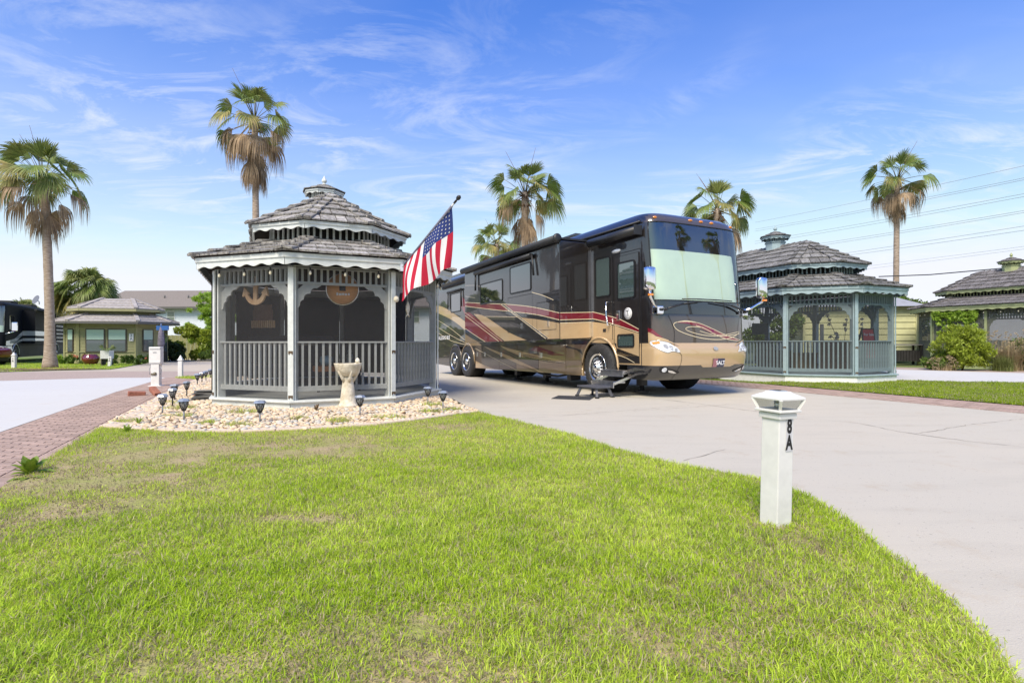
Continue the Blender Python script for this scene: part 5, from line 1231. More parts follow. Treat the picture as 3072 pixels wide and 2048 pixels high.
# ------------------------------------------------------------------ second motorhome and red car at the far left
M_b2 = mat('night_black_paint', (0.012, 0.013, 0.016), .55, spec=.12); M_b2g = mat('charcoal_paint', S(64, 64, 62), .55, spec=.12); M_b2s = paint('silver_paint', S(190, 190, 186))
B2 = empty('motorhome', (-32.2, 33.2, -.22), R(-62.5), 'black grey and silver motorhome parked at the far left behind the palm', 'motorhome')
def lofted(i0, i1, k0, k1, xs=None): return surf(i0, i1, k0, k1, xs)
mb = MB(); v, f = surf(lvi(1.06), iW, 0, NT, XR); mb.add(v, f); v, f = surf(iW, iB, 0, WK0, None); mb.add(v, f); v, f = surf(iW, iB, WK1, NT, None); mb.add(v, f)
for s in (-1, 1):
    vs = []; fs = []
    for j, (z, xf, hw) in enumerate(LV[iW:iB + 1]):
        x0 = outline(xf, hw, 0)[0][0]; vs += [(XR, s * hw, z), (x0, s * hw, z)]
        if j: fs.append((2 * j - 2, 2 * j - 1, 2 * j + 1, 2 * j))
    mb.add(vs, fs)
v, f = surf(iB, len(LV) - 1, 0, NT, XR); mb.add(v, f)
mb.add([(XR, -LV[-1][2], zt)] + [(x, y, zt) for x, y in outline(LV[-1][1], LV[-1][2], 0)] + [(XR, LV[-1][2], zt)], [tuple(range(NT + 3))])
smooth_mesh(mb.build('body', M_b2, B2), 30)
smooth_mesh(MB().add(*surf(iW, iB, WK0, WK1)).build('windshield', M_wind, B2, fix=False))
v, f = surf(iW, lvi(2.3), WK0 + 1, WK1 - 1); smooth_mesh(MB().add([(x - .09, y * .985, z) for x, y, z in v], f).build('sun_blind', M_shade, B2, fix=False))
MB().box((1.25, 0, 2.7), (.03, 2.4, 1.6)).build('cab_curtain', mat('cab_grey', (.10, .11, .11), .9), B2)
smooth_mesh(MB().add(*surf(0, lvi(1.06), 0, NT, .62)).build('front_bumper', M_b2s, B2), 45)
def b2(name, pts, m, off=.005, y=1.27): return MB().add([(x, y + off, z) for x, z in pts], [tuple(range(len(pts)))]).build(name, m, B2, fix=False)
for a, b in zip((-.66, -2.4, -4.2, -5.7), (-2.4, -4.2, -5.7, -7.0)): MB().box(((a + b) / 2, 1.255, .71), (a - b - .012, .03, .73)).build('luggage_door', M_b2g, B2)
MB().box((-9.9, 1.255, .71), (1.9, .03, .73)).build('rear_skirt', M_b2g, B2); MB().box((-5.2, 0, .72), (10.5, 1.9, .6)).build('underbody', M_under_b, B2)
for wx in WX:
    for s in (-1, 1):
        w = empty('wheel', (wx, s * 1.15, WZ), 0, parent=B2); MB().lathe([(r, h * s) for r, h in [(.30, -.14), (.44, -.145), (.53, -.11), (.54, 0), (.53, .11), (.44, .145), (.30, .13)]], 32, axis='y').build('tyre', M_rub, w)
        MB().lathe([(r, h * s) for r, h in [(.31, .12), (.29, .14), (.27, .09), (.15, .10), (.08, .11), (.07, .17), (0, .18)]], 24, axis='y').build('rim', M_alu, w)
        if s > 0:
            for k in range(8): a = k * .785; MB().box((.21 * math.cos(a), .115, .21 * math.sin(a)), (.05, .02, .05)).build('hand_hole', M_gasket, w)
    MB().tube([(wx + .62 * math.cos(a * .2), 1.28, WZ + .62 * math.sin(a * .2)) for a in range(-1, 17)], .035, 6).build('arch_lip', M_b2s, B2)
sl2 = MB().box((-2.9, 1.55, 2.28), (3.2, .7, 2.15)).build('slide_out', M_b2, B2); MB().box((-7.6, 1.5, 2.28), (2.2, .6, 2.15)).build('slide_out', M_b2, B2)
for z0, z1, x0, x1, y in ((1.72, 2.02, -4.5, -1.3, 1.90), (1.38, 1.55, -4.5, -1.3, 1.90)):
    MB().box(((x0 + x1) / 2, y + .003, (z0 + z1) / 2), (x1 - x0, .006, z1 - z0)).build('paint_stripe', M_b2s, sl2); MB().box((-1.297, 1.58, (z0 + z1) / 2), (.006, .64, z1 - z0)).build('paint_stripe', M_b2s, sl2)
for pts in ([(1.6, 1.10), (.6, 1.10), (-1.25, 1.72), (-1.25, 1.98), (.2, 1.5), (1.6, 1.35)], [(.4, 1.1), (-1.25, 1.38), (-1.25, 1.52), (-.2, 1.35)], [(-4.55, 1.75), (-6.0, 2.6), (-6.3, 2.6), (-4.55, 1.35)], [(-8.75, 1.5), (-10.8, 2.7), (-11, 2.7), (-11, 2.4), (-8.75, 1.2)]): b2('paint_stripe', pts, M_b2s)
for x0, x1 in ((.2, 1.1),): window(x0, x1, 2.05, 2.95, -1.28, M_tint, B2).matrix_local = Matrix.Scale(-1, 4, (0, 1, 0))
for k in range(7): MB().box((-7.6, 1.806, 1.35 + k * .28), (2.1, .01, .035)).build('pinstripe', M_b2s, B2)
MB().tube([(-1.2, 1.95, 3.40), (-11, 1.6, 3.40)], .08, 8).build('awning', M_b2g, B2)
MB().tube([(1.78, 1.16, 1.74), (1.9, 1.7, 1.92)], .03, 6).build('mirror_arm', M_chrome, B2); MB().box((0, 0, 0), (.16, .26, .55)).build('mirror', M_chrome, B2, (1.9, 1.75, 2.22), bevel=.05)
MB().box((-2.0, .3, 3.86), (1.2, .8, .22)).box((-6, .3, 3.86), (1.2, .8, .22)).build('roof_unit', M_b2g, B2, bevel=.05)
DS = tag(MB().lathe([(0, 0), (.14, .02), (.28, .09), (.29, .095), (.28, .08)], 20).build('satellite_dish', mat('dish_grey', S(110, 114, 126), .6), None, (-29.9, 34.0, 3.72), (R(68), 0, R(-20)), fix=False), 'grey satellite dish on the roof of the left motorhome', 'satellite dish')
MB().tube([(0, 0, 0), (0, -.06, -.15), (0, -.2, -.2)], .03, 6).build('dish_mount', M_wht, DS)
# red car: profile lofted across its width
M_red = paint('dark_red_paint', S(112, 20, 24), .1)
CAR = empty('car', (-30.6, 30.0, -.22), R(0), 'dark red car parked at the left edge before the black motorhome', 'car')
prof = [(1.98, .45), (2.02, .62), (1.96, .86), (1.70, .98), (.85, 1.10), (.15, 1.60), (-.5, 1.72), (-1.7, 1.70), (-2.3, 1.22), (-2.45, 1.0), (-2.45, .45)]
prof = spline(prof, 3); vs = []; n = len(prof); sec = (-.93, -.90, -.80, 0, .80, .90, .93); fs = []
for y in sec:
    k = {.93: 0.0, .90: .04, .80: .07, 0: .075}[abs(y)]
    for x, z in prof:
        tz = max(0, (z - 1.0) / .7); yy = y * (1 - .16 * tz); vs.append((x + (k - .05) * (1 if x > 0 else -1) * .6, yy, z + (k - .05) * .3))
for j in range(len(sec) - 1):
    for i in range(n - 1): fs.append((j * n + i, j * n + i + 1, (j + 1) * n + i + 1, (j + 1) * n + i))
fs += [tuple(range(n)), tuple((len(sec) - 1) * n + i for i in reversed(range(n)))]
smooth_mesh(MB().add(vs, fs).build('body', M_red, CAR), 40)
MB().box((0, 0, .36), (3.7, 1.7, .3)).build('underbody', M_blackpl, CAR, bevel=.04)
for s in (-1, 1):
    for x in (1.28, -1.5):
        w = empty('wheel', (x, s * .84, .36), 0, parent=CAR); MB().lathe([(r, h * s) for r, h in [(.24, -.1), (.33, -.11), (.36, -.08), (.36, .08), (.33, .11), (.24, .1)]], 28, axis='y').build('tyre', M_rub, w)
        MB().lathe([(r, h * s) for r, h in [(.25, .09), (.24, .11), (.22, .06), (.05, .08), (0, .085)]], 24, axis='y').build('rim', M_blackpl, w)
        for k in range(10): a = k * .628; MB().beam((.03 * math.cos(a), s * .10, .03 * math.sin(a)), (.23 * math.cos(a), s * .11, .23 * math.sin(a)), .03, .03).build('spoke', M_alu, w)
    MB().lathe([(.40, .01), (.40, .12)], 24, (1.28, s * .93 - (.1 if s > 0 else .02), .36), axis='y').build('wheel_arch', M_blackpl, CAR)
    MB().add([(1.78, s * .86, .90), (2.0, s * .74, .78), (2.0, s * .55, .80), (1.80, s * .62, .94)], [(0, 1, 2, 3)]).build('headlight', M_lens, CAR)
    MB().box((.55, s * 1.02, 1.12), (.12, .2, .14)).build('side_mirror', M_chrome, CAR, bevel=.04)
    MB().add([(.62, s * .935, 1.08), (.12, s * .86, 1.52), (-.6, s * .84, 1.62), (-1.6, s * .845, 1.58), (-1.9, s * .93, 1.1)], [(0, 1, 2, 3, 4)]).build('side_window', M_tint, CAR)
MB().add([(.86, -.72, 1.125), (.86, .72, 1.125), (.16, .62, 1.625), (.16, -.62, 1.625)], [(0, 1, 2, 3)]).build('windshield', M_tint, CAR)
# ------------------------------------------------------------------ numbered lamp post in the lawn
M_vinyl = mat('white_vinyl', S(218, 217, 214), .45, var=.07, vscale=9, detail=8, bump=.04, bscale=20)
LP = empty('number_post', (1.60, 3.28, 0), R(25), 'white post numbered 8A with a solar lamp cap, in the front lawn', 'post'); LP.rotation_euler = (R(.6), R(1.0), R(25))
MB().box((0, 0, .31), (.125, .125, .76)).build('shaft', M_vinyl, LP, bevel=.006)
MB().box((0, 0, .675), (.150, .150, .035)).box((0, 0, .705), (.185, .185, .016)).build('collar', M_vinyl, LP, bevel=.005)
gl = MB().add([(-.075, -.075, .715), (.075, -.075, .715), (.075, .075, .715), (-.075, .075, .715), (-.098, -.098, .772), (.098, -.098, .772), (.098, .098, .772), (-.098, .098, .772)], [(0, 1, 5, 4), (1, 2, 6, 5), (2, 3, 7, 6), (3, 0, 4, 7)]).build('lamp_glass', glass_mat('smoky_glass', (.72, .74, .72), .04), LP, fix=False)
for sx, sy in ((-1, -1), (1, -1), (1, 1), (-1, 1)): MB().beam((sx * .077, sy * .077, .713), (sx * .101, sy * .101, .775), .016, .016).build('glazing_bar', M_vinyl, LP)
MB().lathe([(.012, .715), (.02, .73), (.018, .75), (.004, .765)], 8).build('lamp_core', M_alu, LP)
MB().add([(-.107, -.107, .772), (.107, -.107, .772), (.107, .107, .772), (-.107, .107, .772), (-.107, -.107, .786), (.107, -.107, .786), (.107, .107, .786), (-.107, .107, .786), (-.055, -.055, .812), (.055, -.055, .812), (.055, .055, .812), (-.055, .055, .812), (-.05, -.05, .820), (.05, -.05, .820), (.05, .05, .820), (-.05, .05, .820)],
         [(3, 2, 1, 0)] + [(a + i, a + (i + 1) % 4, a + 4 + (i + 1) % 4, a + 4 + i) for a in (0, 4, 8) for i in range(4)] + [(12, 13, 14, 15)]).build('cap', M_vinyl, LP, bevel=.004)
MB().box((0, 0, .8225), (.07, .07, .005)).build('solar_panel', mat('solar_cell', S(150, 160, 175), .15, coat=1.0), LP)
nb = MB().box((.02, -.0645, .563), (.052, .003, .196)).build('number_plate', mat('silver_tape', S(196, 196, 200), .5), LP)
M_num = mat('black_number', (.006, .006, .006), .6)
for t_, z_ in (('8', .612), ('A', .514)): 
    o = inst('lettering', text_mesh(t_, .118, M_num, bold=.0045, depth=.0005), nb, (.02, -.0675, z_), (R(90), 0, 0)); o.scale = (.68, 1, 1)

# ------------------------------------------------------------------ the flag on its pole
FP0 = Vector((-1.88, 9.24, 2.38)); FP1 = Vector((-.86, 8.12, 3.21)); pd = (FP1 - FP0).normalized()
pole = MB().tube([FP0 - pd * .1, FP1], .013, 8).build('flagpole', mat('pole_white', S(200, 202, 206), .4))
tag(pole, 'slim flagpole with a black ball tip slanting up from the pale grey gazebo', 'flagpole')
MB().lathe([(0, -.02), (.016, -.02), (.018, .03), (.012, .06), (.026, .075), (.034, .10), (.030, .13), (.012, .15), (0, .152)], 12).build('finial', M_blackpl, pole, FP1, pd.to_track_quat('Z', 'Y').to_euler())
MB().box((0, 0, 0), (.05, .05, .12)).build('bracket', M_alu, pole, FP0)
def flag():
    root = empty('flag', (0, 0, 0), 0, 'American flag with stars and stripes hanging from the slanting pole', 'flag')
    hp = lambda h: FP1.lerp(FP0, .05 + .90 * h)
    TR, TL = hp(0), hp(1)
    def un(px, py, Yd): return Vector(((px - 1536) / 1620 * Yd, Yd, EYE + (1023 - py) / 1620 * Yd))
    BR = un(1357.5, 801, 8.45); BL = un(1194, 902, 8.98)
    side_ = Vector((.72, .69, 0)).normalized()
    def P(h, f):
        b = TR.lerp(TL, h).lerp(BR.lerp(BL, h), f)
        b += Vector((-.05, .0, 0)) * math.sin(math.pi * h) * math.sin(math.pi * f * .9)
        w = .075 * f ** .8 * math.sin(h * 11 + f * 2.2 + .6) * (1 - .3 * h) + .03 * f * math.sin(h * 23 - f * 3)
        b += Vector((.25, .95, 0)) * w + Vector((.045 * math.sin(h * 11 + f * 2.2 + 1.8) * f, 0, 0)); return b
    nh, nf = 26 * 2, 40; mr = mat('flag_red', S(196, 30, 62), .8, trans=.25, bump=.1, bscale=200); mw = mat('flag_white', S(236, 236, 236), .8, trans=.25); mbl = mat('flag_blue', S(40, 58, 122), .8, trans=.15)
    vs = [P(i / nh, j / nf) for i in range(nh + 1) for j in range(nf + 1)]; fs = []; mi = []
    for i in range(nh):
        for j in range(nf):
            fs.append((i * (nf + 1) + j, i * (nf + 1) + j + 1, (i + 1) * (nf + 1) + j + 1, (i + 1) * (nf + 1) + j))
            st = i // 4; mi.append(2 if (st < 7 and j < nf * .4) else st % 2)
    me = bpy.data.meshes.new('cloth'); me.from_pydata(vs, [], fs)
    for m_ in (mr, mw, mbl): me.materials.append(m_)
    me.polygons.foreach_set('material_index', mi); me.polygons.foreach_set('use_smooth', [True] * len(fs)); me.update(); cl = inst('cloth', me, root)
    sb = MB()
    for r_ in range(9):
        for c in range(6 if r_ % 2 == 0 else 5):
            h = (7 / 13) * (r_ + 1) / 10; f = .4 * ((c * 2 + (1 if r_ % 2 == 0 else 2)) / 12)
            for sg in (-1, 1):
                o_ = P(h, f); e = 1e-3; th = (P(h + e, f) - o_).normalized(); tf = (P(h, f + e) - o_).normalized(); nn = th.cross(tf).normalized()
                q = []
                for k in range(10):
                    rr = .021 if k % 2 == 0 else .0085; a = k * math.pi / 5; pt = P(h + rr * math.sin(a) / 1.6 , f - rr * math.cos(a) / 1.0) + nn * sg * .004; q.append(pt)
                sb.add([o_ + nn * sg * .0045] + q, [(0, 1 + k, 1 + (k + 1) % 10) for k in range(10)])
    sb.build('stars', mw, cl, fix=False)
    MB().tube([hp(0) , hp(.5), hp(1)], .02, 8).build('sleeve', mat('sleeve_grey', S(120, 120, 140), .8), root)
flag()

# ------------------------------------------------------------------ step stool and mat by the entry
M_stool = mat('graphite_plastic', S(78, 80, 88), .55, var=.12, vscale=20)
STL = empty('step_stool', (1.68, 10.98, 0), R(-62.9 + 4), 'dark grey step stool standing below the entry steps of the big motorhome', 'step stool')
MB().box((0, 0, .205), (.62, .42, .035)).build('top', M_stool, STL, bevel=.012)
for sx in (-1, 1):
    for sy in (-1, 1): lg_ = MB().beam((sx * .24, sy * .15, .195), (sx * .31, sy * .20, .02), .045, .05).build('leg', M_stool, STL); MB().box((sx * .315, sy * .20, .012), (.07, .06, .022)).build('foot', M_blackpl, lg_)
tag(MB().box((0, 0, .006), (.75, .62, .010)).build('door_mat', mat('charcoal_mat', S(54, 55, 58), .95, var=.35, vscale=90, bump=.5, bscale=150), None, (1.22, 10.72, 0), (0, 0, R(-18))), 'charcoal door mat lying on the drive beside the step stool', 'mat')
# ------------------------------------------------------------------ things on the stone bed
M_cast = mat('cast_stone', S(222, 214, 196), .9, col2=S(180, 168, 142), vscale=7, bump=.6, bscale=30, vlo=.3, vhi=.6)
BB = empty('bird_bath', (-2.75, 9.05, 0.02), 0, 'cream stone bird bath in front of the pale grey gazebo', 'bird bath')
MB().lathe([(.15, 0), (.165, .03), (.15, .05), (.135, .07), (.115, .2), (.095, .38), (.082, .46), (.10, .50), (.06, .51)], 24).build('pedestal', M_cast, BB)
for k in range(5):
    a = k * 1.2566 + .3; MB().tube([(.07 * math.cos(a), .07 * math.sin(a), .42), (.11 * math.cos(a), .11 * math.sin(a), .50), (.17 * math.cos(a), .17 * math.sin(a), .60), (.19 * math.cos(a), .19 * math.sin(a), .66)], [.025, .03, .024, .008], 8).build('leaf_bracket', M_cast, BB)
MB().lathe([(.0, .505), (.08, .51), (.15, .55), (.20, .63), (.222, .715), (.228, .735), (.205, .735), (.19, .69), (.10, .64), (0, .63)], 32).build('bowl', M_cast, BB)
MB().lathe([(0, .735), (.03, .742), (.042, .77), (.034, .80), (.012, .825), (0, .828)], 12, (.17, -.03, 0)).build('egg_finial', M_cast, BB)
M_lamp_b = mat('lamp_black', (.02, .02, .02), .5, var=.2); M_lamp_t = mat('lamp_top', S(132, 142, 158), .3, coat=.5); M_stake = mat('stake_grey', S(130, 134, 140), .6)
def path_light(loc, label, rot, black=False, tilt=0.0):
    T = empty('path_light', loc, rot, label, 'path light', 'solar path lights round the stone bed'); T.rotation_euler = (R(tilt), R(tilt * .6), rot)
    MB().add([(.085 * math.cos(a), .085 * math.sin(a), .245) for a in [k * math.pi / 3 for k in range(6)]] + [(.06 * math.cos(a), .06 * math.sin(a), .275) for a in [k * math.pi / 3 for k in range(6)]] + [(0, 0, .283)],
             [tuple(reversed(range(6)))] + [(k, (k + 1) % 6, 6 + (k + 1) % 6, 6 + k) for k in range(6)] + [(6 + k, 6 + (k + 1) % 6, 12) for k in range(6)]).build('cap', M_lamp_t, T)
    MB().lathe([(.026, .14), (.040, .19), (.048, .24)], 10).build('diffuser', mat('lamp_diffuser', S(205, 206, 204), .3, trans=.4), T)
    cg = MB()
    for k in range(6):
        a = k * math.pi / 3
        for s in (-1, 1): cg.tube([(.030 * math.cos(a), .030 * math.sin(a), .135), (.050 * math.cos(a + s * .35), .050 * math.sin(a + s * .35), .19), (.060 * math.cos(a + s * .05), .060 * math.sin(a + s * .05), .245)], .0042, 4, cap=False)
    cg.lathe([(.062, .238), (.062, .25)], 12, caps=False).lathe([(.02, .11), (.033, .125), (.034, .14)], 10, caps=False); cg.build('lantern_cage', M_lamp_b, T)
    MB().tube([(0, 0, -.04), (0, 0, .12)], .011, 6).build('stake', M_lamp_b if black else M_stake, T)
    return T
for (x, y), lb, bk, tl in (((-5.29, 8.17), 'leaning solar path light with grey stake at the left front corner of the stone bed', 0, 6), ((-5.76, 9.16), 'solar path light on a black stake, second from the left front corner', 1, 2), ((-6.26, 10.02), 'solar path light on a black stake, third along the left border', 1, -2), ((-6.47, 10.74), 'solar path light on a black stake beside the red brick and slate', 1, -3),
                           ((-4.54, 7.47), 'nearest solar path light, standing alone before the left gazebo corner', 0, 0), ((-3.39, 7.26), 'solar path light before the second gazebo post from the left', 0, 0), ((-2.25, 7.99), 'solar path light just right of the bird bath', 0, 0), ((-1.48, 9.5), 'solar path light close to the right corner of the gazebo plinth', 0, 0), ((-1.11, 8.68), 'solar path light at the right end of the stone bed by the drive', 0, 0),
                           ((-8.03, 13.78), 'solar path light beyond the slate pile, first of the far row', 1, 0), ((-8.46, 14.73), 'solar path light second in the far row along the gazebo side', 1, 2), ((-8.87, 15.65), 'solar path light third in the far row along the gazebo side', 1, -2), ((-9.5, 17.0), 'solar path light farthest back along the gazebo side', 1, 0)):
    path_light((x, y, gz(x, y) + .05), lb, random.uniform(0, 1), bk, tl)
M_red_b = mat('red_brick', S(158, 104, 86), .9, var=.25, vscale=14, bump=.5, rnd=.1)
for (x, y, z, r_, lb) in ((-7.75, 11.15, .045, (R(6), R(4), R(40)), 'dusty red brick lying flat on the paving'), (-7.42, 11.22, .08, (R(5), R(24), R(-35)), 'orange brown brick leaning on the other loose brick'), (-6.15, 10.75, .06, (0, 0, R(20)), 'clean red paving brick lying on the stones beside the slate pile')):
    tag(MB().box((0, 0, 0), (.30, .12, .09)).build('brick', M_red_b, None, (x, y, z), r_, bevel=.008), lb, 'brick')
SP = empty('slate_pile', (-5.78, 10.15, .02), .4, 'stack of thin grey slates leaning by the gazebo corner', 'slates')
for k in range(7): MB().box((random.uniform(-.03, .03), random.uniform(-.03, .03), .02 + k * .026), (.42 - k * .02, .30, .016)).build('slate', mat('slate', S(112, 112, 110), .8, var=.2, rnd=.15), SP, (0, 0, 0), (R(random.uniform(-4, 4)), R(random.uniform(-3, 3)), random.uniform(-.2, .2)))
# utility pedestal and posts on the left
PD = empty('utility_pedestal', (-9.19, 13.95, -.03), R(12), 'white utility pedestal with a box head beside the white pad', 'pedestal')
MB().box((0, 0, .27), (.19, .17, .60)).box((0, 0, .0), (.3, .26, .04)).build('column', M_vinyl, PD, bevel=.008); hd = MB().box((0, 0, .79), (.27, .20, .44)).build('meter_box', M_vinyl, PD, bevel=.015)
MB().box((0, -.11, .98), (.25, .02, .03)).box((0, -.105, .62), (.25, .015, .03)).build('lid_flap', M_vinyl, hd); MB().lathe([(.0, -.12), (.03, -.115), (.045, -.09)], 12, (.0, 0, .32), axis='y').box((-.06, -.09, .31), (.06, .03, .05)).build('water_valve', mat('old_brass', S(120, 112, 96), .6, metal=.4), PD)
MB().box((0, -.105, .87), (.08, .004, .02)).build('nameplate', mat('grey_print', S(150, 152, 156), .6), hd)
MB().tube([(-.08, -.05, .56), (-.14, -.06, .45), (-.13, -.06, .3)], .008, 5).tube([(.08, -.05, .56), (.15, -.06, .45), (.12, -.06, .3)], .008, 5).build('cable', M_wire, PD)
def wpost(x, y, h, label, txt=None, cap=True, tilt=(0, 0), w=.125):
    T = empty('white_post', (x, y, gz(x, y)), R(10), label, 'post'); T.rotation_euler = (R(tilt[0]), R(tilt[1]), R(10))
    MB().box((0, 0, h / 2 - .05), (w, w, h - .1 + .1)).build('shaft', M_vinyl, T, bevel=.006)
    if cap: MB().box((0, 0, h - .035), (w * .8, w * .8, .03)).box((0, 0, h + .0), (w * 1.15, w * 1.15, .04)).box((0, 0, h + .09), (w * 1.0, w * 1.0, .14), taper=.12).build('cap', M_vinyl, T, bevel=.006)
    if txt:
        for i, c in enumerate(txt): inst('lettering', text_mesh(c, .13, M_num, bold=.003), T, (0, -w / 2 - .004, h - .16 - i * .12), (R(90), 0, 0))
    return T
wpost(-11.05, 18.0, .60, 'white post with a pointed cap behind the utility pedestal', None)
wpost(-25.0, 27.1, .66, 'white post with pointed cap numbered 1A in front of the red car', '1A', w=.15)
wpost(-21.4, 28.7, .62, 'tilted capless white post numbered 2A in front of the olive house', '2A', False, (0, 5), .13)
POT = tag(MB().lathe([(.22, 0), (.33, .1), (.42, .28), (.43, .38), (.36, .52), (.30, .56), (.33, .60), (.30, .60), (.27, .55)], 24).build('glazed_pot', mat('oxblood_glaze', S(112, 22, 34), .15, coat=1.0, var=.3, vscale=5), None, (-24.5, 31.4, -.23)), 'round dark red glazed pot before the olive house', 'pot')
PL = empty('planter_box', (-22.5, 30.0, -.23), R(6), 'white planter box on dark legs with a small palm', 'planter')
MB().box((0, 0, .62), (.46, .42, .44)).build('box', M_vinyl, PL)
for sx in (-1, 1): MB().box((sx * .19, 0, .2), (.05, .36, .44)).build('leg', M_wframe, PL)
for i in range(7): inst('frond', fronds('mid')[i % 4], PL, (0, 0, .82), (0, 0, i * .9), .28)
def clump(x, y, r, h, m, label, seed, n=700, size=.06, fm=None, nm='flower_clump', cat='plant'):
    T = empty(nm, (x, y, gz(x, y)), 0, label, cat); leaf_cloud('leaves', blobs_in(10, (r, r, h), seed, r * .25, r * .45), n, size, m, seed, 3.5, .8, T)
    if fm: leaf_cloud('blooms', blobs_in(6, (r, r, h * 1.15), seed + 1, r * .2, r * .3, .6), n // 5, size, fm, seed + 1, 1.4, .4, T)
M_or = mat('orange_bloom', S(226, 140, 110), .6, rnd=.2, trans=.3); M_ye = mat('yellow_leaf', (.38, .36, .04), .6, rnd=.3, trans=.3)
for i, (x, fm, m_, lb) in enumerate(((-27.3, M_ye, M_leafB, 'yellow green spiky plant at the left end of the flower bed'), (-26.5, M_or, M_leafG, 'orange flowering plant left of the dark red pot'), (-25.75, M_or, M_leafG, 'coral flowering plant touching the dark red pot'), (-24.1, None, M_leafG, 'low green plant right of the dark red pot'), (-23.2, None, M_leafG, 'low green plant behind the planter box'), (-22.4, None, M_leafG, 'low green plant right of the white planter box'), (-21.7, M_or, M_leafG, 'orange flowering plant below the right window of the olive house'))):
    clump(x * .98, 31.9, .35, .5, m_, lb, 60 + i, fm=fm)
# broad-leaved weed at the lawn's left edge, young plants in the stones
def rosette(x, y, n, L, w, label, seed, m, z=0.0, el=(20, 75)):
    T = empty('weed', (x, y, gz(x, y) + z), 0, label, 'weed'); rr = random.Random(seed)
    for i in range(n):
        a = i * 2.4 + rr.uniform(-.3, .3); e = R(rr.uniform(*el)); ll = L * rr.uniform(.6, 1.1); vs = []; fs = []
        for k in range(6):
            t = k / 5; r_ = ll * t; ww = w * math.sin(math.pi * min(1, t * .92 + .06)) * (1 + .25 * math.sin(k * 2.2 + i)); bend = -.35 * t * t * ll
            c = Vector((math.cos(a) * r_ * math.cos(e), math.sin(a) * r_ * math.cos(e), r_ * math.sin(e) + bend * math.cos(e))); s_ = Vector((-math.sin(a), math.cos(a), 0)) * ww
            vs += [c - s_ + Vector((0, 0, ww * .35)), c, c + s_ + Vector((0, 0, ww * .35))]
            if k: o = 3 * (k - 1); fs += [(o, o + 1, o + 4, o + 3), (o + 1, o + 2, o + 5, o + 4)]
        MB().add(vs, fs).build('leaf', m, T, fix=False)
M_weed = mat('weed_leaf', (.22, .33, .03), .45, var=.3, vscale=20, rnd=.2, trans=.3)
rosette(-4.06, 4.55, 16, .21, .036, 'bright green broad leaved weed at the edge of the brick path', 3, M_weed)
rosette(-3.95, 4.42, 10, .17, .02, 'flat spreading weed next to the broad leaved weed', 4, M_weed, el=(5, 25))
rosette(-4.72, 6.62, 14, .13, .016, 'small bright green weed tuft at the lawn edge by the stones', 5, M_weed)
rosette(-4.95, 7.15, 6, .16, .012, 'young upright plant at the left corner of the stones', 6, M_weed, .02, (50, 80))
rosette(-3.1, 8.55, 9, .16, .02, 'small reddish seedling against the gazebo plinth', 7, mat('reddish_leaf', (.16, .11, .06), .6, rnd=.3), .02, (30, 80))

# ------------------------------------------------------------------ inside and around the gazebos
M_wood = mat('bleached_wood', S(226, 192, 152), .8, col2=S(198, 158, 118), vscale=10, stretch=(1, 1, .2), bump=.2)
AN = empty('anchor_ornament', (-4.42, 9.31, 1.74), R(-18), 'wooden anchor hanging behind the left front screen of the pale grey gazebo', 'ornament')
MB().box((0, 0, .26), (.075, .04, .48)).build('shank', M_wood, AN)
arc = [(.22 * math.sin(R(q)), .22 - .21 * math.cos(R(q))) for q in range(-80, 81, 10)]; inn = [(.165 * math.sin(R(q)), .255 - .165 * math.cos(R(q))) for q in range(80, -81, -10)]
MB().prism([(x, -.018, z) for x, z in arc + inn], (0, .036, 0)).build('arms', M_wood, AN)
for s in (-1, 1): MB().prism([(s * .13, -.02, .21), (s * .275, -.02, .155), (s * .235, -.02, .32)], (0, .04, 0)).build('fluke', M_wood, AN)
SG = empty('hanging_board', (-4.75, 10.3, 1.35), R(-14), 'dark wooden board with a grille hanging behind the anchor', 'board')
MB().box((0, 0, .27), (.42, .03, .2)).box((0, 0, .42), (.38, .03, .1)).build('panel', mat('dark_wood', S(128, 96, 80), .8, var=.2, vscale=8), SG); 
for k in range(12): MB().box((-.24 + k * .044, 0, .10), (.025, .03, .14)).build('slat', M_wood, SG)
RS = empty('round_sign', (-2.93, 9.33, 2.02), R(20), 'round wooden barrel lid sign hanging inside the pale grey gazebo', 'sign')
MB().lathe([(0, -.02), (.262, -.02), (.262, .02), (0, .02)], 40, axis='y').build('lid', mat('orange_wood', S(222, 164, 108), .7, var=.12, vscale=6, stretch=(1, 1, 6)), RS); MB().lathe([(.262, -.026), (.278, -.026), (.278, .03), (.262, .03)], 40, axis='y', caps=False).build('rim', M_alu, RS)
MB().box((0, -.025, .03), (.105, .012, .12)).build('badge', M_blackpl, RS)
for k, w in enumerate((.035, .05, .05, .04, .035)): MB().box((-.085 + k * .047, -.024, -.085 - .004 * (k % 2)), (w * .85, .006, .034 + .012 * (k == 0))).build('painted_mark', M_wht, RS)
FO = empty('fish_ornament', (-1.93, 9.98, 1.60), R(60), 'small pale carved fish on a string in the right bay of the pale grey gazebo', 'ornament')
MB().prism([(x, -.012, z) for x, z in [(-.015, 0), (.015, 0), (.05, -.03), (.015, .03), (.045, .10), (.045, .18), (0, .26), (-.045, .18), (-.045, .10), (-.015, .03), (-.05, -.03)]], (0, .024, 0)).build('fish', M_cast, FO); MB().tube([(0, 0, .25), (0, 0, .62)], .003, 4).build('string', M_wht, FO)
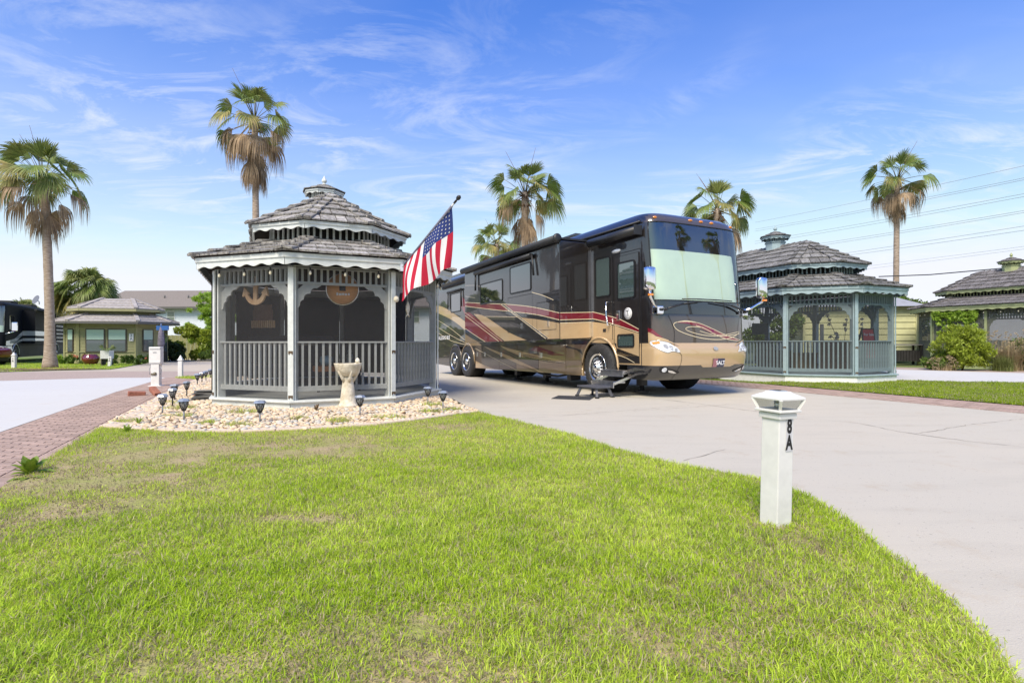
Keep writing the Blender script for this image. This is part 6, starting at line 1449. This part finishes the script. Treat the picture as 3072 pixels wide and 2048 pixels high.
# black roll-down shades on the far and left bays
M_shadeb = mat('black_shade_cloth', (.022, .022, .024), .85, var=.3, vscale=3)
for bay, lb in ((6, 'black roll down shade along the left long side of the pale grey gazebo'), (5, 'black roll down shade on the back left bay of the pale grey gazebo'), (4, 'black roll down shade on the back end of the pale grey gazebo'), (3, 'black roll down shade on the back right bay of the pale grey gazebo')):
    a, b = E1[bay]; d = b - a; mid = (a + b) / 2; n = Vector((d.y, -d.x)).normalized(); q = mid + n * (.06 if bay == 6 else -.14)
    d = d * 1.0
    S_ = empty('roll_shade', W1 @ Vector((q.x, q.y, 0)), R(25) + math.atan2(d.y, d.x), lb, 'shade')
    MB().box((0, 0, 1.28), (d.length - (.02 if bay == 6 else .25), .012, 2.0)).build('cloth', M_shadeb, S_); MB().tube([(-d.length / 2 + .1, 0, 2.28), (d.length / 2 - .1, 0, 2.28)], .035, 8).build('roller', M_blackpl, S_)
a, b = E1[2]; a = (a + b) / 2; d = b - a; q = (a + b) / 2 + Vector((-.14, 0))  # one more shade, added only to darken the bright view through the right bay
S_ = empty('roll_shade', W1 @ Vector((q.x, q.y, 0)), R(25) + math.atan2(d.y, d.x), 'added black roll down shade darkening the rear right side of the pale grey gazebo', 'shade')
MB().box((0, 0, 1.28), (d.length - .25, .012, 2.0)).build('cloth', M_shadeb, S_); MB().tube([(-d.length / 2 + .1, 0, 2.28), (d.length / 2 - .1, 0, 2.28)], .035, 8).build('roller', M_blackpl, S_)
# furniture in the pale grey gazebo
TB = empty('side_table', tuple(W1 @ Vector((.1, -1.5, .155))), R(25), 'low wooden table with ornaments inside the pale grey gazebo', 'table')
MB().box((0, 0, .44), (.9, .5, .10)).build('top', mat('brown_board', S(150, 98, 62), .7, var=.2, vscale=6), TB)
for sx in (-1, 1):
    for sy in (-1, 1): MB().box((sx * .38, sy * .2, .2), (.05, .05, .4)).build('leg', M_blackpl, TB)
tag(MB().lathe([(0, 0), (.06, .02), (.09, .06), (.06, .10), (.05, .12), (.07, .16), (.055, .21), (.03, .23), (.045, .27), (.03, .31), (0, .32)], 16).build('stacked_stones', mat('grey_stone', S(120, 130, 132), .8, var=.3), None, W1 @ Vector((.32, -1.55, .65))), 'small stack of rounded grey stones on the table in the pale grey gazebo', 'ornament')
tag(MB().lathe([(0, 0), (.10, .02), (.13, .10), (.11, .18), (.02, .20)], 14).build('blue_jar', mat('blue_glaze', S(120, 152, 172), .4), None, W1 @ Vector((-.12, -1.55, .65))), 'wide blue jar on the table in the pale grey gazebo', 'jar')
BN = empty('bench', tuple(W1 @ Vector((-.6, .9, .155))), R(25), 'dark cushioned bench at the back of the pale grey gazebo', 'bench')
M_cush = mat('dark_cushion', S(86, 84, 92), .9, var=.2, vscale=30)
MB().box((0, 0, .3), (1.9, .7, .3)).build('seat', M_cush, BN, bevel=.05); MB().box((0, .34, .75), (1.9, .2, .7)).build('backrest', M_cush, BN, bevel=.06)
tag(MB().box((0, 0, 0), (1.25, .14, .04)).build('driftwood_shelf', mat('driftwood', S(128, 118, 112), .9, var=.2), None, W1 @ Vector((-.9, -1.1, 1.06)), (0, 0, R(25))), 'weathered grey plank shelf behind the left railing of the pale grey gazebo', 'shelf')
tag(MB().tube([(0, 0, 0), (0, 0, .55), (.03, 0, .62)], .018, 6).build('grey_pipe', M_stake, None, W1 @ Vector((1.35, -.95, 1.05))), 'thin grey pipe standing in the right bay of the pale grey gazebo', 'pipe')
def strings(W, E_, bays, label, step=.62, z=2.24):
    T = empty('string_lights', (0, 0, 0), 0, label, 'string lights'); me = MB().lathe([(.010, .05), (.012, .03), (.012, .025), (.020, .0), (.022, -.014), (.015, -.032), (0, -.038)], 10).mesh('bulb', [mat('bulb_glass', S(236, 226, 196), .2, coat=.6)]); mc = MB().lathe([(.010, .085), (.014, .08), (.014, .025)], 8).mesh('socket', M_blackpl)
    k2 = 2.17 / RW; pts = []
    for bay in bays:
        a, b = E_[bay]; n = int((b - a).length / step) + 1
        for k in range(n):
            t = (k + .5) / n; p = a.lerp(b, t); d = b - a; nn = Vector((d.y, -d.x)).normalized(); q = W @ Vector((p.x + nn.x * .17, p.y + nn.y * .17, z)); bl_ = inst('bulb', me, T, q); inst('socket', mc, bl_)
            pts.append(q + Vector((0, 0, .085))); 
            pts.append(W @ Vector((a.lerp(b, (k + 1) / n).x + nn.x * .17, a.lerp(b, (k + 1) / n).y + nn.y * .17, z + .06 + .03)))
    MB().tube(pts, .006, 4).build('cord', M_blackpl, T)
strings(W1, E1, (7, 0, 1, 2), 'string of clear bulbs under the eave of the pale grey gazebo'); strings(W3, E3, (5, 6), 'string of clear bulbs under the eave of the sage gazebo')
tag(MB().lathe([(0, -.03), (.035, -.025), (.055, 0), (.05, .015)], 16, axis='y').build('rosette', M_cast, None, W1 @ Vector((C1[0].x + .05, C1[0].y - .10, 1.86)), (0, 0, R(47))), 'small cream rosette on the right front post of the pale grey gazebo', 'ornament')
# blue grey gazebo: sign, chairs, flowers
SN = empty('sale_sign', (10.42, 15.75, .24), R(12), 'red For Sale sign in a black A frame inside the blue grey gazebo', 'sign')
M_sred = mat('sign_red', S(206, 44, 58), .5)
MB().box((0, 0, .82), (.40, .012, .84), M=Matrix.Rotation(R(-8), 3, 'X')).build('panel', M_sred, SN)
MB().beam((-.21, -.10, 0), (-.20, .06, 1.26), .03, .03).beam((.21, -.10, 0), (.20, .06, 1.26), .03, .03).beam((-.2, .05, 1.25), (.2, .05, 1.25), .03, .03).beam((-.21, .4, 0), (-.2, .06, 1.26), .03, .03).beam((.21, .4, 0), (.2, .06, 1.26), .03, .03).build('frame', M_blackpl, SN)
inst('lettering', text_mesh('For Sale', .105, M_wht, bold=.002), SN, (0, .012, 1.08), (R(82), 0, 0)); MB().box((-.05, -.0, .84), (.2, .006, .03)).build('painted_mark', M_wht, SN)
M_wick = mat('brown_wicker', S(74, 62, 56), .8, var=.4, vscale=60, bump=.8, bscale=90)
def armchair(x, y, rz, lb):
    T = empty('armchair', (x, y, .24), rz, lb, 'chair'); MB().box((0, 0, .22), (.75, .7, .4)).build('base', M_wick, T, bevel=.04); MB().box((0, .32, .62), (.75, .12, .6)).build('backrest', M_wick, T, bevel=.05)
    for s in (-1, 1): MB().box((s * .34, 0, .50), (.12, .7, .22)).build('arm', M_wick, T, bevel=.05)
    MB().box((0, -.04, .46), (.54, .58, .12)).build('cushion', mat('tan_cushion', S(168, 156, 132), .9), T, bevel=.05)
armchair(9.3, 15.6, R(150), 'brown wicker armchair nearest the front rail of the blue grey gazebo'); armchair(8.0, 16.5, R(100), 'brown wicker armchair on the left inside the blue grey gazebo')
CF = empty('coffee_table', (8.75, 16.3, .24), R(25), 'wooden box table inside the blue grey gazebo', 'table'); MB().box((0, 0, .25), (.7, .5, .5)).build('body', mat('table_wood', S(140, 116, 84), .8, var=.2), CF); MB().box((0, 0, .52), (.78, .58, .04)).build('top', mat('table_wood', S(140, 116, 84), .8), CF)
FB = empty('flowering_branch', (10.0, 16.3, .24), 0, 'tall vase of white flowering branches inside the blue grey gazebo', 'flowers')
MB().lathe([(.08, 0), (.14, .2), (.10, .45), (.05, .55), (.06, .6)], 14).build('vase', M_blackpl, FB); st_ = MB(); bl = []; rr_ = random.Random(2)
for k in range(7):
    a = rr_.uniform(0, 6.28); e = Vector((math.cos(a) * rr_.uniform(.15, .6), math.sin(a) * .3, rr_.uniform(1.0, 1.75))); st_.tube([(0, 0, .5), e * .6 + Vector((0, 0, .2)), e], .007, 4)
    for q in range(3): bl.append((e.x + rr_.uniform(-.08, .08), e.y + rr_.uniform(-.08, .08), e.z - q * .14, .06, .06, .05))
st_.build('branch', M_boot, FB); leaf_cloud('petals', bl, 380, .06, M_wht, 5, 1.2, 0, FB, .2)
tag(MB().box((0, 0, .95), (.085, .06, .92)).build('white_column', M_vinyl, None, (9.47, 16.5, .24)), 'slim white boxed column inside the blue grey gazebo', 'column')
tag(MB().box((0, 0, 0), (.55, .05, .36)).build('wall_panel', mat('panel_slate', S(84, 100, 112), .5), None, (7.95, 17.3, 1.52), (0, 0, R(10))), 'flat slate blue screen panel inside the left of the blue grey gazebo', 'screen')
tag(MB().box((0, 0, 0), (1.5, .02, .34)).build('rolled_blind', M_wht, None, W3 @ Vector((-RW + .12, 1.0, 1.95)), (0, 0, R(115))), 'white half lowered blind inside the sage gazebo', 'blind')
MB_ = None
# ------------------------------------------------------------------ stone bed
BED = [p for p in LAWN_T] + [ab(9.3, 3.2), ab(10.2, 3.36), ab(14.5, 3.36), ab(20.5, 1.5), ab(21.0, -.3), ab(21.0, -1.72)]
M_bedsoil = mat('bed_soil', S(176, 152, 116), .95, var=.3, vscale=20, bump=.6)
bed = struct(drape('stone_bed', BED, .006, M_bedsoil))
M_peb = mat('river_pebble', S(222, 206, 182), .7, col2=S(196, 172, 140), vscale=12, rnd=.24, bump=.2)
M_peb2 = mat('tan_pebble', S(216, 190, 156), .7, var=.2, vscale=10, rnd=.2); M_peb3 = mat('grey_pebble', S(190, 186, 176), .7, var=.2, vscale=10, rnd=.2)
def pebbles():
    g = np.random.default_rng(5); rr = random.Random(5); bank = []
    for i in range(8):
        bm = bmesh.new(); bmesh.ops.create_icosphere(bm, subdivisions=2, radius=1)
        sx, sy, sz = rr.uniform(.8, 1.25), rr.uniform(.6, .9), rr.uniform(.38, .6); o3 = [rr.uniform(0, 6) for _ in range(6)]
        for v in bm.verts:
            c = v.co.copy(); k = 1 + .13 * math.sin(c.x * 2.3 + o3[0]) * math.sin(c.y * 2.1 + o3[1]) + .10 * math.sin(c.z * 3 + o3[2] + c.x * 2); v.co = Vector((c.x * sx, c.y * sy, c.z * sz)) * k
        vs = np.array([v.co[:] for v in bm.verts]); fs = np.array([[q.index for q in f.verts] for f in bm.faces]); bm.free(); bank.append((vs, fs))
    me = []
    for i, (vs, fs) in enumerate(bank):
        for m_ in (M_peb, M_peb, M_peb2, M_peb3): me.append(np_mesh('stone', vs, [fs], m_, smooth=True))
    P2 = octo(RW + .05, 1.1); gp = [tuple((W1 @ Vector((p.x, p.y, 0))).xy) for p in P2]
    xs = [p[0] for p in BED]; ys = [p[1] for p in BED]; N_ = 120000; x = g.uniform(min(xs), max(xs), N_); y = g.uniform(min(ys), max(ys), N_)
    k = in_poly(x, y, BED) & ~in_poly(x, y, gp); x, y = x[k], y[k]
    # Poisson-like thinning on a hash grid
    keep = []; cell = {}
    for i in range(len(x)):
        near = y[i] < 11; s = (.024 + .026 * (g.random() ** 2)) if near else .045; key = (int(x[i] / .06), int(y[i] / .06)); ok = True
        for dx in (-1, 0, 1):
            for dy in (-1, 0, 1):
                for j in cell.get((key[0] + dx, key[1] + dy), ()):
                    if (x[i] - x[j[0]]) ** 2 + (y[i] - y[j[0]]) ** 2 < (.62 * (s + j[1])) ** 2: ok = False
        if ok: cell.setdefault(key, []).append((i, s)); keep.append((i, s))
    keep = [(x[i], y[i], s) for i, s in keep]; keep.sort(key=lambda q: math.hypot(q[0], q[1]) / q[2])
    for (px, py, s) in keep[:300]: inst('stone', rr.choice(me), bed, (px, py, .012 + s * .3 + rr.uniform(0, .012)), (rr.uniform(-.35, .35), rr.uniform(-.35, .35), rr.uniform(0, 6.28)), s)
    VV = []; FF = []; MI = []; o = 0
    for (px, py, s) in keep[300:]:
        vs, fs = bank[rr.randrange(8)]; Rm = np.array(Matrix.Rotation(rr.uniform(0, 6.28), 3, 'Z') @ Matrix.Rotation(rr.uniform(-.35, .35), 3, 'X')); VV.append(vs @ Rm.T * s + np.array([px, py, gz(px, py) + .012 + s * .3 + rr.uniform(0, .012)])); FF.append(fs + o); MI.append(np.full(len(fs), rr.choice((0, 0, 0, 1, 2)))); o += len(vs)
    st = inst('stone_fill', np_mesh('stone_fill', np.concatenate(VV), [np.concatenate(FF)], [M_peb, M_peb2, M_peb3], matidx=np.concatenate(MI), smooth=True), bed); st['kind'] = 'stuff'
    print('pebbles', len(keep))
pebbles()
M_edge = concrete('edging_concrete', S(214, 198, 180), S(206, 188, 168))
def edging():
    pts = spline([(p[0], p[1] + .06) for p in LAWN_T], 10); acc = 0; last = Vector(pts[0])
    rr = random.Random(1); seg = [Vector(pts[0])]
    for p in pts[1:]:
        p = Vector(p)
        if (p - last).length > .38:
            c = (p + last) / 2; d = p - last; MB().box((0, 0, 0), (d.length - .006, .13, .07)).build('edging_block', M_edge, bed, (c.x, c.y, gz(c.x, c.y) + .004), (R(rr.uniform(-2, 2)), 0, math.atan2(d.y, d.x)), bevel=.008); last = p
    for k in range(38):
        a = 8.7 + k * .36; x, y = ab(a, -1.64 + rr.uniform(-.012, .012)); MB().box((0, 0, 0), (.30, .335, .06)).build('edging_block', M_edge, bed, (x, y, gz(x, y) + .012), (R(rr.uniform(-2, 2)), R(rr.uniform(-2, 2)), R(25 + rr.uniform(-2, 2))), bevel=.008)
edging()

# ------------------------------------------------------------------ grass
def vnoise(x, y, s, seed):
    g = np.random.default_rng(seed); T = g.random((64, 64)); fx, fy = x / s, y / s; ix, iy = np.floor(fx).astype(int), np.floor(fy).astype(int); tx, ty = fx - ix, fy - iy; tx = tx * tx * (3 - 2 * tx); ty = ty * ty * (3 - 2 * ty)
    q = lambda a, b: T[(ix + a) % 64, (iy + b) % 64]
    return (q(0, 0) * (1 - tx) + q(1, 0) * tx) * (1 - ty) + (q(0, 1) * (1 - tx) + q(1, 1) * tx) * ty
M_blade = mat('grass_blade', (1, 1, 1), .6, attr='Col', trans=.46, spec=.10)
def grass(name, poly, n, h0, w0, seed, dens, dry, zoff=0.012, green=((.48, .65, .045), (.64, .78, .11), (.36, .54, .04)), parent=None):
    g = np.random.default_rng(seed); xs = [p[0] for p in poly]; ys = [p[1] for p in poly]; X = []; Y = []; got = 0
    while got < n:
        x = g.uniform(min(xs) - .03, max(xs) + .03, 400000); y = g.uniform(max(.9, min(ys)), max(ys) + .03, 400000)
        k = (g.random(400000) < dens(x, y)) & (np.abs(x) < .99 * y + .3); x, y = x[k], y[k]; k = in_poly(x + g.normal(0, .02, len(x)), y + g.normal(0, .02, len(x)), poly); x, y = x[k], y[k]; X.append(x); Y.append(y); got += len(x)
    x = np.concatenate(X)[:n]; y = np.concatenate(Y)[:n]; dr = dry(x, y)
    # clumping
    cl = vnoise(x, y, .09, 3) * .6 + vnoise(x, y, .35, 4) * .4
    h = h0 * g.uniform(.45, 1.35, n) * (.40 + 1.2 * cl) * (1 - .5 * dr); w = w0 * g.uniform(.6, 1.3, n)
    az = g.uniform(0, 6.28, n); le = g.uniform(.2, 1.45, n) * (1 + .4 * dr); face = az + g.normal(0, .5, n)
    dx, dy = np.cos(az), np.sin(az); sx, sy = -np.sin(face), np.cos(face); z = gz_np(x, y) + zoff - .004
    def row(t, wk):
        o = h * np.sin(le * t) * t; zz = z + h * t * np.cos(le * t * .8); cx, cy = x + dx * o, y + dy * o; return np.stack([cx - sx * w * wk, cy - sy * w * wk, zz], 1), np.stack([cx + sx * w * wk, cy + sy * w * wk, zz], 1)
    a, b = row(0, .5); c, d = row(.55, .42); e, _ = row(1, 0)
    v = np.stack([a, b, c, d, e], 1).reshape(-1, 3); i0 = np.arange(n)[:, None] * 5
    q = i0 + np.array([[0, 1, 3, 2]]); t = i0 + np.array([[2, 3, 4]])
    A, B_, C_ = [np.array(cc) for cc in green]; m1 = np.clip(vnoise(x, y, .8, 7) * 1.5 - .25 + g.normal(0, .22, n), 0, 1)[:, None]; m2 = np.clip(vnoise(x, y, .22, 9) * 1.6 - .9 + g.normal(0, .3, n), 0, .8)[:, None]
    col = A * (1 - m1) + B_ * m1; col = col * (1 - m2) + C_ * m2; isd = (g.random(n) < dr * .8 + .19)[:, None]; strw = (np.array((.62, .54, .34)) * (1 - .45 * dr[:, None]) + np.array((.0, -.03, .0)) * dr[:, None]) * g.uniform(.6, 1.2, n)[:, None]; col = np.where(isd, strw, col) * g.uniform(.6, 1.25, n)[:, None]
    o = inst(name, np_mesh(name, v, [q, t], M_blade, col=np.repeat(col, 5, 0)), parent); return o
DRY = [(-3.4, 5.3, 1.0, .75, 1.0), (-2.3, 5.6, 1.0, .5, .85), (-3.4, 4.3, .9, .5, .9), (-2.8, 3.6, .6, .3, .6), (-3.3, 3.1, .5, .3, .5), (-1.3, 3.35, .35, .12, .5), (-.5, 1.98, .35, .22, .7), (-.2, 1.75, .3, .2, .6), (.95, 2.25, .4, .3, .4), (1.55, 3.05, .25, .25, .45), (-1.1, 1.85, .25, .12, .4), (1.25, 2.4, .3, .3, .4), (-2.0, 6.2, .8, .3, .6), (-.9, 7.0, .6, .3, .5), (.35, 2.0, .35, .2, .45), (-3.9, 5.9, .6, .5, .5)]
def dry_main(x, y):
    d = np.zeros_like(x)
    for cx, cy, rx, ry, k in DRY: d = np.maximum(d, k * np.exp(-(((x - cx) / rx) ** 2 + ((y - cy) / ry) ** 2)))
    n1 = vnoise(x, y, .28, 21) * .55 + vnoise(x, y, .09, 22) * .45
    return np.clip(d * (n1 * 1.9 - .05) + np.clip(n1 - .62, 0, 1) * .9, 0, 1)
dm = lambda x, y: np.clip((2.4 / np.maximum(y, 1.2)) ** 1.35, 0.0, 1.0) * (1 - .82 * np.clip(dry_main(x, y) * 1.3, 0, 1))
gl_ = tag(grass('grass', LAWN, 430000, .039, .0044, 1, dm, dry_main, .012), 'short bright green front lawn grass with dry patches', 'grass', kind='stuff')
g2 = tag(grass('grass', LAWN2, 90000, .045, .008, 2, lambda x, y: np.clip((10 / y) ** 1.3, 0, 1), lambda x, y: np.clip(vnoise(x, y, .5, 5) - .55, 0, 1) * .8, .016, ((.32, .44, .025), (.40, .50, .035), (.22, .33, .02))), 'mown green grass between the brick border and the blue grey gazebo', 'grass', kind='stuff')
FLW = [(-21.65, 22.9), (-20.75, 24.65), (-19.4, 26.0), (-22.2, 32.0), (-34, 33), (-34, 22)]
g3 = tag(grass('grass', FLW, 60000, .06, .02, 3, lambda x, y: np.ones_like(x) * .6, lambda x, y: np.clip(1.2 - ((x + 21.5) ** 2 / 5 + (y - 25.2) ** 2 / 2), 0, .8) + np.where(y < 26.3, .45, 0), .012), 'far strip of lawn under the left palm and before the olive house', 'grass', kind='stuff')
VG = [ab(19.2, -1.6), ab(20.9, -2.5), ab(21.4, -2.6), ab(22.2, -.6), ab(20.5, -1.0)]
g4 = tag(grass('grass', VG, 9000, .07, .012, 4, lambda x, y: np.ones_like(x), lambda x, y: np.zeros_like(x), .0), 'small wedge of grass beside the far white post', 'grass', kind='stuff')
# tufts growing among the stones
tf = []
TUFT = [(-4.05, 7.15, .16), (-3.55, 7.05, .22), (-2.35, 7.35, .22), (-1.75, 7.75, .28), (-1.25, 8.35, .22), (-1.35, 9.2, .2), (-4.1, 8.3, .3), (-4.9, 7.9, .25), (-5.4, 8.8, .3), (-5.2, 7.3, .2), (-1.0, 8.6, .18), (-6.0, 9.6, .3), (-3.0, 7.6, .14)]
for i, (cx, cy, r_) in enumerate(TUFT):
    pol = [(cx + r_ * math.cos(k * .7) * random.uniform(.6, 1.1), cy + r_ * .7 * math.sin(k * .7) * random.uniform(.6, 1.1)) for k in range(9)]
    tf.append(pol)
def tufts():
    V_ = []; Q_ = []; T_ = []; Cc = []
    for i, pol in enumerate(tf):
        o = grass('grass', pol, 420, .075, .0045, 50 + i, lambda x, y: np.ones_like(x), lambda x, y: np.clip(vnoise(x, y, .1, 5), 0, 1) * .6, .03); me = o.data; n = len(me.vertices)
        co = np.empty(n * 3, np.float32); me.vertices.foreach_get('co', co); c = np.empty(n * 4, np.float32); me.color_attributes['Col'].data.foreach_get('color', c)
        base = sum(len(q) for q in V_); V_.append(co.reshape(-1, 3)); Cc.append(c.reshape(-1, 4)[:, :3]); k = np.arange(n // 5)[:, None] * 5 + base; Q_.append(k + np.array([[0, 1, 3, 2]])); T_.append(k + np.array([[2, 3, 4]]))
        bpy.data.objects.remove(o); bpy.data.meshes.remove(me)
    return inst('grass', np_mesh('grass', np.concatenate(V_), [np.concatenate(Q_), np.concatenate(T_)], M_blade, col=np.concatenate(Cc)))
tag(tufts(), 'grass tufts sprouting between the pale stones of the bed', 'grass', kind='stuff')
